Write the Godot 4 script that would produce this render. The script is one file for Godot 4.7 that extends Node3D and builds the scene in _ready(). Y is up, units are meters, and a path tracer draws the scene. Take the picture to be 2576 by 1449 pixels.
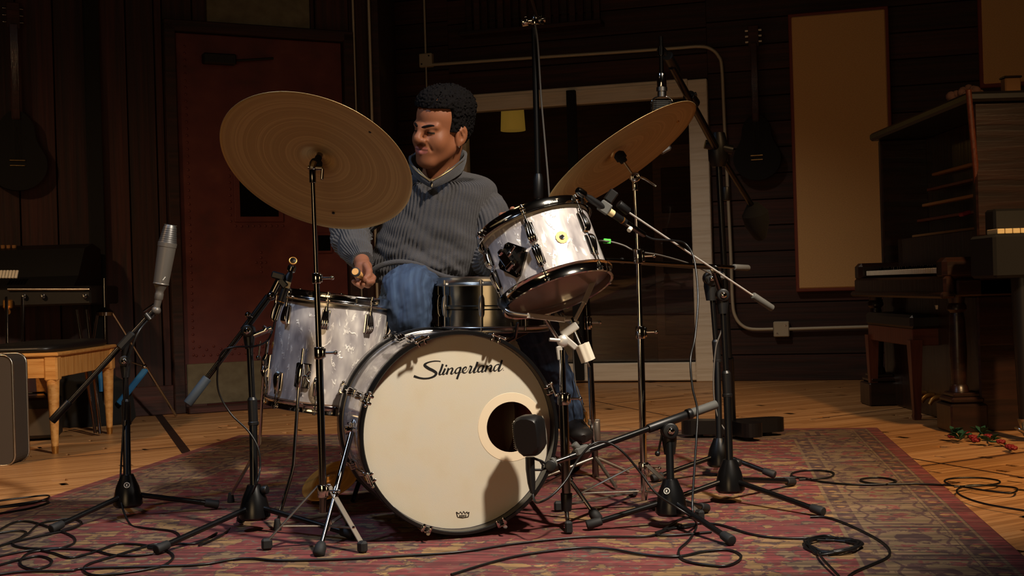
extends Node3D
# A drummer at a pearl kit in a dark wood panelled recording studio. Units are metres, y up, the photograph's camera stands at x = 0, z = 0.

const F := 3170.0                      # focal length in pixels of the 2576 x 1449 frame
const EYE := Vector3(0, 0.72, 0)
const RUG := 0.012                     # top of the rug
var CB := Basis(Vector3(0, 0, 1), -0.030)
var M := {}                            # materials by name
var taken := {}

# ---------------------------------------------------------------- layout helpers
func P(px: float, py: float, z: float) -> Vector3:      # the place seen at a pixel, z metres deep
	return EYE + CB * Vector3((px - 1288.0) / F * z, -(py - 724.5) / F * z, -z)

func G(px: float, py: float, y := RUG) -> Vector3:      # the place on a level plane
	var d := CB * Vector3((px - 1288.0) / F, -(py - 724.5) / F, -1.0)
	return EYE + d * ((y - EYE.y) / d.y)

func onto(px: float, py: float, at: Vector3, nrm: Vector3) -> Vector3:   # the place on any plane
	var d := CB * Vector3((px - 1288.0) / F, -(py - 724.5) / F, -1.0)
	return EYE + d * ((at - EYE).dot(nrm) / d.dot(nrm))

func frame_to(dir: Vector3, hint := Vector3(0, 0, 1)) -> Basis:           # y axis along dir
	var y := dir.normalized()
	var h := hint if absf(y.dot(hint)) < 0.95 else Vector3(1, 0, 0)
	var x := y.cross(h).normalized()
	return Basis(x, y, x.cross(y).normalized())

# ---------------------------------------------------------------- mesh builder
class MB:
	var v := PackedVector3Array()
	var n := PackedVector3Array()
	var uv := PackedVector2Array()
	var c := PackedColorArray()
	var ix := PackedInt32Array()
	var col := Color.WHITE
	var tinted := false
	func vert(p: Vector3, nn: Vector3, u := Vector2.ZERO) -> int:
		v.append(p); n.append(nn); uv.append(u)
		if tinted: c.append(col)
		return v.size() - 1
	func tri(a: int, b: int, d: int) -> void:
		var g := (v[b] - v[a]).cross(v[d] - v[a])
		ix.append(a)
		if g.dot(n[a] + n[b] + n[d]) > 0.0:
			ix.append(d); ix.append(b)
		else:
			ix.append(b); ix.append(d)
	func quad(a: int, b: int, d: int, e: int) -> void:
		tri(a, b, d); tri(a, d, e)
	func face(pts: Array, nn: Vector3, us := []) -> void:      # a flat convex face
		var k := []
		for i in pts.size(): k.append(vert(pts[i], nn, us[i] if us else Vector2(pts[i].x + pts[i].z, pts[i].y)))
		for i in range(1, pts.size() - 1): tri(k[0], k[i], k[i + 1])
	func box(x: Transform3D, s: Vector3, b := 0.0) -> MB:
		var h := s / 2.0
		b = minf(b, minf(h.x, minf(h.y, h.z)) * 0.98)
		var ax := [Vector3(1, 0, 0), Vector3(0, 1, 0), Vector3(0, 0, 1)]
		for k in 3:
			for sg in [-1.0, 1.0]:
				var i := (k + 1) % 3
				var j := (k + 2) % 3
				var pts := []
				var us := []
				for q in [[-1, -1], [1, -1], [1, 1], [-1, 1]]:
					var p := Vector3()
					p[k] = h[k] * sg; p[i] = (h[i] - b) * q[0]; p[j] = (h[j] - b) * q[1]
					pts.append(x * p); us.append(Vector2(p[i], p[j]) if k != 1 else Vector2(p[j], p[i]))
				face(pts, (x.basis * (ax[k] * sg)).normalized(), us)
		if b > 0.0:
			for k in 3:
				var i := (k + 1) % 3
				var j := (k + 2) % 3
				for si in [-1.0, 1.0]:
					for sj in [-1.0, 1.0]:
						var pts := []
						for q in [[-1, 0], [1, 0], [1, 1], [-1, 1]]:
							var p := Vector3()
							p[k] = (h[k] - b) * q[0]
							p[i] = (h[i] - (b if q[1] == 1 else 0.0)) * si; p[j] = (h[j] - (0.0 if q[1] == 1 else b)) * sj
							pts.append(x * p)
						face(pts, (x.basis * (ax[i] * si + ax[j] * sj)).normalized())
			for sx in [-1.0, 1.0]:
				for sy in [-1.0, 1.0]:
					for sz in [-1.0, 1.0]:
						var sv := Vector3(sx, sy, sz)
						face([x * ((h - Vector3(0, b, b)) * sv), x * ((h - Vector3(b, 0, b)) * sv), x * ((h - Vector3(b, b, 0)) * sv)], (x.basis * sv).normalized())
		return self
	func bx(c0: Vector3, s: Vector3, b := 0.0) -> MB:
		return box(Transform3D(Basis.IDENTITY, c0), s, b)
	# a profile of (radius, height) turned round y, outside first, bottom to top
	func lathe(x: Transform3D, prof: Array, seg := 24, sharp := 0.5, a0 := 0.0, a1 := TAU) -> MB:
		var m := prof.size()
		var dn := []
		for i in m - 1:
			var d: Vector2 = prof[i + 1] - prof[i]
			dn.append(Vector2(d.y, -d.x).normalized())
		var nb := x.basis.inverse().transposed()
		var dist := 0.0
		for i in m - 1:
			var d: Vector2 = prof[i + 1] - prof[i]
			if d.length() < 1e-7: continue
			var na: Vector2 = dn[i]
			var nz: Vector2 = dn[i]
			if i > 0 and absf(dn[i].angle_to(dn[i - 1])) < sharp: na = (dn[i] + dn[i - 1]).normalized()
			if i < m - 2 and absf(dn[i].angle_to(dn[i + 1])) < sharp: nz = (dn[i] + dn[i + 1]).normalized()
			var first := v.size()
			for k in seg + 1:
				var a := lerpf(a0, a1, float(k) / seg)
				var cs := cos(a)
				var sn := sin(a)
				vert(x * Vector3(prof[i].x * sn, prof[i].y, prof[i].x * cs), (nb * Vector3(na.x * sn, na.y, na.x * cs)).normalized(), Vector2(a / TAU, dist))
				vert(x * Vector3(prof[i + 1].x * sn, prof[i + 1].y, prof[i + 1].x * cs), (nb * Vector3(nz.x * sn, nz.y, nz.x * cs)).normalized(), Vector2(a / TAU, dist + d.length()))
			for k in seg:
				var q := first + 2 * k
				if prof[i].x > 1e-6: tri(q, q + 1, q + 2)
				if prof[i + 1].x > 1e-6: tri(q + 1, q + 3, q + 2)
			dist += d.length()
		return self
	func cyl(a: Vector3, b: Vector3, r0: float, r1 := -1.0, seg := 12, bev := 0.0) -> MB:
		if r1 < 0.0: r1 = r0
		var y := (b - a).normalized()
		var hh := Vector3(0, 0, 1) if absf(y.z) < 0.9 else Vector3(1, 0, 0)
		var xx := y.cross(hh).normalized()
		var l := (b - a).length()
		bev = minf(bev, minf(minf(r0, r1) * 0.9, l * 0.45))
		var pr := [Vector2(0, 0), Vector2(r0, 0), Vector2(r1, l), Vector2(0, l)]
		if bev > 0.0:
			pr = [Vector2(0, 0), Vector2(r0 - bev, 0), Vector2(r0 - bev * 0.3, bev * 0.3), Vector2(r0, bev), Vector2(r1, l - bev), Vector2(r1 - bev * 0.3, l - bev * 0.3), Vector2(r1 - bev, l), Vector2(0, l)]
		return lathe(Transform3D(Basis(xx, y, xx.cross(y).normalized()), a), pr, seg, 1.0 if bev > 0.0 else 0.5)
	func ball(p: Vector3, r: float, seg := 12, sc := Vector3.ONE, bs := Basis.IDENTITY) -> MB:
		var pr := []
		var k := maxi(5, seg / 2)
		for i in k + 1:
			var a := -PI / 2 + PI * i / k
			pr.append(Vector2(maxf(0.0, cos(a)) * r, sin(a) * r))
		return lathe(Transform3D(bs * Basis.from_scale(sc), p), pr, seg, 3.0)
	func ring(x: Transform3D, rr: float, r: float, seg := 32, seg2 := 8) -> MB:
		var pr := []
		for i in seg2 + 1:
			var a := TAU * i / seg2
			pr.append(Vector2(rr + cos(a) * r, sin(a) * r))
		return lathe(x, pr, seg, 3.0)
	func tube(pts: Array, r, seg := 8, caps := true, closed := false) -> MB:      # r: one radius or one for each point
		var m := pts.size()
		var up := Vector3(0, 1, 0)
		var t0: Vector3 = (pts[1] - pts[0]).normalized()
		if absf(t0.dot(up)) > 0.9: up = Vector3(1, 0, 0)
		var nx := up.cross(t0).normalized()
		var first := v.size()
		var dist := 0.0
		for i in m:
			var t: Vector3
			if i == 0: t = (pts[1] - pts[0]).normalized()
			elif i == m - 1: t = (pts[m - 1] - pts[m - 2]).normalized()
			else: t = ((pts[i + 1] - pts[i]).normalized() + (pts[i] - pts[i - 1]).normalized()).normalized()
			if i > 0: dist += (pts[i] - pts[i - 1]).length()
			nx = (nx - t * nx.dot(t)).normalized()
			var ny := t.cross(nx).normalized()
			var rad: float = r[i] if r is Array else r
			for k in seg + 1:
				var a := TAU * k / seg
				var d := nx * cos(a) + ny * sin(a)
				vert(pts[i] + d * rad, d, Vector2(float(k) / seg, dist))
		for i in m - 1:
			for k in seg:
				var q := first + i * (seg + 1) + k
				quad(q, q + 1, q + seg + 2, q + seg + 1)
		if caps:
			for e in [0, m - 1]:
				var t: Vector3 = (pts[0] - pts[1]).normalized() if e == 0 else (pts[m - 1] - pts[m - 2]).normalized()
				var cc := vert(pts[e], t)
				var f := v.size()
				for k in seg: vert(v[first + e * (seg + 1) + k], t)
				for k in seg: tri(cc, f + k, f + (k + 1) % seg)
		return self
	# a polygon in the x y plane of a frame, pushed along z by depth; edges chamfered by bev on the front
	func prism(x: Transform3D, poly: PackedVector2Array, depth: float, smooth := false) -> MB:
		var t := Geometry2D.triangulate_polygon(poly)
		var nf := x.basis.z.normalized()
		for side in 2:
			var f := v.size()
			var z := depth if side == 1 else 0.0
			for p in poly: vert(x * Vector3(p.x, p.y, z), nf if side == 1 else -nf, p)
			for i in range(0, t.size(), 3): tri(f + t[i], f + t[i + 1], f + t[i + 2])
		var m := poly.size()
		var sgn := 1.0 if Geometry2D.is_polygon_clockwise(poly) else -1.0
		for i in m:
			var a := poly[i]
			var b := poly[(i + 1) % m]
			var d := (b - a).normalized()
			var e := Vector2(-d.y, d.x) * sgn
			var ea := e
			var eb := e
			if smooth:
				var d0 := (a - poly[(i + m - 1) % m]).normalized()
				var d1 := (poly[(i + 2) % m] - b).normalized()
				ea = (e + Vector2(-d0.y, d0.x) * sgn).normalized(); eb = (e + Vector2(-d1.y, d1.x) * sgn).normalized()
			var na := (x.basis * Vector3(ea.x, ea.y, 0)).normalized()
			var nz := (x.basis * Vector3(eb.x, eb.y, 0)).normalized()
			quad(vert(x * Vector3(a.x, a.y, 0), na), vert(x * Vector3(b.x, b.y, 0), nz), vert(x * Vector3(b.x, b.y, depth), nz), vert(x * Vector3(a.x, a.y, depth), na))
		return self
	# closed rings of equal size joined one to the next
	func loft(rings: Array, caps := true) -> MB:
		var m := rings.size()
		var k: int = rings[0].size()
		var first := v.size()
		for i in m:
			for j in k + 1:
				var jj := j % k
				var du: Vector3 = rings[i][(jj + 1) % k] - rings[i][(jj + k - 1) % k]
				var dv: Vector3 = rings[mini(i + 1, m - 1)][jj] - rings[maxi(i - 1, 0)][jj]
				vert(rings[i][jj], du.cross(dv).normalized(), Vector2(float(j) / k, float(i) / (m - 1)))
		var mid := Vector3.ZERO
		for p in rings[m / 2]: mid += p / k
		var g: Vector3 = rings[m / 2][0] - mid
		if n[first + (m / 2) * (k + 1)].dot(g) < 0.0:
			for i in range(first, v.size()): n[i] = -n[i]
		for i in m - 1:
			for j in k:
				var q := first + i * (k + 1) + j
				quad(q, q + 1, q + k + 2, q + k + 1)
		if caps:
			for e in [0, m - 1]:
				var cp := Vector3.ZERO
				for p in rings[e]: cp += p / k
				var o: Vector3 = cp - _mid(rings[1 if e == 0 else m - 2])
				var nn := o.normalized()
				var cc := vert(cp, nn)
				var f := v.size()
				for p in rings[e]: vert(p, nn)
				for j in k: tri(cc, f + j, f + (j + 1) % k)
		return self
	func _mid(r: Array) -> Vector3:
		var s := Vector3.ZERO
		for p in r: s += p / r.size()
		return s
	func mesh(shift := Vector3.ZERO) -> ArrayMesh:
		var vv := v
		if shift != Vector3.ZERO:
			vv = PackedVector3Array()
			vv.resize(v.size())
			for i in v.size(): vv[i] = v[i] - shift
		var a := []
		a.resize(Mesh.ARRAY_MAX)
		a[Mesh.ARRAY_VERTEX] = vv
		a[Mesh.ARRAY_NORMAL] = n
		a[Mesh.ARRAY_TEX_UV] = uv
		if tinted: a[Mesh.ARRAY_COLOR] = c
		a[Mesh.ARRAY_INDEX] = ix
		var am := ArrayMesh.new()
		am.add_surface_from_arrays(Mesh.PRIMITIVE_TRIANGLES, a)
		return am

func mb() -> MB:
	return MB.new()

func smooth_path(pts: Array, per := 8) -> Array:      # Catmull-Rom through the points
	var out := []
	for i in pts.size() - 1:
		var a: Vector3 = pts[maxi(i - 1, 0)]
		var b: Vector3 = pts[i]
		var c: Vector3 = pts[i + 1]
		var d: Vector3 = pts[mini(i + 2, pts.size() - 1)]
		for k in per: out.append(b.cubic_interpolate(c, a, d, float(k) / per))
	out.append(pts[-1])
	return out

# ---------------------------------------------------------------- scene tree helpers
func numbered(called: String) -> String:
	taken[called] = taken.get(called, -1) + 1
	return called if taken[called] == 0 else "%s_%03d" % [called, taken[called]]

func origin(o: Node) -> Vector3:
	var s := Vector3.ZERO
	while o != self and o is Node3D:
		s += (o as Node3D).position
		o = o.get_parent()
	return s

func tag(o: Node, label: String, category: String, group := "") -> void:
	o.set_meta("label", label); o.set_meta("category", category)
	if group: o.set_meta("group", group)

func thing(called: String, label: String, category: String, at := Vector3.ZERO, turn := Basis.IDENTITY, group := "") -> Node3D:
	var o := Node3D.new()
	o.name = numbered(called)
	add_child(o)
	o.transform = Transform3D(turn, at)
	tag(o, label, category, group)
	return o

func put(m: MB, called: String, mat: Material, parent: Node, label := "") -> MeshInstance3D:      # m in world places
	var o := MeshInstance3D.new()
	o.name = called
	o.mesh = m.mesh(origin(parent))
	o.material_override = mat
	parent.add_child(o, true)
	if label: o.set_meta("label", label)
	return o

func own(m: MB, called: String, mat: Material, parent: Node, label := "") -> MeshInstance3D:      # m in the parent's own axes
	var o := MeshInstance3D.new()
	o.name = called
	o.mesh = m.mesh()
	o.material_override = mat
	parent.add_child(o, true)
	if label: o.set_meta("label", label)
	return o

func shared(mesh: Mesh, called: String, mat: Material, parent: Node, x: Transform3D) -> MeshInstance3D:
	var o := MeshInstance3D.new()
	o.name = called
	o.mesh = mesh
	o.material_override = mat
	o.transform = x
	parent.add_child(o, true)
	return o

func single(m: MB, called: String, mat: Material, label: String, category: String, group := "") -> MeshInstance3D:   # a thing of one mesh, pivot at its lowest middle
	var lo := m.v[0]
	var hi := m.v[0]
	for p in m.v:
		lo = lo.min(p); hi = hi.max(p)
	var at := Vector3((lo.x + hi.x) / 2, lo.y, (lo.z + hi.z) / 2)
	var o := MeshInstance3D.new()
	o.name = numbered(called)
	o.mesh = m.mesh(at)
	o.material_override = mat
	add_child(o)
	o.position = at
	tag(o, label, category, group)
	return o

func setting(called: String) -> Node3D:
	var o := Node3D.new()
	o.name = called
	add_child(o)
	o.set_meta("kind", "structure")
	return o

# ---------------------------------------------------------------- materials
func mat(called: String, col: Color, rough := 0.6, metal := 0.0) -> StandardMaterial3D:
	var m := StandardMaterial3D.new()
	m.resource_name = called
	m.albedo_color = col
	m.roughness = rough
	m.metallic = metal
	M[called] = m
	return m

func noise_image(w: int, h: int, kind: int, freq: float, sd: int, oct := 4) -> Image:
	var f := FastNoiseLite.new()
	f.seed = sd
	f.noise_type = kind
	f.frequency = freq
	f.fractal_octaves = oct
	return f.get_seamless_image(w, h, false, false, 0.15, true)

func tex(im: Image) -> ImageTexture:
	return ImageTexture.create_from_image(im)

func ramp_image(src: Image, cols: Array) -> Image:      # grey to colour over equal steps
	var w := src.get_width()
	var h := src.get_height()
	src.convert(Image.FORMAT_L8)
	var d := src.get_data()
	var lut := []
	for i in 256:
		var t := i / 255.0 * (cols.size() - 1)
		var k := mini(int(t), cols.size() - 2)
		var c: Color = cols[k].lerp(cols[k + 1], t - k)
		lut.append([int(c.r * 255), int(c.g * 255), int(c.b * 255)])
	var o := PackedByteArray()
	o.resize(w * h * 3)
	for i in d.size():
		var q: Array = lut[d[i]]
		o[i * 3] = q[0]; o[i * 3 + 1] = q[1]; o[i * 3 + 2] = q[2]
	return Image.create_from_data(w, h, false, Image.FORMAT_RGB8, o)

func bump(src: Image, k: float) -> ImageTexture:
	var b: Image = src.duplicate()
	b.convert(Image.FORMAT_RGBA8)
	b.bump_map_to_normal_map(k)
	return tex(b)

func grain(w: int, h: int, stretch: int, freq: float, sd: int) -> Image:      # long streaks along x
	var f := FastNoiseLite.new()
	f.seed = sd
	f.noise_type = FastNoiseLite.TYPE_SIMPLEX_SMOOTH
	f.frequency = freq
	f.fractal_octaves = 4
	f.domain_warp_enabled = true
	f.domain_warp_amplitude = 18.0
	var im := f.get_seamless_image(w / stretch, h, false, false, 0.15, true)
	im.resize(w, h, Image.INTERPOLATE_CUBIC)
	return im

func wood(called: String, cols: Array, scale: Vector3, rough: float, sd: int, nk := 0.6) -> StandardMaterial3D:
	var g := grain(512, 256, 8, 0.02, sd)
	var m := mat(called, Color.WHITE, rough)
	m.albedo_texture = tex(ramp_image(g, cols))
	m.uv1_scale = scale
	m.normal_enabled = true
	m.normal_texture = bump(g, 3.0)
	m.normal_scale = nk
	return m

func triplanar(m: StandardMaterial3D, s: float) -> StandardMaterial3D:
	m.uv1_triplanar = true
	m.uv1_scale = Vector3(s, s, s)
	return m

func c8(r: int, g: int, b: int) -> Color:
	return Color(r / 255.0, g / 255.0, b / 255.0)

func make_materials() -> void:
	mat("chrome", c8(214, 212, 208), 0.09, 1.0)
	mat("dull_chrome", c8(178, 174, 168), 0.28, 1.0)
	mat("nickel", c8(128, 124, 115), 0.2, 1.0)
	mat("dark_chrome", c8(120, 116, 112), 0.16, 1.0)
	mat("brass", c8(196, 140, 70), 0.36, 0.85)
	mat("badge_gold", c8(196, 142, 82), 0.5, 0.3)
	mat("black_paint", c8(11, 11, 12), 0.28)
	mat("black_plastic", c8(16, 16, 17), 0.42)
	mat("rubber", c8(20, 20, 21), 0.7)
	mat("cable_black", c8(15, 15, 16), 0.38)
	mat("cable_grey", c8(92, 88, 82), 0.5)
	mat("hoop_black", c8(20, 19, 19), 0.22)
	mat("felt_black", c8(14, 14, 14), 0.95)
	mat("grip_grey", c8(84, 84, 81), 0.7)
	mat("grip_slate", c8(54, 62, 70), 0.6)
	mat("bright_steel", c8(222, 218, 210), 0.38, 0.55)
	mat("black_gloss", c8(10, 10, 11), 0.08)
	mat("ivory", c8(226, 222, 208), 0.35)
	mat("tape_cream", c8(222, 200, 150), 0.7)
	mat("tape_green", c8(92, 226, 84), 0.6)
	mat("ink", c8(16, 14, 14), 0.5)
	mat("white_plastic", c8(224, 214, 194), 0.45)
	mat("steel_plate", c8(150, 140, 128), 0.42, 0.9)
	mat("head_ring", c8(232, 214, 184), 0.55)
	mat("conduit_metal", c8(176, 168, 150), 0.5, 0.25)
	# coated drum skin: fine sprayed texture, faint yellowing in patches
	var hd := mat("coated_skin", Color.WHITE, 0.62)
	hd.albedo_texture = tex(ramp_image(noise_image(512, 512, FastNoiseLite.TYPE_SIMPLEX_SMOOTH, 0.008, 5, 5), [c8(204, 192, 168), c8(206, 197, 177), c8(202, 196, 181)]))
	hd.normal_enabled = true
	hd.normal_texture = bump(noise_image(512, 512, FastNoiseLite.TYPE_SIMPLEX, 0.35, 6, 2), 1.2)
	hd.normal_scale = 0.07
	hd.uv1_scale = Vector3(1, 1, 1)
	var cl := mat("clear_skin", c8(120, 92, 76), 0.18)
	cl.clearcoat_enabled = true
	# white marine pearl: milky clouds with thin bright bent flakes in them
	var pf := FastNoiseLite.new()
	pf.seed = 11
	pf.noise_type = FastNoiseLite.TYPE_SIMPLEX_SMOOTH
	pf.fractal_type = FastNoiseLite.FRACTAL_RIDGED
	pf.fractal_octaves = 2
	pf.frequency = 0.012
	pf.domain_warp_enabled = true
	pf.domain_warp_amplitude = 60.0
	pf.domain_warp_frequency = 0.012
	pf.domain_warp_fractal_octaves = 2
	var fk := pf.get_seamless_image(768, 384, false, false, 0.12, true)
	fk.convert(Image.FORMAT_L8)
	var fd := fk.get_data()
	var ck := noise_image(768, 384, FastNoiseLite.TYPE_SIMPLEX_SMOOTH, 0.012, 12, 3)
	ck.convert(Image.FORMAT_L8)
	var cd := ck.get_data()
	var ek := noise_image(768, 384, FastNoiseLite.TYPE_SIMPLEX_SMOOTH, 0.02, 13, 2)
	ek.convert(Image.FORMAT_L8)
	var ed := ek.get_data()
	var pm := PackedByteArray()
	pm.resize(cd.size())
	for i in cd.size():
		var fl := smoothstep(186.0, 236.0, fd[i]) * smoothstep(90.0, 160.0, ed[i])
		pm[i] = clampi(int(96 + (cd[i] - 128) * 0.75 + 150.0 * fl), 0, 255)
	var pi_ := Image.create_from_data(768, 384, false, Image.FORMAT_L8, pm)
	var pearl := mat("white_pearl", Color.WHITE, 0.34)
	pearl.albedo_texture = tex(ramp_image(pi_.duplicate(), [c8(146, 140, 141), c8(178, 171, 171), c8(198, 191, 188), c8(230, 223, 215), c8(252, 248, 240)]))
	pearl.normal_enabled = true
	pearl.normal_texture = bump(pi_, 5.0)
	pearl.normal_scale = 0.22
	pearl.metallic = 0.15
	pearl.clearcoat_enabled = true
	pearl.clearcoat_roughness = 0.06
	pearl.uv1_scale = Vector3(2, 1.7, 1)
	# hammered and lathed cymbal bronze, rings run round the middle
	var cy := Image.create(64, 1024, false, Image.FORMAT_L8)
	var rg := RandomNumberGenerator.new()
	rg.seed = 77
	var cur := 0.5
	for y in 1024:
		cur = clampf(cur + rg.randf_range(-0.2, 0.2), 0.12, 0.88)
		if rg.randf() < 0.1: cur = rg.randf_range(0.05, 0.35)
		for x in 64: cy.set_pixel(x, y, Color(cur, cur, cur))
	var bronze := mat("cymbal_bronze", Color.WHITE, 0.45, 0.5)
	bronze.albedo_texture = tex(ramp_image(cy.duplicate(), [c8(172, 146, 98), c8(192, 166, 116), c8(202, 177, 126)]))
	bronze.normal_enabled = true
	bronze.normal_texture = bump(cy, 2.2)
	bronze.normal_scale = 0.16
	bronze.uv1_scale = Vector3(1, 2.0, 1)
	var br2 := mat("small_cymbal_bronze", Color.WHITE, 0.36, 0.45)
	br2.albedo_texture = tex(ramp_image(cy.duplicate(), [c8(170, 118, 54), c8(216, 160, 84), c8(226, 176, 100)]))
	br2.uv1_scale = Vector3(1, 5.0, 1)
	# woods
	wood("floor_oak_a", [c8(146, 102, 64), c8(182, 134, 88), c8(200, 154, 106)], Vector3(0.9, 7, 1), 0.34, 21, 0.35)
	wood("floor_oak_b", [c8(132, 90, 54), c8(168, 121, 76), c8(186, 139, 92)], Vector3(0.8, 7, 1), 0.36, 22, 0.35)
	wood("floor_oak_c", [c8(156, 111, 70), c8(194, 145, 96), c8(208, 164, 116)], Vector3(0.7, 7, 1), 0.33, 23, 0.35)
	wood("wall_board_a", [c8(32, 15, 13), c8(54, 23, 19), c8(70, 32, 26)], Vector3(0.8, 4, 1), 0.7, 31)
	wood("wall_board_b", [c8(24, 11, 10), c8(42, 18, 15), c8(58, 26, 21)], Vector3(0.7, 4, 1), 0.72, 32)
	wood("bench_maple", [c8(176, 118, 58), c8(204, 146, 80), c8(214, 160, 94)], Vector3(1.5, 5, 1), 0.35, 33)
	wood("piano_walnut", [c8(24, 14, 11), c8(38, 21, 15), c8(50, 28, 20)], Vector3(1.0, 4, 1), 0.32, 34, 0.3)
	wood("stool_mahogany", [c8(64, 29, 18), c8(86, 41, 25), c8(100, 51, 32)], Vector3(1.5, 5, 1), 0.4, 35, 0.3)
	wood("frame_pine", [c8(206, 196, 180), c8(218, 210, 196), c8(226, 219, 207)], Vector3(1.2, 5, 1), 0.55, 36)
	wood("inside_mahogany", [c8(108, 54, 34), c8(138, 72, 46), c8(152, 84, 56)], Vector3(2, 4, 1), 0.5, 37)
	mat("inlay_dark", c8(38, 20, 14), 0.5)
	# painted iron door with a rusty bloom
	var rd := mat("door_oxide", Color.WHITE, 0.6)
	rd.albedo_texture = tex(ramp_image(noise_image(512, 512, FastNoiseLite.TYPE_SIMPLEX_SMOOTH, 0.012, 41, 5), [c8(64, 24, 23), c8(80, 28, 27), c8(88, 36, 32), c8(104, 52, 42)]))
	triplanar(rd, 0.8)
	var kp := mat("kick_plate", Color.WHITE, 0.5, 0.35)
	kp.albedo_texture = tex(ramp_image(noise_image(256, 256, FastNoiseLite.TYPE_SIMPLEX_SMOOTH, 0.03, 42, 5), [c8(78, 70, 52), c8(98, 90, 70), c8(110, 104, 84)]))
	triplanar(kp, 1.5)
	var fab := mat("panel_burlap", Color.WHITE, 0.95)
	fab.albedo_texture = tex(ramp_image(noise_image(512, 512, FastNoiseLite.TYPE_SIMPLEX, 0.18, 43, 3), [c8(184, 142, 92), c8(208, 166, 112), c8(222, 182, 130)]))
	triplanar(fab, 1.6)
	mat("panel_edge", c8(110, 48, 34), 0.7)
	mat("plaster", c8(38, 28, 25), 0.9)
	mat("dark_iron", c8(24, 22, 21), 0.5, 0.4)
	var gl := mat("glass", Color(0.10, 0.11, 0.10, 0.05), 0.02)
	gl.transparency = BaseMaterial3D.TRANSPARENCY_ALPHA
	# clothes and skin
	var kn := mat("charcoal_knit", Color.WHITE, 0.95)
	kn.albedo_texture = tex(ramp_image(noise_image(256, 256, FastNoiseLite.TYPE_SIMPLEX, 0.25, 51, 3), [c8(43, 42, 44), c8(57, 55, 57), c8(70, 67, 68)]))
	kn.normal_enabled = true
	kn.normal_texture = bump(noise_image(256, 256, FastNoiseLite.TYPE_SIMPLEX, 0.3, 52, 2), 4.0)
	kn.normal_scale = 0.6
	triplanar(kn, 5.0)
	kn.rim_enabled = true
	kn.rim = 0.2
	var jn := mat("blue_denim", Color.WHITE, 0.9)
	var gi := grain(512, 512, 6, 0.02, 53)
	gi.rotate_90(CLOCKWISE)
	jn.albedo_texture = tex(ramp_image(gi, [c8(28, 41, 62), c8(40, 57, 83), c8(60, 79, 104)]))
	jn.uv1_scale = Vector3(2, 1.5, 1)
	var sk := mat("skin", Color.WHITE, 0.55)
	sk.vertex_color_use_as_albedo = true
	sk.metallic_specular = 0.35
	sk.subsurf_scatter_enabled = true
	sk.subsurf_scatter_strength = 0.08
	mat("hair_black", c8(16, 14, 14), 0.9).metallic_specular = 0.12
	mat("boot_leather", c8(26, 23, 22), 0.4)
	mat("zip_brass", c8(176, 146, 96), 0.35, 1.0)
	mat("stick_hickory", c8(212, 160, 96), 0.5)
	mat("mic_grey", c8(108, 102, 95), 0.45, 0.5)
	mat("mic_grille", c8(104, 102, 100), 0.42, 0.8)
	mat("case_tolex", c8(60, 52, 46), 0.7)
	mat("blue_tube", c8(34, 104, 158), 0.5)
	mat("leaf_green", c8(24, 72, 48), 0.7)
	mat("petal_red", c8(122, 20, 24), 0.6)
	mat("vinyl_black", c8(24, 22, 21), 0.4)
	mat("grille_cloth", c8(74, 60, 42), 0.9)
	mat("plush", c8(128, 92, 80), 1.0)
	mat("paper", c8(206, 190, 160), 0.9)
	mat("brown_box", c8(140, 98, 58), 0.8)

# ---------------------------------------------------------------- camera, light, exposure
func studio_lamp(at: Vector3, to: Vector3, label: String, col: Color, energy: float, angle: float, size: float, soft: float) -> void:
	# a can lamp on a ceiling rod: housing, glowing lens and the light that leaves it
	var d := (to - at).normalized()
	var t := thing("studio_spot_lamp", label, "lamp", at)
	var x := Transform3D(frame_to(d), at)
	put(mb().lathe(x, [Vector2(0.0, -0.30), Vector2(0.10, -0.30), Vector2(0.135, -0.24), Vector2(0.135, -0.012), Vector2(0.150, -0.010), Vector2(0.150, 0.0), Vector2(0.127, 0.0), Vector2(0.127, -0.24)], 28), "housing", M.black_paint, t)
	put(mb().lathe(x, [Vector2(0, -0.03), Vector2(0.12, -0.03), Vector2(0.12, 0.012), Vector2(0, 0.012)], 28), "lens", M["lens_" + ("cool" if col.b > col.r else "warm")], t)
	put(mb().cyl(at - d * 0.15 + Vector3(0, 0.12, 0), Vector3(at.x - d.x * 0.15, 3.69, at.z - d.z * 0.15), 0.012), "hanging_rod", M.black_paint, t)
	var l := SpotLight3D.new()
	l.name = "beam"
	t.add_child(l)
	l.look_at_from_position(at, to, Vector3.UP if absf(d.y) < 0.98 else Vector3.RIGHT)
	l.light_color = col
	l.light_energy = energy
	l.spot_angle = angle
	l.spot_angle_attenuation = soft
	l.spot_range = 14.0
	l.spot_attenuation = 2.0
	l.light_size = size
	l.shadow_enabled = true

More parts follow.
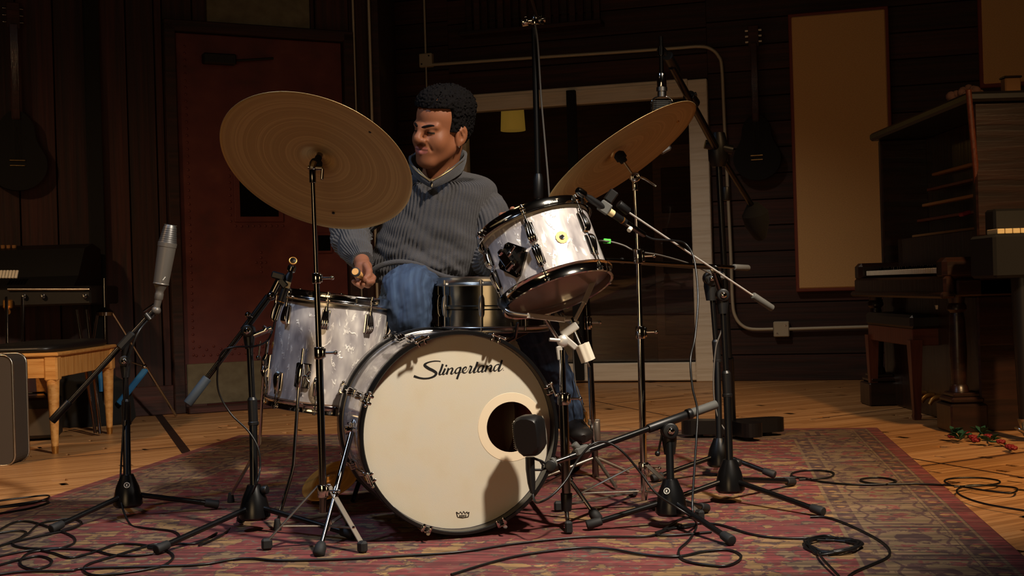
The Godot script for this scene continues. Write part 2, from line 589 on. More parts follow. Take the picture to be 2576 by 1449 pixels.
func camera_and_light() -> void:
	var cam := Camera3D.new()
	cam.name = "camera"
	add_child(cam)
	cam.transform = Transform3D(CB, EYE)
	cam.fov = rad_to_deg(2.0 * atan(724.5 / F))
	cam.near = 0.05
	cam.far = 60.0
	cam.current = true
	var env := Environment.new()
	env.background_mode = Environment.BG_COLOR
	env.background_color = Color(0, 0, 0)
	env.tonemap_mode = Environment.TONE_MAPPER_LINEAR
	env.tonemap_exposure = 1.0
	env.sdfgi_enabled = true
	env.ssao_enabled = true
	env.ssil_enabled = true
	var we := WorldEnvironment.new()
	we.name = "world"
	we.environment = env
	add_child(we)
	for q in [["lens_warm", Color(1.0, 0.86, 0.68)], ["lens_cool", Color(0.72, 0.84, 1.0)]]:
		var m := mat(q[0], q[1], 0.3)
		m.emission_enabled = true
		m.emission = q[1]
		m.emission_energy_multiplier = 4.0
	studio_lamp(Vector3(1.25, 3.15, -2.10), Vector3(-0.14, 0.62, -3.95), "black can lamp above the rug, aimed down at the bass drum", Color(1.0, 0.945, 0.87), 20.0, 30.0, 0.10, 0.72)
	studio_lamp(Vector3(-1.75, 3.15, -3.1), Vector3(-0.3, 0.3, -4.1), "black can lamp with cool light above the floor tom", Color(0.74, 0.85, 1.0), 3.2, 36.0, 0.12, 1.0)
	studio_lamp(Vector3(-3.6, 3.1, -2.6), Vector3(-2.3, 0.0, -6.0), "black can lamp with warm light aimed at the keyboard corner", Color(1.0, 0.80, 0.58), 8.5, 34.0, 0.12, 1.0)
	studio_lamp(Vector3(2.6, 3.2, -2.4), Vector3(2.1, 0.0, -5.0), "black can lamp with warm light aimed past the pianos", Color(1.0, 0.80, 0.56), 16.0, 30.0, 0.12, 1.0)
	studio_lamp(Vector3(0.15, 3.3, -6.5), Vector3(0.75, 0.0, -7.9), "black can lamp with pale light behind the drummer, above the bare floor", Color(1.0, 0.93, 0.84), 3.2, 42.0, 0.12, 1.0)
	# added warm fill light behind the camera, built as a softbox on a stand
	var sb := thing("added_fill_softbox", "added fill light in the form of a square softbox, unseen behind the camera", "lamp", Vector3(-1.5, 0, 1.3), Basis(Vector3.UP, -0.22))
	var sm := mat("added_fill_glow", Color(1.0, 0.8, 0.55), 0.8)
	sm.emission_enabled = true
	sm.emission = Color(1.0, 0.82, 0.58)
	sm.emission_energy_multiplier = 0.12
	own(mb().bx(Vector3(0, 0.95, -0.04), Vector3(1.8, 1.3, 0.02), 0.006), "diffuser", sm, sb)
	own(mb().bx(Vector3(0, 0.95, 0.06), Vector3(1.84, 1.34, 0.16), 0.02), "box", M.black_plastic, sb)
	own(mb().cyl(Vector3(0, 0.0, 0.06), Vector3(0, 0.6, 0.06), 0.02), "stand", M.black_paint, sb)
	var al := AreaLight3D.new()
	al.name = "fill_light"
	sb.add_child(al)
	al.position = Vector3(0, 0.95, -0.07)
	al.area_size = Vector2(1.76, 1.26)
	al.light_color = Color(1.0, 0.84, 0.62)
	al.light_energy = 2.4
	al.area_range = 16.0
	al.shadow_enabled = true

# ---------------------------------------------------------------- room
const LP := Vector3(-2.35, 0, -7.75)
const LD := Vector3(0.891, 0, -0.454)
const LN := Vector3(0.454, 0, 0.891)
const WPT := Vector3(1.42, 0, -9.17)
const WD := Vector3(0.961, 0, 0.276)
const WN := Vector3(-0.276, 0, 0.961)

func LW(s: float, y: float, d := 0.0) -> Vector3:
	return LP + LD * s + LN * d + Vector3(0, y, 0)

func WW(s: float, y: float, d := 0.0) -> Vector3:
	return WPT + WD * s + WN * d + Vector3(0, y, 0)

func lxf(s: float, y: float, d := 0.0) -> Transform3D:
	return Transform3D(Basis(LD, Vector3.UP, LN), LW(s, y, d))

func wxf(s: float, y: float, d := 0.0) -> Transform3D:
	return Transform3D(Basis(WD, Vector3.UP, WN), WW(s, y, d))

func l_at(px: float, py: float, d := 0.0) -> Vector2:      # wall coordinates of a pixel
	var p := onto(px, py, LW(0, 0, d), LN) - LP
	return Vector2(p.dot(LD), p.y)

func w_at(px: float, py: float, d := 0.0) -> Vector2:
	var p := onto(px, py, WW(0, 0, d), WN) - WPT
	return Vector2(p.dot(WD), p.y)

func slab(parent: Node, called: String, m: Material, lo: Vector3, hi: Vector3) -> MeshInstance3D:
	return put(mb().bx((lo + hi) / 2, hi - lo), called, m, parent)

func build_room() -> void:
	var rng := RandomNumberGenerator.new()
	rng.seed = 4
	# floor slab and planks
	var fl := setting("floor")
	slab(fl, "subfloor", M.inlay_dark, Vector3(-5.4, -0.22, -13.0), Vector3(4.2, -0.016, 3.6))
	var da := Vector3(0.875, 0, -0.485).normalized()
	var db := Vector3(-da.z, 0, da.x)
	var pl := []
	for r in range(-190, 60):
		var b := r * 0.066
		var a := -9.0 - rng.randf() * 1.2
		while a < 9.0:
			var l := rng.randf_range(0.8, 1.7)
			var c := da * (a + l / 2) + db * b
			var zz := -c.z
			if zz > 2.9 and zz < 10.2 and absf(c.x) < zz * 0.42 + 0.9 and c.x < 3.6:
				var q := c - G(2205, 1075)
				var ru := Vector3(0.988, 0, 0.156)
				var rv := Vector3(0.156, 0, -0.988)
				var x := q.dot(ru)
				var y := q.dot(rv)
				var under := x < -0.75 and x > -2.4 and y < -0.75
				if not under: pl.append([l * 600.0 / (zz * zz), c, l, rng.randi() % 3, rng.randf()])
			a += l + 0.0012
	pl.sort_custom(func(p, q): return p[0] > q[0])
	var cache := {}
	var rest := mb()
	for i in pl.size():
		var l := snappedf(pl[i][2], 0.15)
		var x := Transform3D(Basis(da, Vector3.UP, -db), pl[i][1] + Vector3(0, -0.008, 0))
		if i < 300:
			var key := "%.2f_%d" % [l, int(pl[i][4] * 3)]
			if not cache.has(key):
				var m := mb()
				m.bx(Vector3.ZERO, Vector3(l - 0.002, 0.016, 0.0648), 0.0009)
				for k in m.uv.size(): m.uv[k] = Vector2(m.v[k].x * 1.0 + float(int(pl[i][4] * 3)) * 0.37, m.v[k].z + float(int(pl[i][4] * 3)) * 0.021)
				cache[key] = m.mesh()
			shared(cache[key], "plank", M["floor_oak_" + ["a", "b", "c"][pl[i][3]]], fl, x)
		else:
			var f := rest.v.size()
			rest.box(x, Vector3(l - 0.002, 0.016, 0.0648))
			for k in range(f, rest.v.size()):
				var lp := x.affine_inverse() * rest.v[k]
				rest.uv[k] = Vector2(lp.x + pl[i][4], lp.z + pl[i][4])
	put(rest, "far_planks", M.floor_oak_b, fl).set_meta("kind", "stuff")
	# dark inlaid lines that cross the boards
	for q in [[G(34, 1163, 0), G(560, 1113, 0), 0.010], [G(396, 1040, 0), G(470, 1140, 0), 0.045], [G(2310, 1174, 0), G(2600, 1135, 0), 0.012], [G(2290, 1153, 0), G(2600, 1206, 0), 0.012], [G(2040, 1055, 0), G(2330, 1020, 0), 0.010], [G(1490, 1008, 0), G(1800, 1070, 0), 0.010], [G(1440, 1026, 0), G(1720, 996, 0), 0.010]]:
		var a: Vector3 = q[0]
		var b: Vector3 = q[1]
		var dd := (b - a).normalized()
		put(mb().box(Transform3D(Basis(dd, Vector3.UP, dd.cross(Vector3.UP)), (a + b) / 2), Vector3((b - a).length(), 0.0016, q[2])), "inlay_strip", M.inlay_dark, fl)
	# ceiling, unseen walls
	slab(setting("ceiling"), "slab", M.plaster, Vector3(-5.4, 3.7, -13.0), Vector3(4.2, 3.9, 3.6))
	slab(setting("wall_front"), "slab", M.plaster, Vector3(-5.4, 0, 3.4), Vector3(4.2, 3.7, 3.6))
	slab(setting("wall_right"), "slab", M.wall_board_b, Vector3(3.75, 0, -13.0), Vector3(3.95, 3.7, 3.4))
	slab(setting("wall_side"), "slab", M.wall_board_b, Vector3(-5.4, 0, -13.0), Vector3(-5.2, 3.7, 3.4))
	# left wall of upright boards with the iron door
	var wl := setting("wall_left")
	put(mb().box(lxf(-0.73, 1.85, -0.13), Vector3(4.82, 3.7, 0.2)), "backing", M.plaster, wl)
	put(mb().box(Transform3D(Basis.IDENTITY, Vector3(-0.93, 1.85, -9.3)), Vector3(0.16, 3.7, 1.62)), "return_wall", M.wall_board_b, wl)
	var s := -3.2
	var k := 0
	while s < 1.66:
		var w: float = [0.17, 0.21, 0.19, 0.235][k % 4]
		w = minf(w, 1.66 - s)
		var y0 := 0.0
		if s + w > 0.24 and s < 1.44: y0 = 2.46
		if s < 0.24 and s + w > 0.24: w = 0.24 - s; y0 = 0.0
		var m := mb()
		m.box(lxf(s + w / 2, (y0 + 3.7) / 2, -0.012 + 0.004 * (k % 3)), Vector3(w - 0.008, 3.7 - y0, 0.03), 0.003)
		for q in m.uv.size():
			var rel := m.v[q] - LP
			m.uv[q] = Vector2(rel.y * 0.7, rel.dot(LD) * 1.3 + k * 0.17)
		put(m, "board", M["wall_board_" + ("a" if k % 2 else "b")], wl)
		s += w
		k += 1
	put(mb().box(lxf(-0.19, 1.85, 0.03), Vector3(0.085, 3.7, 0.075), 0.004), "post", M.felt_black, wl)
	put(mb().box(lxf(0.14, 0.09, 0.022), Vector3(0.62, 0.18, 0.022), 0.004), "skirting_board", M.wall_board_a, wl)
	# riveted iron door
	var dr := setting("door_1")
	var ja := mb()
	ja.box(lxf(0.275, 1.22, 0.03), Vector3(0.07, 2.44, 0.07), 0.006)
	ja.box(lxf(1.445, 1.22, 0.03), Vector3(0.07, 2.44, 0.07), 0.006)
	ja.box(lxf(0.86, 2.42, 0.03), Vector3(1.24, 0.07, 0.07), 0.006)
	put(ja, "door_frame", M.wall_board_b, dr)
	put(mb().box(lxf(0.86, 0.02, 0.06), Vector3(1.1, 0.04, 0.16), 0.006), "threshold", M.wall_board_a, dr)
	put(mb().box(lxf(0.86, 1.21, 0.0), Vector3(1.09, 2.34, 0.05), 0.004), "leaf", M.door_oxide, dr)
	var kb := l_at(460, 917, 0.03).y
	put(mb().box(lxf(0.86, (0.05 + kb) / 2, 0.03), Vector3(1.07, kb - 0.05, 0.008), 0.002), "kick_plate", M.kick_plate, dr)
	var wa := l_at(604, 545, 0.03)
	var wb := l_at(697, 440, 0.03)
	put(mb().box(lxf((wa.x + wb.x) / 2, (wa.y + wb.y) / 2, 0.022), Vector3(wb.x - wa.x + 0.07, wb.y - wa.y + 0.07, 0.03), 0.004), "window_surround", M.door_oxide, dr)
	put(mb().box(lxf((wa.x + wb.x) / 2, (wa.y + wb.y) / 2, 0.034), Vector3(wb.x - wa.x, wb.y - wa.y, 0.01)), "pane", M.black_gloss, dr)
	var pa := l_at(800, 631, 0.03)
	var pb := l_at(829, 592, 0.03)
	put(mb().box(lxf((pa.x + pb.x) / 2, (pa.y + pb.y) / 2, 0.028), Vector3(pb.x - pa.x + 0.03, pb.y - pa.y + 0.03, 0.02), 0.003), "latch_surround", M.door_oxide, dr)
	put(mb().box(lxf((pa.x + pb.x) / 2, (pa.y + pb.y) / 2, 0.036), Vector3(pb.x - pa.x, pb.y - pa.y, 0.01)), "latch_plate", M.black_gloss, dr)
	var ca := l_at(510, 160, 0.05)
	var cc := l_at(592, 138, 0.05)
	put(mb().box(lxf((ca.x + cc.x) / 2, (ca.y + cc.y) / 2, 0.05), Vector3(cc.x - ca.x, cc.y - ca.y, 0.06), 0.008).cyl(LW(cc.x, ca.y + 0.03, 0.05), LW(cc.x + 0.25, ca.y + 0.06, 0.04), 0.008), "door_closer", M.dark_iron, dr)
	var riv := mb()
	var spots := []
	for i in 46: spots.append(Vector2(0.372, 0.36 + i * 0.043))
	for i in 22: spots.append(Vector2(0.39 + i * 0.045, kb + 0.05))
	for i in 22: spots.append(Vector2(0.41 + i * 0.045, kb + 0.085 + (0.0 if i % 2 else 0.02)))
	for i in 9:
		spots.append(Vector2(wa.x - 0.03 + i * (wb.x - wa.x + 0.06) / 8, wa.y - 0.06))
		spots.append(Vector2(wa.x - 0.06, wa.y - 0.03 + i * (wb.y - wa.y + 0.06) / 8))
	for q in [Vector2(657, 635), Vector2(657, 648), Vector2(657, 661), Vector2(657, 672), Vector2(645, 660), Vector2(669, 660), Vector2(658, 684)]: spots.append(l_at(q.x, q.y, 0.03))
	for q in spots: riv.lathe(Transform3D(Basis(LD, LN, -Vector3.UP), LW(q.x, q.y, 0.024)), [Vector2(0.0095, 0), Vector2(0.0075, 0.005), Vector2(0.003, 0.0075), Vector2(0, 0.008)], 7, 2.0)
	put(riv, "rivets", M.door_oxide, dr).set_meta("kind", "stuff")
	# weathered board over the door
	var ba := l_at(520, 82, 0.03)
	var bb := l_at(775, -60, 0.03)
	tag(put(mb().box(lxf((ba.x + bb.x) / 2, (ba.y + bb.y) / 2, 0.03), Vector3(bb.x - ba.x, bb.y - ba.y, 0.025), 0.004), "weathered_panel", M.kick_plate, self), "weathered rusty panel fixed to the boards above the iron door", "panel")
	# window wall: boards that lie level, with the opening of the glazed door
	var ww := setting("wall_back")
	for q in [[-2.6, -1.93, 0.0, 3.7], [0.05, 3.2, 0.0, 3.7], [-1.93, 0.05, 2.2, 3.7]]:
		put(mb().box(wxf((q[0] + q[1]) / 2, (q[2] + q[3]) / 2, -0.115), Vector3(q[1] - q[0], q[3] - q[2], 0.17)), "backing", M.plaster, ww)
		var y: float = q[2]
		var i := 0
		while y < 3.69:
			var h := minf(0.186, 3.7 - y)
			var m := mb()
			m.box(wxf((q[0] + q[1]) / 2, y + h / 2, -0.014 + 0.003 * (i % 2)), Vector3(q[1] - q[0], h - 0.007, 0.03), 0.003)
			for j in m.uv.size():
				var rel := m.v[j] - WPT
				m.uv[j] = Vector2(rel.dot(WD) * 0.6 + i * 0.31, rel.y * 1.2)
			put(m, "board", M["wall_board_" + ("b" if i % 3 else "a")], ww)
			y += h
			i += 1
	put(mb().box(wxf(1.6, 0.08, 0.012), Vector3(3.0, 0.16, 0.02), 0.004), "skirting_board", M.wall_board_b, ww)
	# glazed door to the next room
	var wi := setting("window_1")
	var fr := mb()
	put(mb().box(wxf(-0.02, 1.095, 0.02), Vector3(0.14, 2.19, 0.10), 0.006), "stile", M.frame_pine, wi)
	put(mb().box(wxf(-1.86, 1.095, 0.02), Vector3(0.14, 2.19, 0.10), 0.006), "stile", M.frame_pine, wi)
	put(mb().box(wxf(-0.94, 2.135, 0.018), Vector3(1.70, 0.13, 0.10), 0.006).box(wxf(-0.94, 2.16, 0.062), Vector3(1.70, 0.03, 0.02), 0.003), "top_rail", M.frame_pine, wi)
	put(mb().box(wxf(-0.94, 0.075, 0.018), Vector3(1.70, 0.13, 0.10), 0.006), "bottom_rail", M.frame_pine, wi)
	put(mb().box(wxf(-0.94, 1.10, -0.01) * Transform3D(Basis(Vector3(1, 0, 0), 0.06), Vector3.ZERO), Vector3(1.70, 1.94, 0.008)), "pane", M.glass, wi)
	var pt := w_at(1437, 228, 0.08)
	put(mb().box(wxf(pt.x, (pt.y + 0.02) / 2, 0.085), Vector3(0.068, pt.y - 0.02, 0.05), 0.004), "black_post", M.felt_black, wi)
	# what lies behind the glass
	var nx := setting("wall_beyond")
	put(mb().box(wxf(-0.9, 1.85, -2.5), Vector3(4.2, 3.7, 0.1)), "slab", M.wall_board_a, nx)
	put(mb().box(wxf(-2.7, 1.85, -1.3), Vector3(0.1, 3.7, 2.3)), "side_slab", M.wall_board_a, nx)
	put(mb().box(wxf(0.95, 1.85, -1.3), Vector3(0.1, 3.7, 2.3)), "side_slab", M.wall_board_a, nx)
	for q in [[1690, 560, 1745, 745], [1662, 565, 1745, 740], [1662, 752, 1745, 900]]:
		pass
	var fd := thing("panelled_door", "brown panelled door standing in the room behind the glass", "door", WW(-0.35, 0, -2.4))
	put(mb().box(wxf(-0.35, 1.0, -2.42), Vector3(0.86, 2.0, 0.05), 0.004), "leaf", M.stool_mahogany, fd)
	for yy in [0.45, 1.02, 1.58]:
		for xx in [-0.55, -0.15]:
			put(mb().box(wxf(xx, yy, -2.39), Vector3(0.3, 0.42, 0.02), 0.008), "panel", M.wall_board_a, fd)
	# shaded wall lamp in the far room, the only thing lit there
	var lm := P(1290, 302, 10.6)
	var lt := thing("wall_lamp", "small yellow shaded lamp glowing behind the glazed door", "lamp", lm)
	var gm := mat("lamp_shade_glow", Color(0.9, 0.75, 0.35), 0.6)
	gm.emission_enabled = true
	gm.emission = Color(0.80, 0.62, 0.24)
	gm.emission_energy_multiplier = 0.16
	put(mb().lathe(Transform3D(Basis.IDENTITY, lm), [Vector2(0.0, -0.09), Vector2(0.105, -0.09), Vector2(0.095, 0.10), Vector2(0, 0.10)], 24), "lamp_shade", gm, lt)
	put(mb().cyl(lm + Vector3(0, 0.10, 0), lm + Vector3(0, 0.35, 0), 0.008), "cord", M.black_plastic, lt)
	var ol := OmniLight3D.new()
	ol.name = "bulb"
	lt.add_child(ol)
	ol.light_color = Color(1.0, 0.78, 0.42)
	ol.light_energy = 0.07
	ol.light_size = 0.06
	ol.omni_range = 6.0
	ol.omni_attenuation = 2.0
	ol.shadow_enabled = true

func build_rug() -> void:
	var W := 3.15
	var L := 4.3
	var iw := 1100
	var ih := 1500
	var n1 := noise_image(iw, ih, FastNoiseLite.TYPE_SIMPLEX_SMOOTH, 0.0145, 61, 5)      # flowers
	var f2 := FastNoiseLite.new()
	f2.seed = 62
	f2.noise_type = FastNoiseLite.TYPE_SIMPLEX_SMOOTH
	f2.fractal_type = FastNoiseLite.FRACTAL_RIDGED
	f2.fractal_octaves = 3
	f2.frequency = 0.015
	f2.domain_warp_enabled = true
	f2.domain_warp_amplitude = 30.0
	var n2 := f2.get_seamless_image(iw, ih, false, false, 0.1, true)                      # stems
	var n3 := noise_image(iw / 16, ih, FastNoiseLite.TYPE_SIMPLEX, 0.09, 63, 4)           # worn weft streaks
	n3.resize(iw, ih, Image.INTERPOLATE_CUBIC)
	var n4 := noise_image(iw, ih, FastNoiseLite.TYPE_SIMPLEX, 0.045, 64, 3)               # worn patches
	for im in [n1, n2, n3, n4]: im.convert(Image.FORMAT_L8)
	var b1 := n1.get_data()
	var b2 := n2.get_data()
	var b3 := n3.get_data()
	var b4 := n4.get_data()
	var o := PackedByteArray()
	o.resize(iw * ih * 3)
	var red := [104, 46, 45]
	var gold := [128, 98, 62]
	var olive := [108, 88, 64]
	var dark := [70, 48, 45]
	var teal := [70, 84, 78]
	for y in ih:
		var my := L * (y + 0.5) / ih
		for x in iw:
			var mx := W * (x + 0.5) / iw
			var i := y * iw + x
			var ex := minf(mx, W - mx)
			var ey := minf(my, L - my)
			var e := minf(ex, ey)
			var along := my if ex < ey else mx
			var a := b1[i]
			var r := b2[i]
			var w := b4[i]
			var c: Array
			if e < 0.05: c = red
			elif e < 0.125:
				c = dark
				var ph := fposmod(along, 0.11) - 0.055
				var dd := ph * ph + (e - 0.0875) * (e - 0.0875)
				if dd < 0.00022: c = gold
				elif dd < 0.00075 and w > 118: c = red
				elif absf(e - 0.056) < 0.005 or absf(e - 0.119) < 0.005: c = olive
				elif r > 205: c = olive
			elif e < 0.335:
				c = olive
				var q := fposmod(along + 0.1, 0.42) - 0.21
				var h := (e - 0.23) / 0.105
				var box := maxf(absf(q) / 0.19, absf(h) * 1.18 + 0.10 * sin(q * 42.0))
				if box > 0.93 and box < 1.03: c = dark
				elif r > 196: c = dark
				elif box < 0.45 and a > 140: c = dark
				elif a < 96 and w > 120: c = red
			elif e < 0.41:
				c = dark
				var ph2 := fposmod(along + 0.03, 0.095) - 0.0475
				var d2 := ph2 * ph2 + (e - 0.372) * (e - 0.372)
				if d2 < 0.00018: c = gold
				elif absf(e - 0.341) < 0.006 or absf(e - 0.404) < 0.006: c = olive
				elif r > 190: c = olive
			else:
				c = red
				if a > 164 and r < 196: c = gold
				elif a > 158: c = dark
				elif r > 218: c = gold
				elif a < 80 and w > 100: c = olive
				elif a < 86: c = dark
				elif w > 200 and a > 120: c = teal
			var k := 0.50 + 0.0030 * b3[i] + 0.0008 * w
			var wear := clampf((w - 132) * 0.008, 0.0, 0.5)
			var g := 70.0
			o[i * 3] = clampi(int(lerpf(c[0], 92, wear) * k), 0, 255)
			o[i * 3 + 1] = clampi(int(lerpf(c[1], g, wear) * k), 0, 255)
			o[i * 3 + 2] = clampi(int(lerpf(c[2], 56, wear) * k), 0, 255)
	var im := Image.create_from_data(iw, ih, false, Image.FORMAT_RGB8, o)
	var m := mat("rug_wool", Color.WHITE, 0.97)
	m.albedo_texture = tex(im)
	var bk := mat("rug_edge", c8(92, 40, 38), 0.97)
	var br := G(2205, 1075)
	var ru := Vector3(0.988, 0, 0.156).normalized()
	var rv := Vector3(0.156, 0, -0.988).normalized()
	var bl := br - ru * W
	bl.y = 0.0
	# the surface is a fine sheet with slight waves, its rim turned down to the floor
	var t := thing("persian_rug", "worn red and gold patterned rug spread under the drum kit", "rug", bl + ru * W / 2 - rv * L / 2)
	var mm := mb()
	var nx := 60
	var ny := 80
	for j in ny + 1:
		for i in nx + 1:
			var u := float(i) / nx
			var v := float(j) / ny
			var p := bl + ru * (u * W) - rv * (v * L)
			p.y = RUG - 0.0008 + 0.0008 * sin(u * 19.0 + v * 7.0) * sin(v * 23.0)
			mm.vert(p, Vector3.UP, Vector2(u, v))
	for j in ny:
		for i in nx:
			var q := j * (nx + 1) + i
			mm.quad(q, q + 1, q + nx + 2, q + nx + 1)
	put(mm, "pile", m, t)
	var ed := mb()
	var cr := [bl, bl + ru * W, bl + ru * W - rv * L, bl - rv * L]
	for i in 4:
		var a: Vector3 = cr[i] + Vector3(0, 0.0045, 0)
		var b: Vector3 = cr[(i + 1) % 4] + Vector3(0, 0.0045, 0)
		ed.tube([a, b], 0.0065, 8)
	put(ed, "bound_edge", bk, t)
	var fg := mb()
	var rn := RandomNumberGenerator.new()
	rn.seed = 9
	for i in 330:
		var a := bl + ru * (W * (i + 0.5) / 330.0) + Vector3(0, 0.006, 0)
		fg.tube([a, a + rv * rn.randf_range(0.018, 0.034) + ru * rn.randf_range(-0.012, 0.012) - Vector3(0, 0.0045, 0)], 0.0016, 4, false)
	put(fg, "fringe", mat("rug_fringe", c8(150, 122, 86), 0.95), t).set_meta("kind", "stuff")

# ---------------------------------------------------------------- drum hardware
var meshes := {}

func ring_profile(r: float, h: float, up: bool) -> Array:      # a flanged metal hoop, y from 0
	var s := 1.0 if up else -1.0
	var pr := [Vector2(r + 0.0135, 0), Vector2(r + 0.0145, s * 0.002), Vector2(r + 0.008, s * 0.006), Vector2(r + 0.0062, s * 0.010), Vector2(r + 0.0062, s * (h - 0.007)), Vector2(r + 0.0075, s * (h - 0.002)), Vector2(r + 0.004, s * h), Vector2(r - 0.001, s * (h - 0.002)), Vector2(r + 0.001, s * (h - 0.009)), Vector2(r + 0.0015, 0)]
	if not up: pr.reverse()
	return pr

func lug_mesh() -> Mesh:      # ribbed pear shaped casting; y towards the hoop, z away from the shell
	if meshes.has("lug"): return meshes.lug
	var m := mb()
	m.box(Transform3D(Basis.IDENTITY, Vector3(0, 0, 0.002)), Vector3(0.026, 0.060, 0.004), 0.0018)
	for k in [-1, 0, 1]:
		var x: float = 0.0068 * k
		m.tube(smooth_path([Vector3(x * 0.55, 0.030, 0.008), Vector3(x * 0.8, 0.016, 0.0115), Vector3(x, -0.004, 0.0145), Vector3(x * 1.1, -0.020, 0.014), Vector3(x, -0.030, 0.007)], 3), [0.0046, 0.005, 0.0052, 0.0055, 0.0058, 0.006, 0.0062, 0.0063, 0.0062, 0.0058, 0.005, 0.004, 0.003], 8)
	m.lathe(Transform3D(Basis.IDENTITY, Vector3(0, 0.026, 0.010)), [Vector2(0.0, 0), Vector2(0.006, 0), Vector2(0.006, 0.012), Vector2(0.0042, 0.014), Vector2(0, 0.014)], 12)
	meshes.lug = m.mesh()
	return meshes.lug

func rod_mesh(l: float) -> Mesh:
	var key := "rod%.3f" % l
	if meshes.has(key): return meshes[key]
	var m := mb()
	m.cyl(Vector3(0, 0, 0), Vector3(0, l, 0), 0.0028, -1, 8)
	m.lathe(Transform3D(Basis.IDENTITY, Vector3(0, l, 0)), [Vector2(0, 0), Vector2(0.0075, 0), Vector2(0.0075, 0.003), Vector2(0.0048, 0.0035), Vector2(0.0048, 0.010), Vector2(0.0035, 0.011), Vector2(0, 0.011)], 10)
	m.box(Transform3D(Basis.IDENTITY, Vector3(0, l - 0.004, -0.003)), Vector3(0.016, 0.008, 0.012), 0.002)
	meshes[key] = m.mesh()
	return meshes[key]

func round_at(ang: float, r: float, y: float, flip := false) -> Transform3D:      # on a shell: z outwards, y along the axis
	var z := Vector3(sin(ang), 0, cos(ang))
	var yy := Vector3.UP * (-1.0 if flip else 1.0)
	return Transform3D(Basis(yy.cross(z), yy, z), Vector3(z.x * r, y, z.z * r))

func shell_hit(px: float, py: float, t: Node3D, r: float) -> Vector2:      # (angle, height) where a pixel's ray meets the shell
	var inv := t.transform.affine_inverse()
	var o := inv * EYE
	var d := (inv.basis * (CB * Vector3((px - 1288.0) / F, -(py - 724.5) / F, -1.0)))
	var a := d.x * d.x + d.z * d.z
	var b := o.x * d.x + o.z * d.z
	var c := o.x * o.x + o.z * o.z - r * r
	var s := (-b - sqrt(maxf(0.0, b * b - a * c))) / a
	var p := o + d * s
	return Vector2(atan2(p.x, p.z), p.y)

func wing(x: Transform3D, s := 1.0) -> MB:      # a wing screw pointing along y
	var m := mb()
	m.lathe(x, [Vector2(0, 0), Vector2(0.0045 * s, 0), Vector2(0.0045 * s, 0.010 * s), Vector2(0, 0.012 * s)], 10)
	for k in [-1, 1]:
		m.tube([x * Vector3(0.003 * k, 0.008, 0) , x * (Vector3(0.012 * k, 0.014, 0) * s), x * (Vector3(0.017 * k, 0.020, 0) * s)], [0.003 * s, 0.0036 * s, 0.003 * s], 7)
	return m

func metal_drum(t: Node3D, r: float, h: float, n: int, a0: float, hoop_h: float, bottom_skin: String) -> void:
	# shell comes with the caller; this adds hoops, skins, lugs and rods (y up, shell from 0 to h)
	own(mb().lathe(Transform3D(Basis.IDENTITY, Vector3(0, h - 0.008, 0)), ring_profile(r, hoop_h, true), 72, 0.7), "rim", M.chrome, t)
	own(mb().lathe(Transform3D(Basis.IDENTITY, Vector3(0, 0.008, 0)), ring_profile(r, hoop_h, false), 72, 0.7), "rim", M.chrome, t)
	own(mb().lathe(Transform3D.IDENTITY, [Vector2(r + 0.003, h - 0.012), Vector2(r + 0.003, h), Vector2(r - 0.002, h + 0.004), Vector2(r - 0.012, h + 0.005), Vector2(0, h + 0.005)], 64, 0.6), "drum_head", M.coated_skin, t)
	own(mb().lathe(Transform3D.IDENTITY, [Vector2(0, -0.005), Vector2(r - 0.012, -0.005), Vector2(r - 0.002, -0.004), Vector2(r + 0.003, 0), Vector2(r + 0.003, 0.012)], 64, 0.6), "drum_head", M[bottom_skin], t)
	var lift := 0.062 if h > 0.18 else 0.05
	for i in n:
		for up in [true, false]:
			var a := a0 + TAU * i / n
			var y := h - lift if up else lift
			var o := shared(lug_mesh(), "lug", M.chrome, t, round_at(a, r, y, not up))
			var l := lift - 0.014
			shared(rod_mesh(l), "tension_rod", M.chrome, o, Transform3D(Basis.IDENTITY, Vector3(0, 0.028, 0.010)))

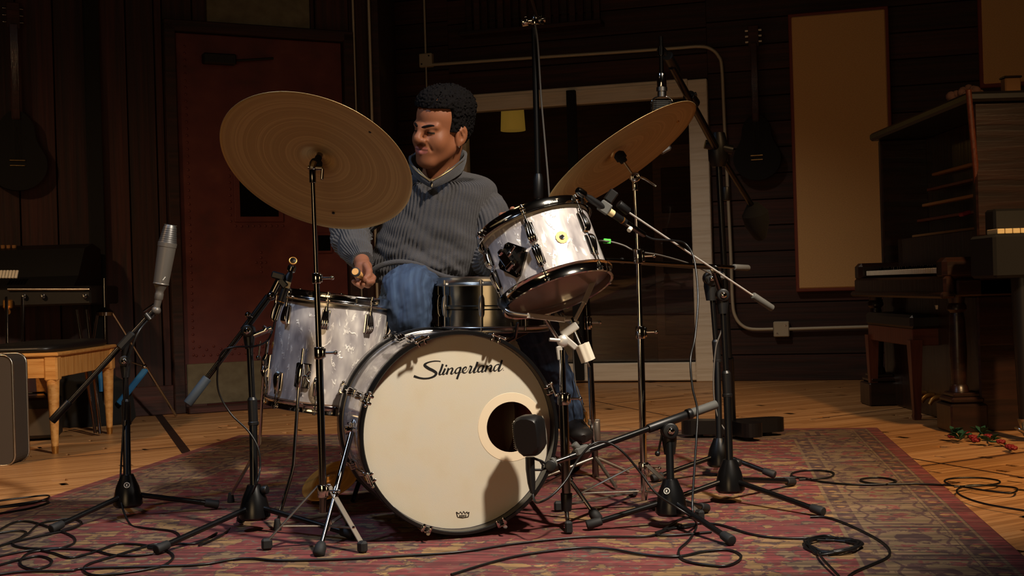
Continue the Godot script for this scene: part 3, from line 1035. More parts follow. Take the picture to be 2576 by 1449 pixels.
func build_floor_tom() -> void:
	var r := 0.1785
	var h := 0.338
	var mid := P(826, 884, 4.12)
	var ax := (CB * Vector3(0.118, 1.0, -0.02)).normalized()
	var x := Vector3(1, 0, 0)
	x = (x - ax * x.dot(ax)).normalized()
	var bs := Basis(x, ax, x.cross(ax))
	var t := thing("floor_tom", "white pearl floor tom on three bent chrome legs beside the bass drum", "drum", mid - ax * (h / 2), bs)
	own(mb().lathe(Transform3D.IDENTITY, [Vector2(r, 0.0), Vector2(r, h)], 96), "shell", M.white_pearl, t)
	own(mb().lathe(Transform3D.IDENTITY, [Vector2(r + 0.0008, h - 0.02), Vector2(r + 0.0008, h)], 64), "clear_collar", M.dull_chrome, t)
	var la := shell_hit(822, 775, t, r + 0.01).x
	metal_drum(t, r, h, 8, la, 0.030, "clear_skin")
	# badge ring on the left, wing strainer on the rim
	var bd := shell_hit(683, 868, t, r)
	own(mb().lathe(round_at(bd.x, r, bd.y) * Transform3D(Basis(Vector3(1, 0, 0), PI / 2), Vector3.ZERO), [Vector2(0.012, 0), Vector2(0.012, 0.003), Vector2(0.006, 0.005), Vector2(0.004, 0.003), Vector2(0, 0.003)], 20), "vent_badge", M.brass, t)
	var st := shell_hit(918, 735, t, r + 0.01)
	own(mb().box(round_at(st.x, r + 0.009, h + 0.006), Vector3(0.055, 0.020, 0.006), 0.003), "rim_clip", M.chrome, t)
	# legs in their brackets
	for q in [[Vector2(757, 945), Vector3(750, 840, 0), Vector3(737, 1180, 0), Vector3(703, 1300, 0), Vector2(698, 1333)], [Vector2(668, 955), Vector3(664, 900, 0), Vector3(652, 1122, 0), Vector3(590, 1236, 0), Vector2(581, 1263)]]:
		var bh := shell_hit(q[0].x, q[0].y, t, r + 0.02)
		if q[0].x < 700: bh = Vector2(-1.62, 0.10)
		var bx := round_at(bh.x, r, bh.y)
		var br := own(mb().box(bx * Transform3D(Basis.IDENTITY, Vector3(0, 0, 0.004)), Vector3(0.052, 0.078, 0.008), 0.003).tube([bx * Vector3(0, 0.036, 0.020), bx * Vector3(0, 0.02, 0.024), bx * Vector3(0, -0.02, 0.024), bx * Vector3(0, -0.036, 0.020)], [0.009, 0.013, 0.013, 0.009], 14), "leg_bracket", M.chrome, t)
		var wv := wing(bx * Transform3D(Basis(Vector3(0, 0, 1), -PI / 2), Vector3(0.012, 0, 0.024)), 1.0)
		own(wv, "wing_screw", M.chrome, br)
		var inv := t.transform.affine_inverse()
		var top := bx * Vector3(0, 0.085, 0.024)
		var foot := inv * (G(q[4].x, q[4].y) + Vector3(0, 0.022, 0))
		var zf := -(G(q[4].x, q[4].y).z)
		var knee := inv * P(q[2].x, q[2].y, lerpf(-(t.transform * bx.origin).z, zf, 0.6))
		var leg := own(mb().tube([top, bx * Vector3(0, -0.05, 0.024), knee + (bx.origin - knee).normalized() * 0.012, knee + (foot - knee).normalized() * 0.012, foot], 0.0055, 12), "leg", M.chrome, t)
		var fx := Transform3D(Basis(inv.basis * Vector3(1, 0, 0), inv.basis * Vector3(0, 1, 0), inv.basis * Vector3(0, 0, 1)), inv * G(q[4].x, q[4].y))
		own(mb().lathe(fx, [Vector2(0, 0), Vector2(0.0125, 0), Vector2(0.0125, 0.005), Vector2(0.008, 0.032), Vector2(0.005, 0.034), Vector2(0, 0.034)], 14), "rubber_foot", M.rubber, leg)
	# third leg behind
	var bx3 := round_at(2.3, r, 0.10)
	var br3 := own(mb().box(bx3 * Transform3D(Basis.IDENTITY, Vector3(0, 0, 0.004)), Vector3(0.052, 0.078, 0.008), 0.003).tube([bx3 * Vector3(0, 0.036, 0.020), bx3 * Vector3(0, 0, 0.024), bx3 * Vector3(0, -0.036, 0.020)], 0.012, 12), "leg_bracket", M.chrome, t)
	var w3 := t.transform * (bx3 * Vector3(0, -0.05, 0.024))
	var f3 := Vector3(w3.x + 0.05, RUG, w3.z - 0.05)
	var i3 := t.transform.affine_inverse()
	var lg3 := own(mb().tube([bx3 * Vector3(0, 0.085, 0.024), bx3 * Vector3(0, -0.05, 0.024), i3 * Vector3(w3.x, 0.12, w3.z), i3 * (f3 + Vector3(0, 0.02, 0))], 0.0055, 12), "leg", M.chrome, t)
	own(mb().lathe(Transform3D(i3.basis, i3 * f3), [Vector2(0, 0), Vector2(0.0125, 0), Vector2(0.0125, 0.005), Vector2(0.008, 0.032), Vector2(0, 0.034)], 14), "rubber_foot", M.rubber, lg3)

func build_rack_tom() -> Node3D:
	var r := 0.1655
	var h := 0.195
	var mid := P(1371, 650, 3.76)
	var ax := (CB * Vector3(-0.315, 0.905, -0.285)).normalized()
	var z := Vector3(0, 0, 1)
	z = (z - ax * z.dot(ax)).normalized()
	var t := thing("rack_tom", "white pearl rack tom tilted on a chrome basket stand", "drum", mid - ax * (h / 2), Basis(ax.cross(z), ax, z))
	own(mb().lathe(Transform3D.IDENTITY, [Vector2(r, 0.0), Vector2(r, h)], 96), "shell", M.white_pearl, t)
	var la := shell_hit(1336, 590, t, r + 0.012).x
	metal_drum(t, r, h, 6, la, 0.034, "clear_skin")
	var bd := shell_hit(1413, 597, t, r)
	var bxf := round_at(bd.x, r, bd.y) * Transform3D(Basis(Vector3(1, 0, 0), PI / 2), Vector3.ZERO)
	var rim := PackedVector2Array()
	for i in 48:
		var a := TAU * i / 48
		var q := 0.0185 + 0.0006 * cos(a * 12.0)
		rim.append(Vector2(cos(a) * q, sin(a) * q))
	var bdg := own(mb().prism(round_at(bd.x, r - 0.0006, bd.y), rim, 0.0022), "badge", M.badge_gold, t, "round brass badge with a vent hole")
	own(mb().ring(bxf * Transform3D(Basis.IDENTITY, Vector3(0, 0.002, 0)), 0.0062, 0.0022, 20, 8), "grommet", M.chrome, bdg)
	own(mb().lathe(bxf, [Vector2(0, 0), Vector2(0.0045, 0), Vector2(0.0045, 0.0024), Vector2(0, 0.0024)], 14), "vent", M.felt_black, bdg)
	# four cornered mounting plate with its clamp
	var c := []
	for q in [Vector2(1276, 612), Vector2(1327, 629), Vector2(1306, 696), Vector2(1262, 672)]:
		c.append(shell_hit(q.x, q.y, t, r + 0.002))
	var mc: Vector2 = (c[0] + c[1] + c[2] + c[3]) / 4.0
	var px := round_at(mc.x, r, mc.y)
	var poly := PackedVector2Array()
	var corners := []
	for q in c:
		var d: Vector2 = Vector2((q.x - mc.x) * r, q.y - mc.y)
		var e := Vector2(-d.y, d.x).normalized() * 0.007
		corners.append(d - e); corners.append(d + e)
	corners.sort_custom(func(u, w): return u.angle() < w.angle())
	for q in corners: poly.append(q)
	var pl := own(mb().prism(px * Transform3D(Basis.IDENTITY, Vector3(0, 0, -0.004)), poly, 0.010), "mount_plate", M.dark_chrome, t, "four cornered chrome mounting plate")
	var cl := mb()
	cl.box(px * Transform3D(Basis(Vector3(0, 0, 1), 0.3), Vector3(-0.008, 0.004, 0.018)), Vector3(0.036, 0.056, 0.026), 0.006)
	cl.box(px * Transform3D(Basis(Vector3(0, 0, 1), 0.3), Vector3(-0.014, 0.026, 0.028)), Vector3(0.020, 0.016, 0.016), 0.004)
	cl.box(px * Transform3D(Basis(Vector3(0, 0, 1), 0.3), Vector3(-0.002, -0.024, 0.026)), Vector3(0.034, 0.016, 0.014), 0.004)
	cl.lathe(px * Transform3D(Basis(Vector3(0, 0, 1), -1.1), Vector3(0.006, 0.006, 0.028)), [Vector2(0, 0), Vector2(0.006, 0), Vector2(0.006, 0.012), Vector2(0.0035, 0.014), Vector2(0.0035, 0.034), Vector2(0, 0.035)], 12)
	own(cl, "mount_clamp", M.chrome, pl)
	for q in c:
		var d: Vector2 = Vector2((q.x - mc.x) * r, q.y - mc.y) * 0.86
		own(mb().lathe(px * Transform3D(Basis(Vector3(1, 0, 0), PI / 2), Vector3(d.x, d.y, 0.005)), [Vector2(0.0055, 0), Vector2(0.005, 0.0035), Vector2(0, 0.0045)], 12), "plate_screw", M.chrome, pl)
	# small muffler clip and maker's mark on the top rim
	var mk := shell_hit(1395, 532, t, r + 0.008)
	var lm := TextMesh.new()
	lm.text = "Slingerland"
	lm.font = sys_font("Droid Serif", true)
	lm.font_size = 12
	lm.pixel_size = 0.00062
	lm.depth = 0.0004
	var mark := shared(lm, "engraved_mark", M.ivory, t, round_at(mk.x, r + 0.0064, h + 0.008))
	mark.set_meta("label", "small maker's name on the rim")
	return t

func sys_font(fam: String, italic := false) -> Font:
	var f := SystemFont.new()
	f.font_names = PackedStringArray([fam])
	f.font_italic = italic
	f.font_weight = 700
	return f

func build_snare() -> void:
	var r := 0.178
	var h := 0.150
	var top := P(1238, 704, 4.20)
	var t := thing("snare_drum", "dull metal snare drum standing behind the bass drum", "drum", Vector3(top.x, top.y - h - 0.01, top.z), Basis(Vector3(0, 0, 1), -0.02))
	own(mb().lathe(Transform3D.IDENTITY, [Vector2(r, 0), Vector2(r, 0.062), Vector2(r + 0.004, 0.066), Vector2(r + 0.004, 0.074), Vector2(r, 0.078), Vector2(r, h)], 72, 0.6), "shell", M.nickel, t)
	own(mb().lathe(Transform3D(Basis.IDENTITY, Vector3(0, h - 0.008, 0)), ring_profile(r, 0.028, true), 64, 0.7), "rim", M.dull_chrome, t)
	own(mb().lathe(Transform3D(Basis.IDENTITY, Vector3(0, 0.008, 0)), ring_profile(r, 0.02, false), 64, 0.7), "rim", M.dull_chrome, t)
	own(mb().lathe(Transform3D.IDENTITY, [Vector2(r + 0.003, h - 0.01), Vector2(r + 0.002, h + 0.004), Vector2(0, h + 0.005)], 48), "drum_head", M.coated_skin, t)
	own(mb().lathe(Transform3D.IDENTITY, [Vector2(0, -0.004), Vector2(r + 0.002, -0.003), Vector2(r + 0.003, 0.01)], 48), "drum_head", M.clear_skin, t)
	for i in 8:
		var x := round_at(-0.98 + TAU * i / 8, r, h / 2)
		var lu := mb()
		lu.tube([x * Vector3(0, -0.036, 0.006), x * Vector3(0, -0.026, 0.011), x * Vector3(0, 0, 0.013), x * Vector3(0, 0.026, 0.011), x * Vector3(0, 0.036, 0.006)], [0.004, 0.0075, 0.009, 0.0075, 0.004], 10)
		var o := own(lu, "lug", M.dull_chrome, t)
		own(mb().cyl(x * Vector3(0, -h / 2 - 0.004, 0.011), x * Vector3(0, h / 2 + 0.010, 0.011), 0.0028, -1, 8).cyl(x * Vector3(0, h / 2 - 0.002, 0.010), x * Vector3(0, h / 2 + 0.008, 0.010), 0.006, -1, 10), "tension_rod", M.dull_chrome, o)
	var w := t.position
	var s := thing("snare_stand", "chrome tripod stand holding up the snare drum", "stand", Vector3(w.x, RUG, w.z))
	put(mb().cyl(Vector3(w.x, 0.10, w.z), Vector3(w.x, w.y - 0.05, w.z), 0.0125), "pole", M.chrome, s)
	for i in 3:
		var a := 0.4 + TAU * i / 3
		var d := Vector3(sin(a), 0, cos(a))
		put(mb().tube([Vector3(w.x, w.y - 0.06, w.z), Vector3(w.x, w.y - 0.045, w.z) + d * 0.10, Vector3(w.x, w.y - 0.026, w.z) + d * (r + 0.004), Vector3(w.x, w.y + 0.02, w.z) + d * (r + 0.026)], 0.006, 8), "basket_arm", M.dark_chrome, s)
		put(mb().tube([Vector3(w.x, 0.20, w.z), Vector3(w.x, RUG + 0.012, w.z) + d * 0.20], 0.007, 8), "leg", M.chrome, s)

# strokes of the script lettering, in pixels of a big crop; width in the same pixels
func script_strokes() -> Array:
	return [
		[[932, 336, 20], [860, 328, 22], [770, 332, 24], [660, 358, 30], [590, 402, 48], [600, 436, 60], [680, 490, 62], [780, 540, 60], [836, 590, 58], [800, 650, 46], [710, 690, 38], [600, 706, 36], [480, 694, 40], [352, 652, 50]],
		[[980, 392, 46], [945, 500, 46], [905, 600, 44], [925, 622, 24], [965, 606, 12], [1000, 560, 10]],
		[[1054, 428, 44], [1052, 432, 44]],
		[[1030, 488, 44], [1000, 560, 44], [978, 600, 42], [1000, 618, 22], [1040, 590, 10], [1080, 530, 10]],
		[[1105, 480, 42], [1085, 540, 42], [1062, 618, 42]],
		[[1078, 570, 10], [1120, 510, 14], [1170, 478, 24], [1192, 500, 38], [1172, 556, 42], [1156, 594, 40], [1180, 606, 20], [1215, 580, 10], [1250, 530, 10]],
		[[1378, 466, 36], [1310, 474, 18], [1262, 520, 30], [1246, 574, 38], [1276, 592, 22], [1320, 562, 12], [1360, 500, 14]],
		[[1370, 470, 44], [1330, 590, 46], [1284, 716, 46]],
		[[1340, 590, 10], [1400, 560, 10], [1450, 530, 12], [1490, 486, 18], [1474, 456, 26], [1424, 490, 36], [1406, 550, 38], [1436, 584, 26], [1490, 570, 12], [1540, 500, 10], [1566, 430, 14]],
		[[1566, 424, 34], [1580, 446, 24], [1604, 448, 30], [1578, 520, 42], [1556, 572, 40], [1580, 582, 18], [1620, 548, 10], [1660, 470, 10]],
		[[1730, 346, 46], [1694, 450, 46], [1648, 560, 44], [1670, 576, 20], [1710, 550, 10], [1730, 520, 10]],
		[[1870, 432, 34], [1800, 436, 18], [1752, 490, 32], [1738, 546, 38], [1768, 564, 22], [1820, 520, 12], [1850, 460, 14]],
		[[1866, 430, 42], [1830, 530, 42], [1824, 560, 34], [1850, 562, 16], [1890, 520, 10]],
		[[1940, 420, 42], [1918, 490, 42], [1896, 560, 42]],
		[[1912, 512, 10], [1960, 448, 14], [2010, 418, 24], [2032, 440, 38], [2012, 500, 42], [1998, 540, 40], [2024, 552, 18], [2060, 520, 10]],
		[[2200, 400, 30], [2140, 410, 18], [2096, 460, 32], [2082, 520, 38], [2110, 542, 22], [2160, 500, 12], [2200, 420, 14]],
		[[2258, 306, 46], [2222, 420, 46], [2182, 530, 42], [2210, 540, 18], [2250, 510, 12], [2284, 474, 10]],
		[[2288, 524, 16], [2290, 526, 16]],
	]

func ribbon(m: MB, x: Transform3D, pts: Array) -> void:      # a flat inked stroke; pts are (x, y, width)
	var nn := x.basis.z.normalized()
	var sm := []
	for i in pts.size() - 1:
		var a: Vector3 = pts[maxi(i - 1, 0)]
		var b: Vector3 = pts[i]
		var c: Vector3 = pts[i + 1]
		var d: Vector3 = pts[mini(i + 2, pts.size() - 1)]
		for k in 6: sm.append(b.cubic_interpolate(c, a, d, k / 6.0))
	sm.append(pts[-1])
	var f := m.v.size()
	for i in sm.size():
		var t := Vector2(sm[mini(i + 1, sm.size() - 1)].x - sm[maxi(i - 1, 0)].x, sm[mini(i + 1, sm.size() - 1)].y - sm[maxi(i - 1, 0)].y).normalized()
		var e: Vector2 = Vector2(-t.y, t.x) * sm[i].z / 2
		m.vert(x * Vector3(sm[i].x + e.x, sm[i].y + e.y, 0), nn)
		m.vert(x * Vector3(sm[i].x - e.x, sm[i].y - e.y, 0), nn)
	for i in sm.size() - 1: m.quad(f + 2 * i, f + 2 * i + 1, f + 2 * i + 3, f + 2 * i + 2)
	if pts[0].z > 40 * 0.00001 and (pts[0] - pts[1]).length() < pts[0].z * 0.3:
		var cc := m.vert(x * Vector3(pts[0].x, pts[0].y, 0), nn)
		var g := m.v.size()
		for k in 16: m.vert(x * Vector3(pts[0].x + cos(TAU * k / 16) * pts[0].z / 2, pts[0].y + sin(TAU * k / 16) * pts[0].z / 2, 0), nn)
		for k in 16: m.tri(cc, g + k, g + (k + 1) % 16)

func build_bass_drum() -> Node3D:
	var r := 0.2795
	var hd := 0.178                       # skin planes at z = +-hd
	var fc := P(1158, 1094, 3.60)
	var yaw := 0.285
	var bs := Basis(Vector3.UP, yaw) * Basis(Vector3(0, 0, 1), 0.0)
	var nrm := bs * Vector3(0, 0, 1)
	var mid := fc - nrm * 0.200
	mid.y = 0.312
	var t := thing("bass_drum", "white pearl bass drum with black hoops and a lettered cream front skin", "drum", Vector3(mid.x, RUG, mid.z), bs)
	var cy := 0.312 - RUG
	var z2y := Basis(Vector3(1, 0, 0), PI / 2)          # lathe axis y becomes z
	var cx := Transform3D(z2y, Vector3(0, cy, 0))
	own(mb().lathe(cx, [Vector2(r - 0.007, -0.172), Vector2(r, -0.172), Vector2(r, 0.172), Vector2(r - 0.007, 0.172)], 128), "shell", M.white_pearl, t)
	own(mb().lathe(cx, [Vector2(r - 0.007, 0.172), Vector2(r - 0.007, -0.172)], 96), "shell_lining", M.inside_mahogany, t)
	for s in [1, -1]:
		var pr := [Vector2(r + 0.001, 0.165), Vector2(r + 0.0115, 0.165), Vector2(r + 0.0125, 0.167), Vector2(r + 0.0125, 0.211), Vector2(r + 0.0105, 0.2145), Vector2(r + 0.003, 0.2145), Vector2(r + 0.0005, 0.212), Vector2(r + 0.0005, 0.175)]
		var hx := cx if s == 1 else Transform3D(z2y.rotated(Vector3(0, 1, 0), PI), Vector3(0, cy, 0))
		var ho := own(mb().lathe(hx, pr, 128, 0.6), "hoop", M.hoop_black, t)
		own(mb().lathe(hx, [Vector2(r + 0.0127, 0.180), Vector2(r + 0.0132, 0.181), Vector2(r + 0.0132, 0.192), Vector2(r + 0.0127, 0.193)], 128), "hoop_inlay", M.dull_chrome, ho)
		own(mb().lathe(hx, [Vector2(r + 0.0008, 0.160), Vector2(r + 0.0045, 0.162), Vector2(r + 0.0045, 0.170), Vector2(r + 0.001, 0.172)], 128), "flesh_hoop", M.dull_chrome, t)
	# front skin with an off-centre port
	var hx0 := Vector2(0.158, 0.004)
	var hr := 0.0735
	var hm := mb()
	var sg := 96
	var rows := [0.0, 0.06, 0.25, 0.5, 0.75, 0.93, 1.0]
	var fx := Transform3D(Basis.IDENTITY, Vector3(0, cy, 0))
	for j in rows.size():
		for i in sg + 1:
			var a := TAU * i / sg
			var d := Vector2(cos(a), sin(a))
			var q0 := hx0 + d * hr
			var b := hx0.dot(d)
			var far := -b + sqrt(b * b - hx0.length_squared() + (r - 0.001) * (r - 0.001))
			var p := hx0 + d * lerpf(hr, far, rows[j])
			var rr := p.length() / r
			hm.vert(fx * Vector3(p.x, p.y, hd - 0.006 * smoothstep(0.93, 1.0, rr)), Vector3(0, 0, 1), p * 1.6 + Vector2(0.5, 0.5))
	for j in rows.size() - 1:
		for i in sg:
			var q := j * (sg + 1) + i
			hm.quad(q, q + 1, q + sg + 2, q + sg + 1)
	var fh := own(hm, "drum_head", M.coated_skin, t, "cream coated front skin with an off centre port")
	own(mb().lathe(Transform3D(z2y, Vector3(hx0.x, cy + hx0.y, hd)), [Vector2(0.100, 0.0001), Vector2(0.0995, 0.0007), Vector2(0.0735, 0.0009), Vector2(0.0732, -0.001)], 72, 0.3), "port_ring", M.head_ring, fh, "pale reinforcing ring round the port")
	# script name, traced stroke by stroke onto the skin
	var sc := 1.0 / 8.587
	var fpt := t.transform * Vector3(0, cy, hd + 0.0006)
	var lm := mb()
	var inv := t.transform.affine_inverse()
	for st in script_strokes():
		var pts := []
		for q in st:
			var w := inv * onto(1000 + q[0] * sc, 870 + q[1] * sc, fpt, nrm)
			pts.append(Vector3(w.x, w.y, q[2] * sc / 880.0))
		ribbon(lm, Transform3D(Basis.IDENTITY, Vector3(0, 0, hd + 0.0007)), pts)
	own(lm, "script_lettering", M.ink, fh, "black script name printed on the skin")
	var cw := mb()
	for st in [[[1151, 1300, 2.2], [1148, 1288, 2.0], [1155, 1293, 1.6], [1158, 1287, 1.6], [1163, 1293, 1.6], [1166, 1286, 1.6], [1170, 1292, 1.6], [1175, 1287, 1.6], [1176, 1292, 1.6], [1180, 1288, 2.0], [1178, 1300, 2.2]], [[1151, 1301, 1.8], [1164, 1302.5, 1.8], [1178, 1300, 1.8]]]:
		for i in st.size() - 1:
			var seg := []
			for q in [st[i], st[i + 1]]:
				var w := inv * onto(q[0], q[1], fpt, nrm)
				seg.append(Vector3(w.x, w.y, q[2] / 880.0))
			ribbon(cw, Transform3D(Basis.IDENTITY, Vector3(0, 0, hd + 0.0007)), seg)
	own(cw, "crown_mark", M.ink, fh, "small crown shaped maker's mark")
	var rt := TextMesh.new()
	rt.text = "REMO"
	rt.font = sys_font("Droid Sans")
	rt.font_size = 12
	rt.pixel_size = 0.00062
	rt.depth = 0.0004
	shared(rt, "maker_word", M.ink, fh, Transform3D(Basis.IDENTITY, inv * onto(1164.5, 1297.5, fpt, nrm)))
	# back skin
	own(mb().lathe(cx, [Vector2(0, -hd), Vector2(r - 0.012, -hd), Vector2(r, -hd + 0.008)], 72, 0.6), "drum_head", M.coated_skin, t)
	# lugs, rods and claws
	for i in 8:
		var a := deg_to_rad(22.5 + 45.0 * i)
		var e := Vector3(cos(a), sin(a), 0)
		var c0 := Vector3(0, cy, 0)
		var bb := Basis(Vector3(0, 0, 1).cross(e), Vector3(0, 0, 1), e)      # y along the drum, z outwards
		for s in [1.0, -1.0]:
			var bs2 := bb if s > 0 else Basis(-bb.x, -bb.y, bb.z)
			var lg := shared(lug_mesh(), "lug", M.chrome, t, Transform3D(bs2, c0 + e * r + Vector3(0, 0, 0.085 * s)))
			var rd := mb()
			var base := Vector3(0, 0.028, 0.012)
			rd.cyl(base, base + Vector3(0, 0.124, 0.002), 0.0032, -1, 8)
			var head := base + Vector3(0, 0.126, 0.002)
			if i in [1, 2, 3, 0, 4]:
				rd.tube([head + Vector3(-0.019, 0.003, 0), head + Vector3(0, 0, 0), head + Vector3(0.019, 0.003, 0)], [0.0042, 0.0034, 0.0042], 8)
				rd.ball(head + Vector3(-0.019, 0.003, 0), 0.0052, 8)
				rd.ball(head + Vector3(0.019, 0.003, 0), 0.0052, 8)
			else:
				rd.cyl(head - Vector3(0, 0.004, 0), head + Vector3(0, 0.008, 0), 0.006, -1, 8)
			own(rd, "tension_rod", M.chrome, lg)
			var cm := mb()
			var o := Vector3(0, 0.101, 0.014)
			cm.box(Transform3D(Basis.IDENTITY, o + Vector3(0, 0.005, 0.002)), Vector3(0.026, 0.046, 0.006), 0.002)
			for k in [-1, 1]:
				cm.tube([o + Vector3(0.010 * k, 0.018, 0.001), o + Vector3(0.010 * k, 0.029, -0.002), o + Vector3(0.010 * k, 0.031, -0.012), o + Vector3(0.010 * k, 0.029, -0.018)], [0.0058, 0.0062, 0.0055, 0.0045], 8)
			own(cm, "claw", M.chrome, lg)
	# folding spurs
	for q in [[P(886, 1108, 3.72), G(800, 1400), 1], [P(1408, 1130, 3.86), G(1508, 1312), 2]]:
		var top: Vector3 = q[0]
		var tip: Vector3 = q[1]
		if q[2] == 2: top = t.transform * Vector3(r + 0.012, cy - 0.05, 0.02)
		else: top = t.transform * Vector3(-(r + 0.006), cy + 0.01, 0.05)
		var br := put_in(mb().cyl(top + Vector3(0.0, 0.0, 0.0) - (bs * Vector3(0.02, 0, 0)) * (1 if q[2] == 2 else -1), top + (bs * Vector3(0.022, 0, 0)) * (1 if q[2] == 2 else -1), 0.013, -1, 14, 0.002).cyl(top + Vector3(0, -0.02, 0), top + Vector3(0, 0.02, 0), 0.010, -1, 12), "spur_bracket", M.chrome, t)
		var dd := (tip - top).normalized()
		var a2 := top - dd * 0.03
		var sp := put_in(mb().cyl(a2, top.lerp(tip, 0.52), 0.0085, -1, 12).cyl(top.lerp(tip, 0.50), tip - dd * 0.03, 0.0062, -1, 12).cyl(top.lerp(tip, 0.48), top.lerp(tip, 0.53), 0.011, -1, 12), "spur", M.dark_chrome, t)
		put_in(mb().lathe(Transform3D(frame_to(-dd), tip), [Vector2(0, 0.0), Vector2(0.010, 0.0), Vector2(0.017, 0.008), Vector2(0.016, 0.030), Vector2(0.011, 0.042), Vector2(0.007, 0.045), Vector2(0, 0.045)], 16, 0.9), "rubber_tip", M.rubber, sp)
		put_in(wing(Transform3D(frame_to(Vector3(0.3, 0.6, 0.7)), top), 1.1), "wing_screw", M.chrome, br)
	return t

func put_in(m: MB, called: String, mt: Material, parent: Node3D) -> MeshInstance3D:      # world places into a turned parent
	var x := Transform3D.IDENTITY
	var p: Node = parent
	while p != self and p is Node3D:
		x = (p as Node3D).transform * x
		p = p.get_parent()
	var inv := x.affine_inverse()
	for i in m.v.size():
		m.v[i] = inv * m.v[i]
		m.n[i] = (inv.basis * m.n[i]).normalized()
	return own(m, called, mt, parent)

# ---------------------------------------------------------------- cymbals
func cymbal_mesh(rad: float, bow: float, bell_r: float, bell_h: float) -> MB:      # top skin and underside, y up
	var top := []
	var steps := 26
	for i in steps + 1:
		var q := 1.0 - float(i) / steps
		var rr := maxf(0.006, rad * q)
		var y := bow * (1.0 - pow(rr / rad, 1.7))
		if rr < bell_r: y += bell_h * (0.5 + 0.5 * cos(PI * rr / bell_r))
		top.append(Vector2(rr, y))
	var all := []
	for i in range(steps, -1, -1): all.append(top[i] + Vector2(0, -0.0013))
	all.append(top[0] + Vector2(0.0004, -0.0006))
	for q in top: all.append(q)
	return mb().lathe(Transform3D.IDENTITY, all, 96, 1.2)

func tripod_flat(t: Node3D, base: Vector3, hub_y: float, reach: float, a0: float, m: Material) -> void:
	# three flat legs that splay from a collar, each with a strut back to the pole
	for i in 3:
		var a := a0 + TAU * i / 3.0
		var d := Vector3(sin(a), 0, cos(a))
		var knee := base + d * reach + Vector3(0, 0.022, 0)
		var up := base + Vector3(0, hub_y, 0) + d * 0.02
		var mid := up.lerp(knee, 0.72)
		var w := d.cross(Vector3.UP)
		var l1 := knee - up
		var lg := put(mb().box(Transform3D(Basis(w, l1.normalized(), w.cross(l1.normalized())), (up + knee) / 2), Vector3(0.017, l1.length(), 0.004), 0.0012), "leg", m, t)
		var lo := base + Vector3(0, 0.055, 0) + d * 0.015
		var l2 := mid - lo
		put(mb().box(Transform3D(Basis(w, l2.normalized(), w.cross(l2.normalized())), (mid + lo) / 2), Vector3(0.015, l2.length(), 0.004), 0.0012), "strut", m, lg)
		put(mb().lathe(Transform3D(frame_to(d), mid - d * 0.0), [Vector2(0.0055, -0.004), Vector2(0.0055, 0.004), Vector2(0, 0.005)], 10), "rivet", M.chrome, lg)
		put(mb().box(Transform3D(Basis(w, Vector3.UP, -d), knee + Vector3(0, -0.006, 0)), Vector3(0.022, 0.032, 0.030), 0.006), "rubber_foot", M.rubber, lg)

func collar(a: Vector3, r: float, h: float, side: Vector3) -> MB:      # a clamp with a wing bolt
	var m := mb()
	m.cyl(a - Vector3(0, h / 2, 0), a + Vector3(0, h / 2, 0), r, -1, 16, 0.002)
	m.cyl(a + side * (r - 0.002) - Vector3(0, h * 0.38, 0), a + side * (r - 0.002) + Vector3(0, h * 0.38, 0), 0.0075, -1, 12, 0.002)
	m.cyl(a + side * r, a + side * (r + 0.030), 0.0035, -1, 8)
	m.ball(a + side * (r + 0.034), 0.0065, 10)
	return m

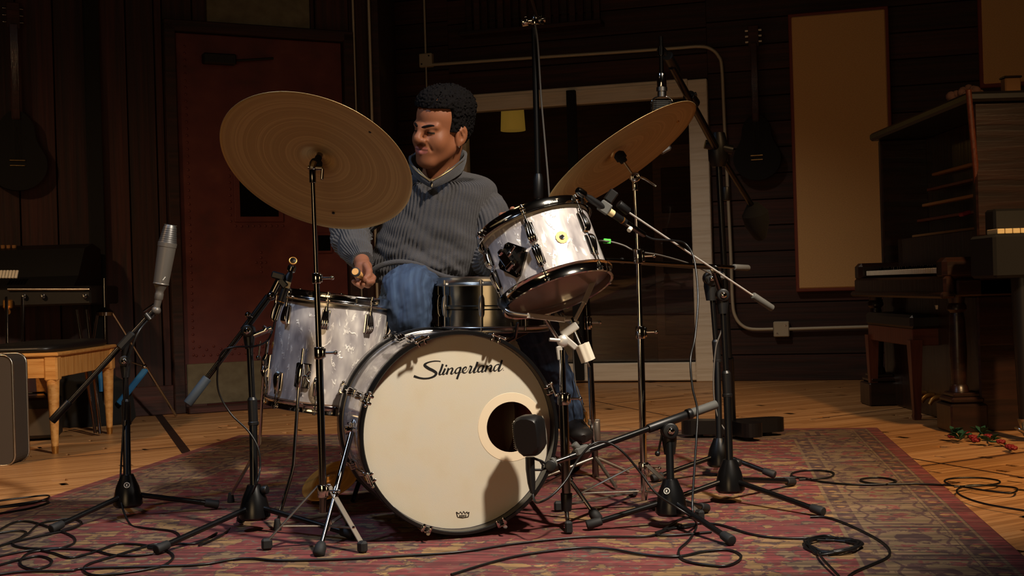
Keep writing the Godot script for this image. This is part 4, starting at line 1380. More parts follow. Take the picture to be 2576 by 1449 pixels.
func build_cymbals() -> void:
	# ride cymbal, seen from below
	var n := (CB * Vector3(0.205, 0.787, -0.582)).normalized()
	var rc := P(800, 400, 3.56)
	var t := thing("ride_cymbal", "big brown lathed ride cymbal tilted on a straight stand over the floor tom", "cymbal", rc, frame_to(n, Vector3(1, 0, 0)))
	var rm := cymbal_mesh(0.2795, 0.022, 0.062, 0.020)
	for i in rm.v.size(): rm.v[i].y -= 0.020
	own(rm, "plate", M.cymbal_bronze, t)
	for q in [[-0.16, 0.175], [0.215, 0.02]]:
		own(mb().lathe(Transform3D(Basis.IDENTITY, Vector3(q[0], -0.014, q[1])), [Vector2(0, -0.003), Vector2(0.0045, -0.002), Vector2(0.0045, 0.004), Vector2(0, 0.005)], 10), "rivet", M.dark_iron, t)
	var foot := G(812, 1345)
	var top := P(786, 428, 3.53)
	var base := Vector3(top.x + 0.005, RUG, top.z - 0.02)
	var s := thing("straight_cymbal_stand", "chrome straight cymbal stand carrying the ride cymbal", "stand", base)
	var j1 := P(796, 700, 3.53)
	var j2 := P(803, 888, 3.53)
	var j3 := P(812, 1235, 3.53)
	put(mb().cyl(j1, top, 0.0062, -1, 14), "upper_tube", M.dark_chrome, s)
	put(mb().cyl(j2, j1, 0.0082, -1, 16), "middle_tube", M.dark_chrome, s)
	put(mb().cyl(j3 - Vector3(0, 0.06, 0), j2, 0.0105, -1, 18), "lower_tube", M.dark_chrome, s)
	put(collar(j1, 0.0125, 0.030, Vector3(1, 0, 0.2).normalized()), "height_clamp", M.chrome, s)
	put(collar(j2, 0.0140, 0.034, Vector3(1, 0, 0.2).normalized()), "height_clamp", M.chrome, s)
	put(collar(j3, 0.0150, 0.036, Vector3(1, 0, 0.3).normalized()), "leg_collar", M.chrome, s)
	var tl := put(mb().cyl(top - Vector3(0, 0.036, 0), top + Vector3(0, 0.004, 0), 0.0095, -1, 14, 0.002).box(Transform3D(frame_to(n), top + Vector3(0.002, 0.012, 0)), Vector3(0.016, 0.030, 0.020), 0.004).cyl(top + Vector3(-0.012, 0.008, 0.0), top + Vector3(0.030, 0.004, 0.0), 0.006, -1, 10).box(Transform3D(Basis(Vector3(0, 0, 1), -0.1), top + Vector3(0.028, -0.012, 0.004)), Vector3(0.008, 0.034, 0.014), 0.003), "tilter", M.dark_chrome, s)
	put(mb().cyl(top + Vector3(0, 0.01, 0), rc + n * 0.012, 0.0042, -1, 10).cyl(rc + n * 0.008, rc + n * 0.018, 0.009, -1, 10), "tilter_rod", M.dark_chrome, tl)
	put(mb().lathe(Transform3D(frame_to(n), rc - n * 0.030), [Vector2(0, 0), Vector2(0.017, 0.002), Vector2(0.0185, 0.010), Vector2(0.017, 0.018), Vector2(0.010, 0.024), Vector2(0.010, 0.036), Vector2(0, 0.036)], 18, 0.9), "felt", M.felt_black, s)
	tripod_flat(s, base, j3.y, 0.165, -1.32, M.steel_plate)
	put(mb().tube([Vector3(base.x, 0.10, base.z) + Vector3(0.01, 0, 0.012), Vector3(base.x + 0.016, 0.075, base.z + 0.014), Vector3(base.x + 0.008, 0.055, base.z + 0.014)], 0.004, 8), "spike", M.chrome, s)
	# crash cymbal on the right
	var nc := (CB * Vector3(-0.540, 0.817, -0.212)).normalized()
	var cc := P(1555, 386, 4.0)
	var t2 := thing("crash_cymbal", "brown crash cymbal steeply tilted on the stand with the wing lever", "cymbal", cc, frame_to(nc, Vector3(1, 0, 0)))
	var cm := cymbal_mesh(0.2835, 0.020, 0.060, 0.018)
	for i in cm.v.size(): cm.v[i].y -= 0.018
	own(cm, "plate", M.cymbal_bronze, t2)
	own(mb().lathe(Transform3D(Basis.IDENTITY, Vector3(0.0, -0.014, 0.22)), [Vector2(0, -0.003), Vector2(0.0045, -0.002), Vector2(0.0045, 0.004), Vector2(0, 0.005)], 10), "rivet", M.brass, t2)
	var el := P(1597, 446, 3.98)
	var cb := Vector3(P(1621, 1288, 3.98).x, RUG, el.z)
	var s2 := thing("cymbal_stand", "chrome cymbal stand with a long wing lever carrying the crash cymbal", "stand", cb)
	var k1 := P(1606, 645, 3.98)
	var k2 := P(1611, 836, 3.98)
	var k3 := P(1619, 1178, 3.98)
	put(mb().cyl(k1, el - Vector3(0, 0.02, 0), 0.0065, -1, 14), "upper_tube", M.chrome, s2)
	put(mb().cyl(k2, k1, 0.0085, -1, 16), "middle_tube", M.chrome, s2)
	put(mb().cyl(k3 - Vector3(0, 0.10, 0), k2, 0.0112, -1, 18), "lower_tube", M.chrome, s2)
	put(collar(k1, 0.0155, 0.046, Vector3(1, 0, 0.2).normalized()), "height_clamp", M.chrome, s2)
	put(collar(k2, 0.0155, 0.040, Vector3(1, 0, 0.2).normalized()), "height_clamp", M.chrome, s2)
	put(collar(k3, 0.0165, 0.038, Vector3(1, 0, 0.3).normalized()), "leg_collar", M.chrome, s2)
	var fwd := Vector3(0, 0, 1)
	var t2l := put(mb().cyl(el - Vector3(0, 0.042, 0), el - Vector3(0, 0.006, 0), 0.0095, -1, 14, 0.002).cyl(el - fwd * 0.016, el + fwd * 0.018, 0.0165, -1, 24, 0.002).ring(Transform3D(frame_to(fwd), el + fwd * 0.018), 0.0125, 0.0028, 24, 8).ring(Transform3D(frame_to(fwd), el + fwd * 0.019), 0.007, 0.002, 20, 8), "tilter", M.chrome, s2)
	put(mb().tube([el + Vector3(0.014, 0, 0.008), P(1622, 450, 3.96), P(1651, 469, 3.95)], [0.004, 0.0045, 0.0035], 8), "wing_lever", M.chrome, t2l)
	put(mb().cyl(el, cc - nc * 0.002, 0.0042, -1, 10), "tilter_rod", M.chrome, t2l)
	put(mb().lathe(Transform3D(frame_to(nc), cc - nc * 0.034), [Vector2(0, 0), Vector2(0.012, 0.0), Vector2(0.013, 0.010), Vector2(0.0185, 0.012), Vector2(0.0185, 0.030), Vector2(0.010, 0.038), Vector2(0, 0.038)], 18, 0.9), "felt", M.felt_black, s2)
	tripod_flat(s2, cb, k3.y, 0.27, 0.55, M.steel_plate)
	# small golden cymbal lying behind the bass drum on a low black frame
	var gn := (CB * Vector3(-0.30, 0.78, 0.42)).normalized()
	var gc := P(832, 1208, 4.3)
	var t3 := thing("small_cymbal", "small golden cymbal leaning on a low black frame behind the bass drum", "cymbal", gc, frame_to(gn, Vector3(1, 0, 0)))
	own(cymbal_mesh(0.105, 0.010, 0.030, 0.012), "plate", M.small_cymbal_bronze, t3)
	var fr := thing("low_frame", "low black metal frame on the rug behind the bass drum", "frame", Vector3(gc.x + 0.1, RUG, gc.z - 0.02))
	put(mb().tube([gc - gn * 0.005, Vector3(gc.x + 0.10, 0.085, gc.z - 0.02), Vector3(gc.x + 0.20, 0.10, gc.z + 0.01)], 0.010, 8), "arm", M.black_paint, fr)
	for q in [Vector3(0.08, 0, 0.06), Vector3(0.07, 0, -0.10), Vector3(0.21, 0, 0.02)]:
		put(mb().tube([Vector3(gc.x + 0.10, 0.085, gc.z - 0.02), Vector3(gc.x + q.x, RUG + 0.008, gc.z + q.z)], 0.008, 8), "leg", M.black_paint, fr)

# ---------------------------------------------------------------- a distance field meshed as surface nets
class Field:
	var lo: Vector3
	var cs: float
	var nx: int
	var ny: int
	var nz: int
	var d := PackedFloat32Array()
	func _init(a: Vector3, b: Vector3, cell: float) -> void:
		lo = a
		cs = cell
		nx = int((b.x - a.x) / cell) + 2
		ny = int((b.y - a.y) / cell) + 2
		nz = int((b.z - a.z) / cell) + 2
		d.resize(nx * ny * nz)
		d.fill(1.0)
	func span(a: Vector3, b: Vector3, pad: float) -> Array:
		var p := (a.min(b) - Vector3.ONE * pad - lo) / cs
		var q := (a.max(b) + Vector3.ONE * pad - lo) / cs
		return [maxi(0, int(p.x)), mini(nx - 1, int(q.x) + 1), maxi(0, int(p.y)), mini(ny - 1, int(q.y) + 1), maxi(0, int(p.z)), mini(nz - 1, int(q.z) + 1)]
	func cap(a: Vector3, b: Vector3, ra: float, rb: float, k: float, cut := false) -> void:
		var s := span(a, b, maxf(ra, rb) + k + cs * 2.5)
		var ba := b - a
		var bb := maxf(ba.length_squared(), 1e-9)
		for z in range(s[4], s[5] + 1):
			for y in range(s[2], s[3] + 1):
				var i := (z * ny + y) * nx + s[0] as int
				for x in range(s[0], s[1] + 1):
					var p := Vector3(lo.x + x * cs, lo.y + y * cs, lo.z + z * cs) - a
					var h := clampf(p.dot(ba) / bb, 0.0, 1.0)
					var e := (p - ba * h).length() - lerpf(ra, rb, h)
					var o := d[i]
					if cut:
						e = -e
						var g := maxf(k - absf(o - e), 0.0)
						d[i] = maxf(o, e) + g * g * 0.25 / k
					else:
						var g := maxf(k - absf(o - e), 0.0)
						d[i] = minf(o, e) - g * g * 0.25 / k
					i += 1
	func ell(c: Vector3, r: Vector3, k: float, cut := false, bs := Basis.IDENTITY) -> void:
		var m := maxf(r.x, maxf(r.y, r.z))
		var s := span(c, c, m + k + cs * 2.5)
		var inv := bs.transposed()
		var small := minf(r.x, minf(r.y, r.z))
		for z in range(s[4], s[5] + 1):
			for y in range(s[2], s[3] + 1):
				var i := (z * ny + y) * nx + s[0] as int
				for x in range(s[0], s[1] + 1):
					var p := inv * (Vector3(lo.x + x * cs, lo.y + y * cs, lo.z + z * cs) - c)
					var k0 := (p / r).length()
					var k1 := (p / (r * r)).length()
					var e := k0 * (k0 - 1.0) / k1 if k1 > 1e-6 else -small
					var o := d[i]
					if cut:
						e = -e
						var g := maxf(k - absf(o - e), 0.0)
						d[i] = maxf(o, e) + g * g * 0.25 / k
					else:
						var g := maxf(k - absf(o - e), 0.0)
						d[i] = minf(o, e) - g * g * 0.25 / k
					i += 1
	func nets(m: MB, x: Transform3D, paint: Callable) -> void:
		var at := PackedInt32Array()
		at.resize(nx * ny * nz)
		at.fill(-1)
		var first := m.v.size()
		var near := cs * 3.2
		var sx := [0, 1, nx, nx + 1, nx * ny, nx * ny + 1, nx * ny + nx, nx * ny + nx + 1]
		var eds := [[0, 1], [2, 3], [4, 5], [6, 7], [0, 2], [1, 3], [4, 6], [5, 7], [0, 4], [1, 5], [2, 6], [3, 7]]
		for z in nz - 1:
			for y in ny - 1:
				var i := (z * ny + y) * nx
				for xx in nx - 1:
					if absf(d[i]) < near:
						var neg := 0
						for q in 8:
							if d[i + sx[q]] < 0.0: neg += 1
						if neg > 0 and neg < 8:
							var p := Vector3.ZERO
							var n := 0
							for e in eds:
								var a := d[i + sx[e[0]]]
								var b := d[i + sx[e[1]]]
								if (a < 0.0) != (b < 0.0):
									var t := a / (a - b)
									var ca := Vector3(e[0] & 1, (e[0] >> 1) & 1, e[0] >> 2)
									var cb := Vector3(e[1] & 1, (e[1] >> 1) & 1, e[1] >> 2)
									p += ca.lerp(cb, t)
									n += 1
							p = lo + (Vector3(xx, y, z) + p / n) * cs
							var g := Vector3(d[i + 1] - d[i], d[i + nx] - d[i], d[i + nx * ny] - d[i]) + Vector3(d[i + sx[7]] - d[i + sx[6]], d[i + sx[7]] - d[i + sx[5]], d[i + sx[7]] - d[i + sx[3]])
							m.col = paint.call(p)
							at[i] = m.vert(x * p, (x.basis * g).normalized())
					i += 1
		for z in range(1, nz - 1):
			for y in range(1, ny - 1):
				var i := (z * ny + y) * nx + 1
				for xx in range(1, nx - 1):
					var a := d[i]
					if absf(a) < near:
						if (a < 0.0) != (d[i + 1] < 0.0): face4(m, at, i, i - nx, i - nx - nx * ny, i - nx * ny)
						if (a < 0.0) != (d[i + nx] < 0.0): face4(m, at, i, i - 1, i - 1 - nx * ny, i - nx * ny)
						if (a < 0.0) != (d[i + nx * ny] < 0.0): face4(m, at, i, i - 1, i - 1 - nx, i - nx)
					i += 1
		# normals from the faces themselves
		var acc := PackedVector3Array()
		acc.resize(m.v.size() - first)
		for t in range(0, m.ix.size(), 3):
			if m.ix[t] < first: continue
			var g := (m.v[m.ix[t + 2]] - m.v[m.ix[t]]).cross(m.v[m.ix[t + 1]] - m.v[m.ix[t]])
			for q in 3: acc[m.ix[t + q] - first] += g
		for q in acc.size():
			if acc[q].length() > 0.0: m.n[first + q] = acc[q].normalized()
	func face4(m: MB, at: PackedInt32Array, a: int, b: int, c: int, e: int) -> void:
		if at[a] >= 0 and at[b] >= 0 and at[c] >= 0 and at[e] >= 0: m.quad(at[a], at[b], at[c], at[e])

# ---------------------------------------------------------------- the drummer
var knit_noise := FastNoiseLite.new()

func knit_sleeve(path: Array, radii: Array, ribs: int, gathers: Array) -> MB:
	# a ribbed tube of knitting; gathers are (position, height, width) swellings along it
	var pts := smooth_path(path, 12)
	var rr := []
	for i in radii.size() - 1:
		for k in 12: rr.append(lerpf(radii[i], radii[i + 1], smoothstep(0.0, 1.0, k / 12.0)))
	rr.append(radii[-1])
	var rings := []
	var nv := Vector3(0, 0, 1)
	for i in pts.size():
		var t: Vector3 = (pts[mini(i + 1, pts.size() - 1)] - pts[maxi(i - 1, 0)]).normalized()
		nv = (nv - t * nv.dot(t)).normalized()
		var bv := t.cross(nv)
		var u := float(i) / (pts.size() - 1)
		var ring := []
		for j in ribs * 4:
			var a := TAU * j / (ribs * 4)
			var dir := nv * cos(a) + bv * sin(a)
			var r: float = rr[i]
			for g in gathers: r += g[1] * exp(-pow((u - g[0] - 0.03 * sin(a + g[0] * 40.0)) / g[2], 2.0))
			r += [0.0, -0.0005, -0.0050, -0.0005][j % 4]
			var p: Vector3 = pts[i] + dir * r
			r += 0.010 * knit_noise.get_noise_3dv(p * 260.0)
			ring.append(pts[i] + dir * r)
		rings.append(ring)
	return mb().loft(rings)

func trouser_leg(path: Array, radii: Array) -> MB:
	var pts := smooth_path(path, 16)
	var rr := []
	for i in radii.size() - 1:
		for k in 16: rr.append(lerpf(radii[i], radii[i + 1], k / 16.0))
	rr.append(radii[-1])
	var rings := []
	var nv := Vector3(1, 0, 0)
	for i in pts.size():
		var t: Vector3 = (pts[mini(i + 1, pts.size() - 1)] - pts[maxi(i - 1, 0)]).normalized()
		nv = (nv - t * nv.dot(t)).normalized()
		var bv := t.cross(nv)
		var ring := []
		for j in 80:
			var a := TAU * j / 80
			var dir := nv * cos(a) + bv * sin(a)
			var p: Vector3 = pts[i] + dir * rr[i]
			var fold := 0.011 * knit_noise.get_noise_3dv(p * 230.0) + 0.006 * knit_noise.get_noise_3d(p.x * 520.0, p.y * 900.0, p.z * 520.0)
			ring.append(pts[i] + dir * (rr[i] + fold))
		rings.append(ring)
	return mb().loft(rings)

func build_person() -> void:
	knit_noise.seed = 8
	knit_noise.noise_type = FastNoiseLite.TYPE_SIMPLEX_SMOOTH
	knit_noise.fractal_octaves = 2
	knit_noise.frequency = 0.05
	var seat := P(1095, 760, 4.66)
	var who := thing("person", "seated drummer in charcoal ribbed sweater and blue jeans, holding two drum sticks", "person", Vector3(seat.x, RUG, seat.z))
	var body := mb()
	body.tinted = true
	var skin := Color(0.180, 0.066, 0.030)
	# joints
	var r_sh := P(992, 478, 4.48)
	var r_el := P(882, 578, 4.46)
	var r_wr := P(909, 656, 4.17)
	var l_sh := P(1208, 490, 4.47)
	var l_el := P(1240, 645, 4.40)
	var l_wr := P(1285, 585, 4.04)
	var hip_r := P(1068, 740, 4.62)
	var kn_r := P(1024, 744, 4.16)
	var an_r := P(1050, 1050, 4.30)
	var hip_l := P(1140, 740, 4.62)
	var kn_l := P(1335, 800, 4.48)
	var an_l := P(1432, 1046, 4.74)
	var neck := P(1104, 442, 4.44)
	# body under the clothes
	var f := Field.new(Vector3(-0.75, 0.05, -4.95), Vector3(0.35, 1.28, -4.0), 0.016)
	f.cap(P(1104, 520, 4.49), P(1092, 720, 4.60), 0.115, 0.125, 0.06)
	f.cap(P(1050, 505, 4.49), P(1165, 508, 4.49), 0.075, 0.075, 0.05)
	f.cap(P(1104, 470, 4.46), neck, 0.07, 0.058, 0.04)
	f.cap(r_sh + Vector3(0.03, -0.03, 0), r_el, 0.046, 0.040, 0.03)
	f.cap(r_el, r_wr, 0.042, 0.028, 0.03)
	f.cap(l_sh + Vector3(-0.02, -0.03, 0), l_el, 0.046, 0.040, 0.03)
	f.cap(l_el, l_wr, 0.042, 0.028, 0.03)
	f.cap(hip_r, kn_r, 0.080, 0.058, 0.04)
	f.cap(kn_r, an_r, 0.055, 0.035, 0.03)
	f.cap(hip_l, kn_l, 0.080, 0.058, 0.04)
	f.cap(kn_l, an_l, 0.055, 0.035, 0.03)
	f.nets(body, Transform3D.IDENTITY, func(_p): return skin)
	# head: local axes, x to the drummer's left, y up, z out of the face, origin between the eyes
	var hb := Basis(Vector3.UP, deg_to_rad(-41)) * Basis(Vector3(1, 0, 0), deg_to_rad(6)) * Basis(Vector3(0, 0, 1), deg_to_rad(-12))
	var hx := Transform3D(hb, P(1108, 327, 4.37))
	var nl := hx.affine_inverse() * neck
	var h := Field.new(Vector3(-0.108, -0.215, -0.135), Vector3(0.108, 0.135, 0.138), 0.0034)
	h.ell(Vector3(0, 0.035, -0.018), Vector3(0.077, 0.086, 0.097), 0.02)
	h.ell(Vector3(0, 0.052, 0.022), Vector3(0.067, 0.060, 0.064), 0.03)
	h.ell(Vector3(0, -0.036, 0.026), Vector3(0.063, 0.080, 0.062), 0.03)
	for s in [-1, 1]:
		h.cap(Vector3(0.050 * s, -0.055, 0.0), Vector3(0.020 * s, -0.102, 0.058), 0.022, 0.021, 0.03)
		h.ell(Vector3(0.041 * s, -0.034, 0.054), Vector3(0.028, 0.028, 0.026), 0.03)
	h.ell(Vector3(0, -0.104, 0.066), Vector3(0.024, 0.020, 0.021), 0.03)
	h.ell(Vector3(0, -0.064, 0.075), Vector3(0.036, 0.027, 0.019), 0.02)
	for s in [-1, 1]:
		h.ell(Vector3(0.031 * s, -0.001, 0.097), Vector3(0.021, 0.013, 0.018), 0.012, true)
		h.cap(Vector3(0.047 * s, 0.018, 0.071), Vector3(0.009 * s, 0.010, 0.092), 0.0105, 0.0115, 0.012)
		h.ell(Vector3(0.031 * s, -0.001, 0.0745), Vector3(0.0155, 0.0135, 0.0135), 0.004)
	h.cap(Vector3(0, 0.010, 0.090), Vector3(0, -0.022, 0.110), 0.0095, 0.013, 0.012)
	h.ell(Vector3(0, -0.031, 0.110), Vector3(0.0170, 0.0130, 0.0135), 0.010)
	for s in [-1, 1]: h.ell(Vector3(0.0195 * s, -0.034, 0.096), Vector3(0.0115, 0.0110, 0.0135), 0.008)
	for s in [-1, 1]:
		h.ell(Vector3(0.010 * s, -0.0445, 0.104), Vector3(0.0055, 0.0045, 0.006), 0.003, true)
		h.cap(Vector3(0.026 * s, -0.0620, 0.080), Vector3(0.005 * s, -0.0565, 0.0925), 0.0045, 0.0064, 0.005)
		h.cap(Vector3(0.023 * s, -0.0680, 0.080), Vector3(0.0, -0.0730, 0.0915), 0.0058, 0.0090, 0.005)
		h.cap(Vector3(0.028 * s, -0.036, 0.0955), Vector3(0.040 * s, -0.064, 0.0815), 0.0026, 0.0026, 0.008, true)
		var eb := Basis(Vector3.UP, -0.35 * s) * Basis(Vector3(1, 0, 0), -0.2)
		h.ell(Vector3(0.083 * s, -0.012, -0.018), Vector3(0.0095, 0.036, 0.023), 0.005, false, eb)
		h.ell(Vector3(0.0940 * s, -0.010, -0.013), Vector3(0.0105, 0.023, 0.0135), 0.002, true, eb)
		h.cap(Vector3(0.087 * s, 0.006, -0.012), Vector3(0.088 * s, -0.016, -0.024), 0.0036, 0.0034, 0.003)
		h.ell(Vector3(0.079 * s, -0.043, -0.010), Vector3(0.006, 0.010, 0.008), 0.006)
	h.cap(Vector3(0, -0.045, -0.030), nl, 0.060, 0.060, 0.025)
	var lips := Color(0.27, 0.088, 0.072)
	var dark := Color(0.012, 0.008, 0.007)
	h.nets(body, hx, func(p: Vector3) -> Color:
		var c := skin
		var ax := absf(p.x)
		if p.z > 0.076:
			var ly := -0.0705 + 0.004 * (1.0 - ax / 0.024)
			if ax < 0.029 and p.y < -0.0505 - ax * 0.16 and p.y > -0.0835 + ax * 0.40: c = lips
			if ax < 0.030: c = c.lerp(dark, 0.75 * (1.0 - smoothstep(0.0006, 0.0040, absf(p.y + 0.0640))))
		if p.z > 0.07 and ax > 0.017 and ax < 0.047 and absf(p.y + 0.0030 + absf(ax - 0.031) * 0.16) < 0.0034: c = dark
		return c)
	for s in [-1, 1]:
		var bp := []
		for q in [[0.009, 0.0125, 0.1015], [0.020, 0.0165, 0.0985], [0.032, 0.0205, 0.0915], [0.042, 0.0215, 0.0840], [0.050, 0.0195, 0.0775]]: bp.append(hx * Vector3(q[0] * s, q[1], q[2]))
		put(mb().tube(smooth_path(bp, 4), [0.0030, 0.0034, 0.0037, 0.0039, 0.0040, 0.0040, 0.0040, 0.0040, 0.0039, 0.0038, 0.0037, 0.0035, 0.0033, 0.0030, 0.0027, 0.0022, 0.0014], 8), "eyebrow", M.hair_black, who)
	# hands
	var hand := func(chain: Array) -> void:
		var lo := Vector3.ONE * 100.0
		var hi := -lo
		for c in chain:
			for q in c:
				lo = lo.min(q[0] - Vector3.ONE * (q[1] + 0.012)); hi = hi.max(q[0] + Vector3.ONE * (q[1] + 0.012))
		var g := Field.new(lo, hi, 0.003)
		for c in chain:
			for i in c.size() - 1: g.cap(c[i][0], c[i + 1][0], c[i][1], c[i + 1][1], 0.004 if c.size() > 2 else 0.014)
		g.nets(body, Transform3D.IDENTITY, func(_p): return Color(0.20, 0.082, 0.046))
	hand.call([
		[[r_wr, 0.027], [P(914, 672, 4.135), 0.023]],
		[[P(907, 672, 4.13), 0.017], [P(902, 692, 4.118), 0.015]],
		[[P(914, 672, 4.13), 0.018], [P(913, 696, 4.118), 0.016]],
		[[P(922, 672, 4.125), 0.017], [P(927, 692, 4.113), 0.014]],
		[[P(921, 668, 4.110), 0.0125], [P(928, 682, 4.092), 0.0115], [P(927, 694, 4.075), 0.0105], [P(919, 702, 4.060), 0.0092]],
		[[P(930, 688, 4.112), 0.0098], [P(939, 699, 4.090), 0.0094], [P(937, 708, 4.068), 0.0086], [P(927, 710, 4.056), 0.0080]],
		[[P(924, 697, 4.115), 0.0098], [P(932, 711, 4.094), 0.0092], [P(926, 718, 4.074), 0.0086], [P(915, 716, 4.064), 0.0080]],
		[[P(912, 700, 4.117), 0.0096], [P(916, 714, 4.100), 0.0090], [P(909, 720, 4.082), 0.0084], [P(900, 716, 4.072), 0.0078]],
		[[P(902, 696, 4.118), 0.0090], [P(902, 709, 4.106), 0.0084], [P(896, 713, 4.092), 0.0078], [P(889, 708, 4.084), 0.0070]],
	])
	hand.call([
		[[l_wr, 0.027], [P(1291, 562, 3.985), 0.024]],
		[[P(1284, 566, 3.98), 0.018], [P(1293, 551, 3.955), 0.018]],
		[[P(1296, 549, 3.95), 0.0110], [P(1293, 539, 3.935), 0.0105], [P(1290, 531, 3.925), 0.0102], [P(1289.5, 527, 3.92), 0.0098]],
		[[P(1297, 544, 3.95), 0.0092], [P(1284, 541, 3.925), 0.0088], [P(1272, 540, 3.915), 0.0086], [P(1269, 541, 3.912), 0.0084]],
		[[P(1288, 547, 3.945), 0.0088], [P(1272, 544, 3.93), 0.0084], [P(1263, 541, 3.935), 0.0080], [P(1260, 541, 3.935), 0.0078]],
		[[P(1284, 557, 3.945), 0.0092], [P(1268, 556, 3.925), 0.0088], [P(1258, 559, 3.918), 0.0086], [P(1256, 560, 3.916), 0.0084]],
		[[P(1280, 567, 3.95), 0.0088], [P(1266, 568, 3.93), 0.0084], [P(1257, 571, 3.925), 0.0080], [P(1254, 572, 3.925), 0.0076]],
	])
	put(body, "body", M.skin, who)
	# tight curly hair
	var hf := Field.new(Vector3(-0.112, -0.08, -0.155), Vector3(0.112, 0.178, 0.118), 0.0034)
	hf.ell(Vector3(0, 0.082, -0.028), Vector3(0.091, 0.075, 0.110), 0.02)
	hf.ell(Vector3(0, 0.084, 0.024), Vector3(0.076, 0.062, 0.064), 0.02)
	hf.ell(Vector3(0, 0.030, -0.024), Vector3(0.0865, 0.100, 0.108), 0.02)
	var cn := FastNoiseLite.new()
	cn.seed = 3
	cn.noise_type = FastNoiseLite.TYPE_SIMPLEX
	cn.frequency = 1.0
	cn.fractal_octaves = 2
	for z in hf.nz:
		for y in hf.ny:
			for x in hf.nx:
				var i: int = (z * hf.ny + y) * hf.nx + x
				if absf(hf.d[i]) < 0.02:
					var p: Vector3 = hf.lo + Vector3(x, y, z) * hf.cs
					var line := 0.076 + 0.004 * clampf(absf(p.x) / 0.06, 0.0, 1.0)
					var a := line - p.y
					var b := maxf(p.z - 0.026, 0.000 - p.y)
					var c := maxf(p.z + 0.030, -0.062 - p.y)
					var keep := minf(a, minf(b, c))
					hf.d[i] = maxf(hf.d[i] - 0.0068 * (cn.get_noise_3dv(p * 78.0) + 0.2) - 0.004 * cn.get_noise_3dv(p * 170.0), keep)
	var hm := mb()
	hf.nets(hm, hx, func(_p): return Color.WHITE)
	put(hm, "hair", M.hair_black, who, "short tight curly black hair")
	# sweater body
	var rows := [[426, 1106, 50, 0.072, 4.45, 0.048], [435, 1106, 66, 0.092, 4.455, 0.042], [444, 1108, 98, 0.110, 4.46, 0.028], [458, 1110, 124, 0.120, 4.47, 0.014], [482, 1110, 142, 0.128, 4.475, 0.004], [525, 1105, 139, 0.132, 4.48, 0.0], [570, 1098, 143, 0.136, 4.49, 0.0], [610, 1091, 148, 0.140, 4.50, 0.0], [648, 1085, 153, 0.150, 4.51, 0.0], [672, 1083, 152, 0.152, 4.52, 0.0], [690, 1083, 146, 0.146, 4.53, 0.0], [702, 1083, 142, 0.142, 4.53, 0.0], [708, 1083, 134, 0.136, 4.53, 0.0]]
	var rings := []
	var ribs := 96
	var chest := Basis(Vector3.UP, -0.14)
	for i in rows.size() - 1:
		for k in 8:
			var t := k / 8.0
			var q := []
			for c in 6: q.append(cubic_interpolate(rows[i][c], rows[i + 1][c], rows[maxi(i - 1, 0)][c], rows[mini(i + 2, rows.size() - 1)][c], t))
			var cen := P(q[1], q[0], q[4])
			var hw: float = q[2] / F * q[4]
			var ring := []
			for j in ribs * 4:
				var a := TAU * j / (ribs * 4)
				var ca := cos(a)
				var sa := sin(a)
				var pw := 0.82
				var dir := Vector3(signf(ca) * pow(absf(ca), pw) * hw, 0, signf(sa) * pow(absf(sa), pw) * q[3])
				var out := Vector3(ca, 0, sa)
				var p := cen + chest * dir
				var low := clampf((q[0] - 560.0) / 130.0, 0.0, 1.0)
				var fold := 0.016 * knit_noise.get_noise_3d(p.x * 130.0, p.y * 210.0 + p.x * 90.0, p.z * 120.0) * (0.45 + low)
				fold += 0.008 * low * knit_noise.get_noise_3d(p.x * 60.0 + 50.0, p.y * 420.0 - p.x * 120.0, p.z * 60.0)
				var rib: float = [0.0, -0.0006, -0.0058, -0.0006][j % 4]
				p += chest * out * (fold + rib)
				p.y -= q[5] * clampf(sa, 0.0, 1.0)
				ring.append(p)
			rings.append(ring)
	var sw := put(mb().loft(rings, false), "sweater", M.charcoal_knit, who, "charcoal ribbed knit sweater with a brass quarter zip")
	put(knit_sleeve([r_sh + Vector3(0.02, -0.01, 0), r_sh.lerp(r_el, 0.5) + Vector3(-0.012, 0.01, 0), r_el, r_el.lerp(r_wr, 0.5) + Vector3(-0.006, -0.004, 0.01), r_wr + (r_wr - r_el).normalized() * 0.006], [0.088, 0.076, 0.066, 0.055, 0.036], 34, [[0.47, 0.010, 0.03], [0.60, 0.012, 0.028], [0.70, 0.006, 0.03]]), "sleeve", M.charcoal_knit, sw)
	put(knit_sleeve([l_sh + Vector3(-0.03, -0.012, 0), l_sh.lerp(l_el, 0.4) + Vector3(0.012, 0, 0), l_el + Vector3(0.0, -0.01, -0.01), l_el.lerp(l_wr, 0.5) + Vector3(0, -0.01, 0), l_wr], [0.078, 0.080, 0.068, 0.056, 0.038], 34, [[0.5, 0.010, 0.03], [0.66, 0.010, 0.03], [0.8, 0.006, 0.03]]), "sleeve", M.charcoal_knit, sw)
	put(mb().tube(smooth_path([P(938, 690, 4.37), P(944, 676, 4.355), P(970, 664, 4.345), P(1008, 659, 4.34), P(1050, 666, 4.34), P(1092, 686, 4.345), P(1130, 699, 4.36), P(1180, 704, 4.37), P(1216, 696, 4.42)], 8), 0.0095, 10), "rolled_hem", M.charcoal_knit, sw)
	# standing collar, open at the front, with the zip along its edge
	var cp := smooth_path([P(1087, 464, 4.315), P(1112, 452, 4.32), P(1142, 433, 4.345), P(1166, 412, 4.40), P(1160, 398, 4.47), P(1128, 388, 4.53), P(1085, 386, 4.53), P(1048, 400, 4.47), P(1036, 420, 4.385), P(1056, 444, 4.335), P(1084, 464, 4.315)], 8)
	var cr := []
	var cmid := P(1104, 425, 4.43)
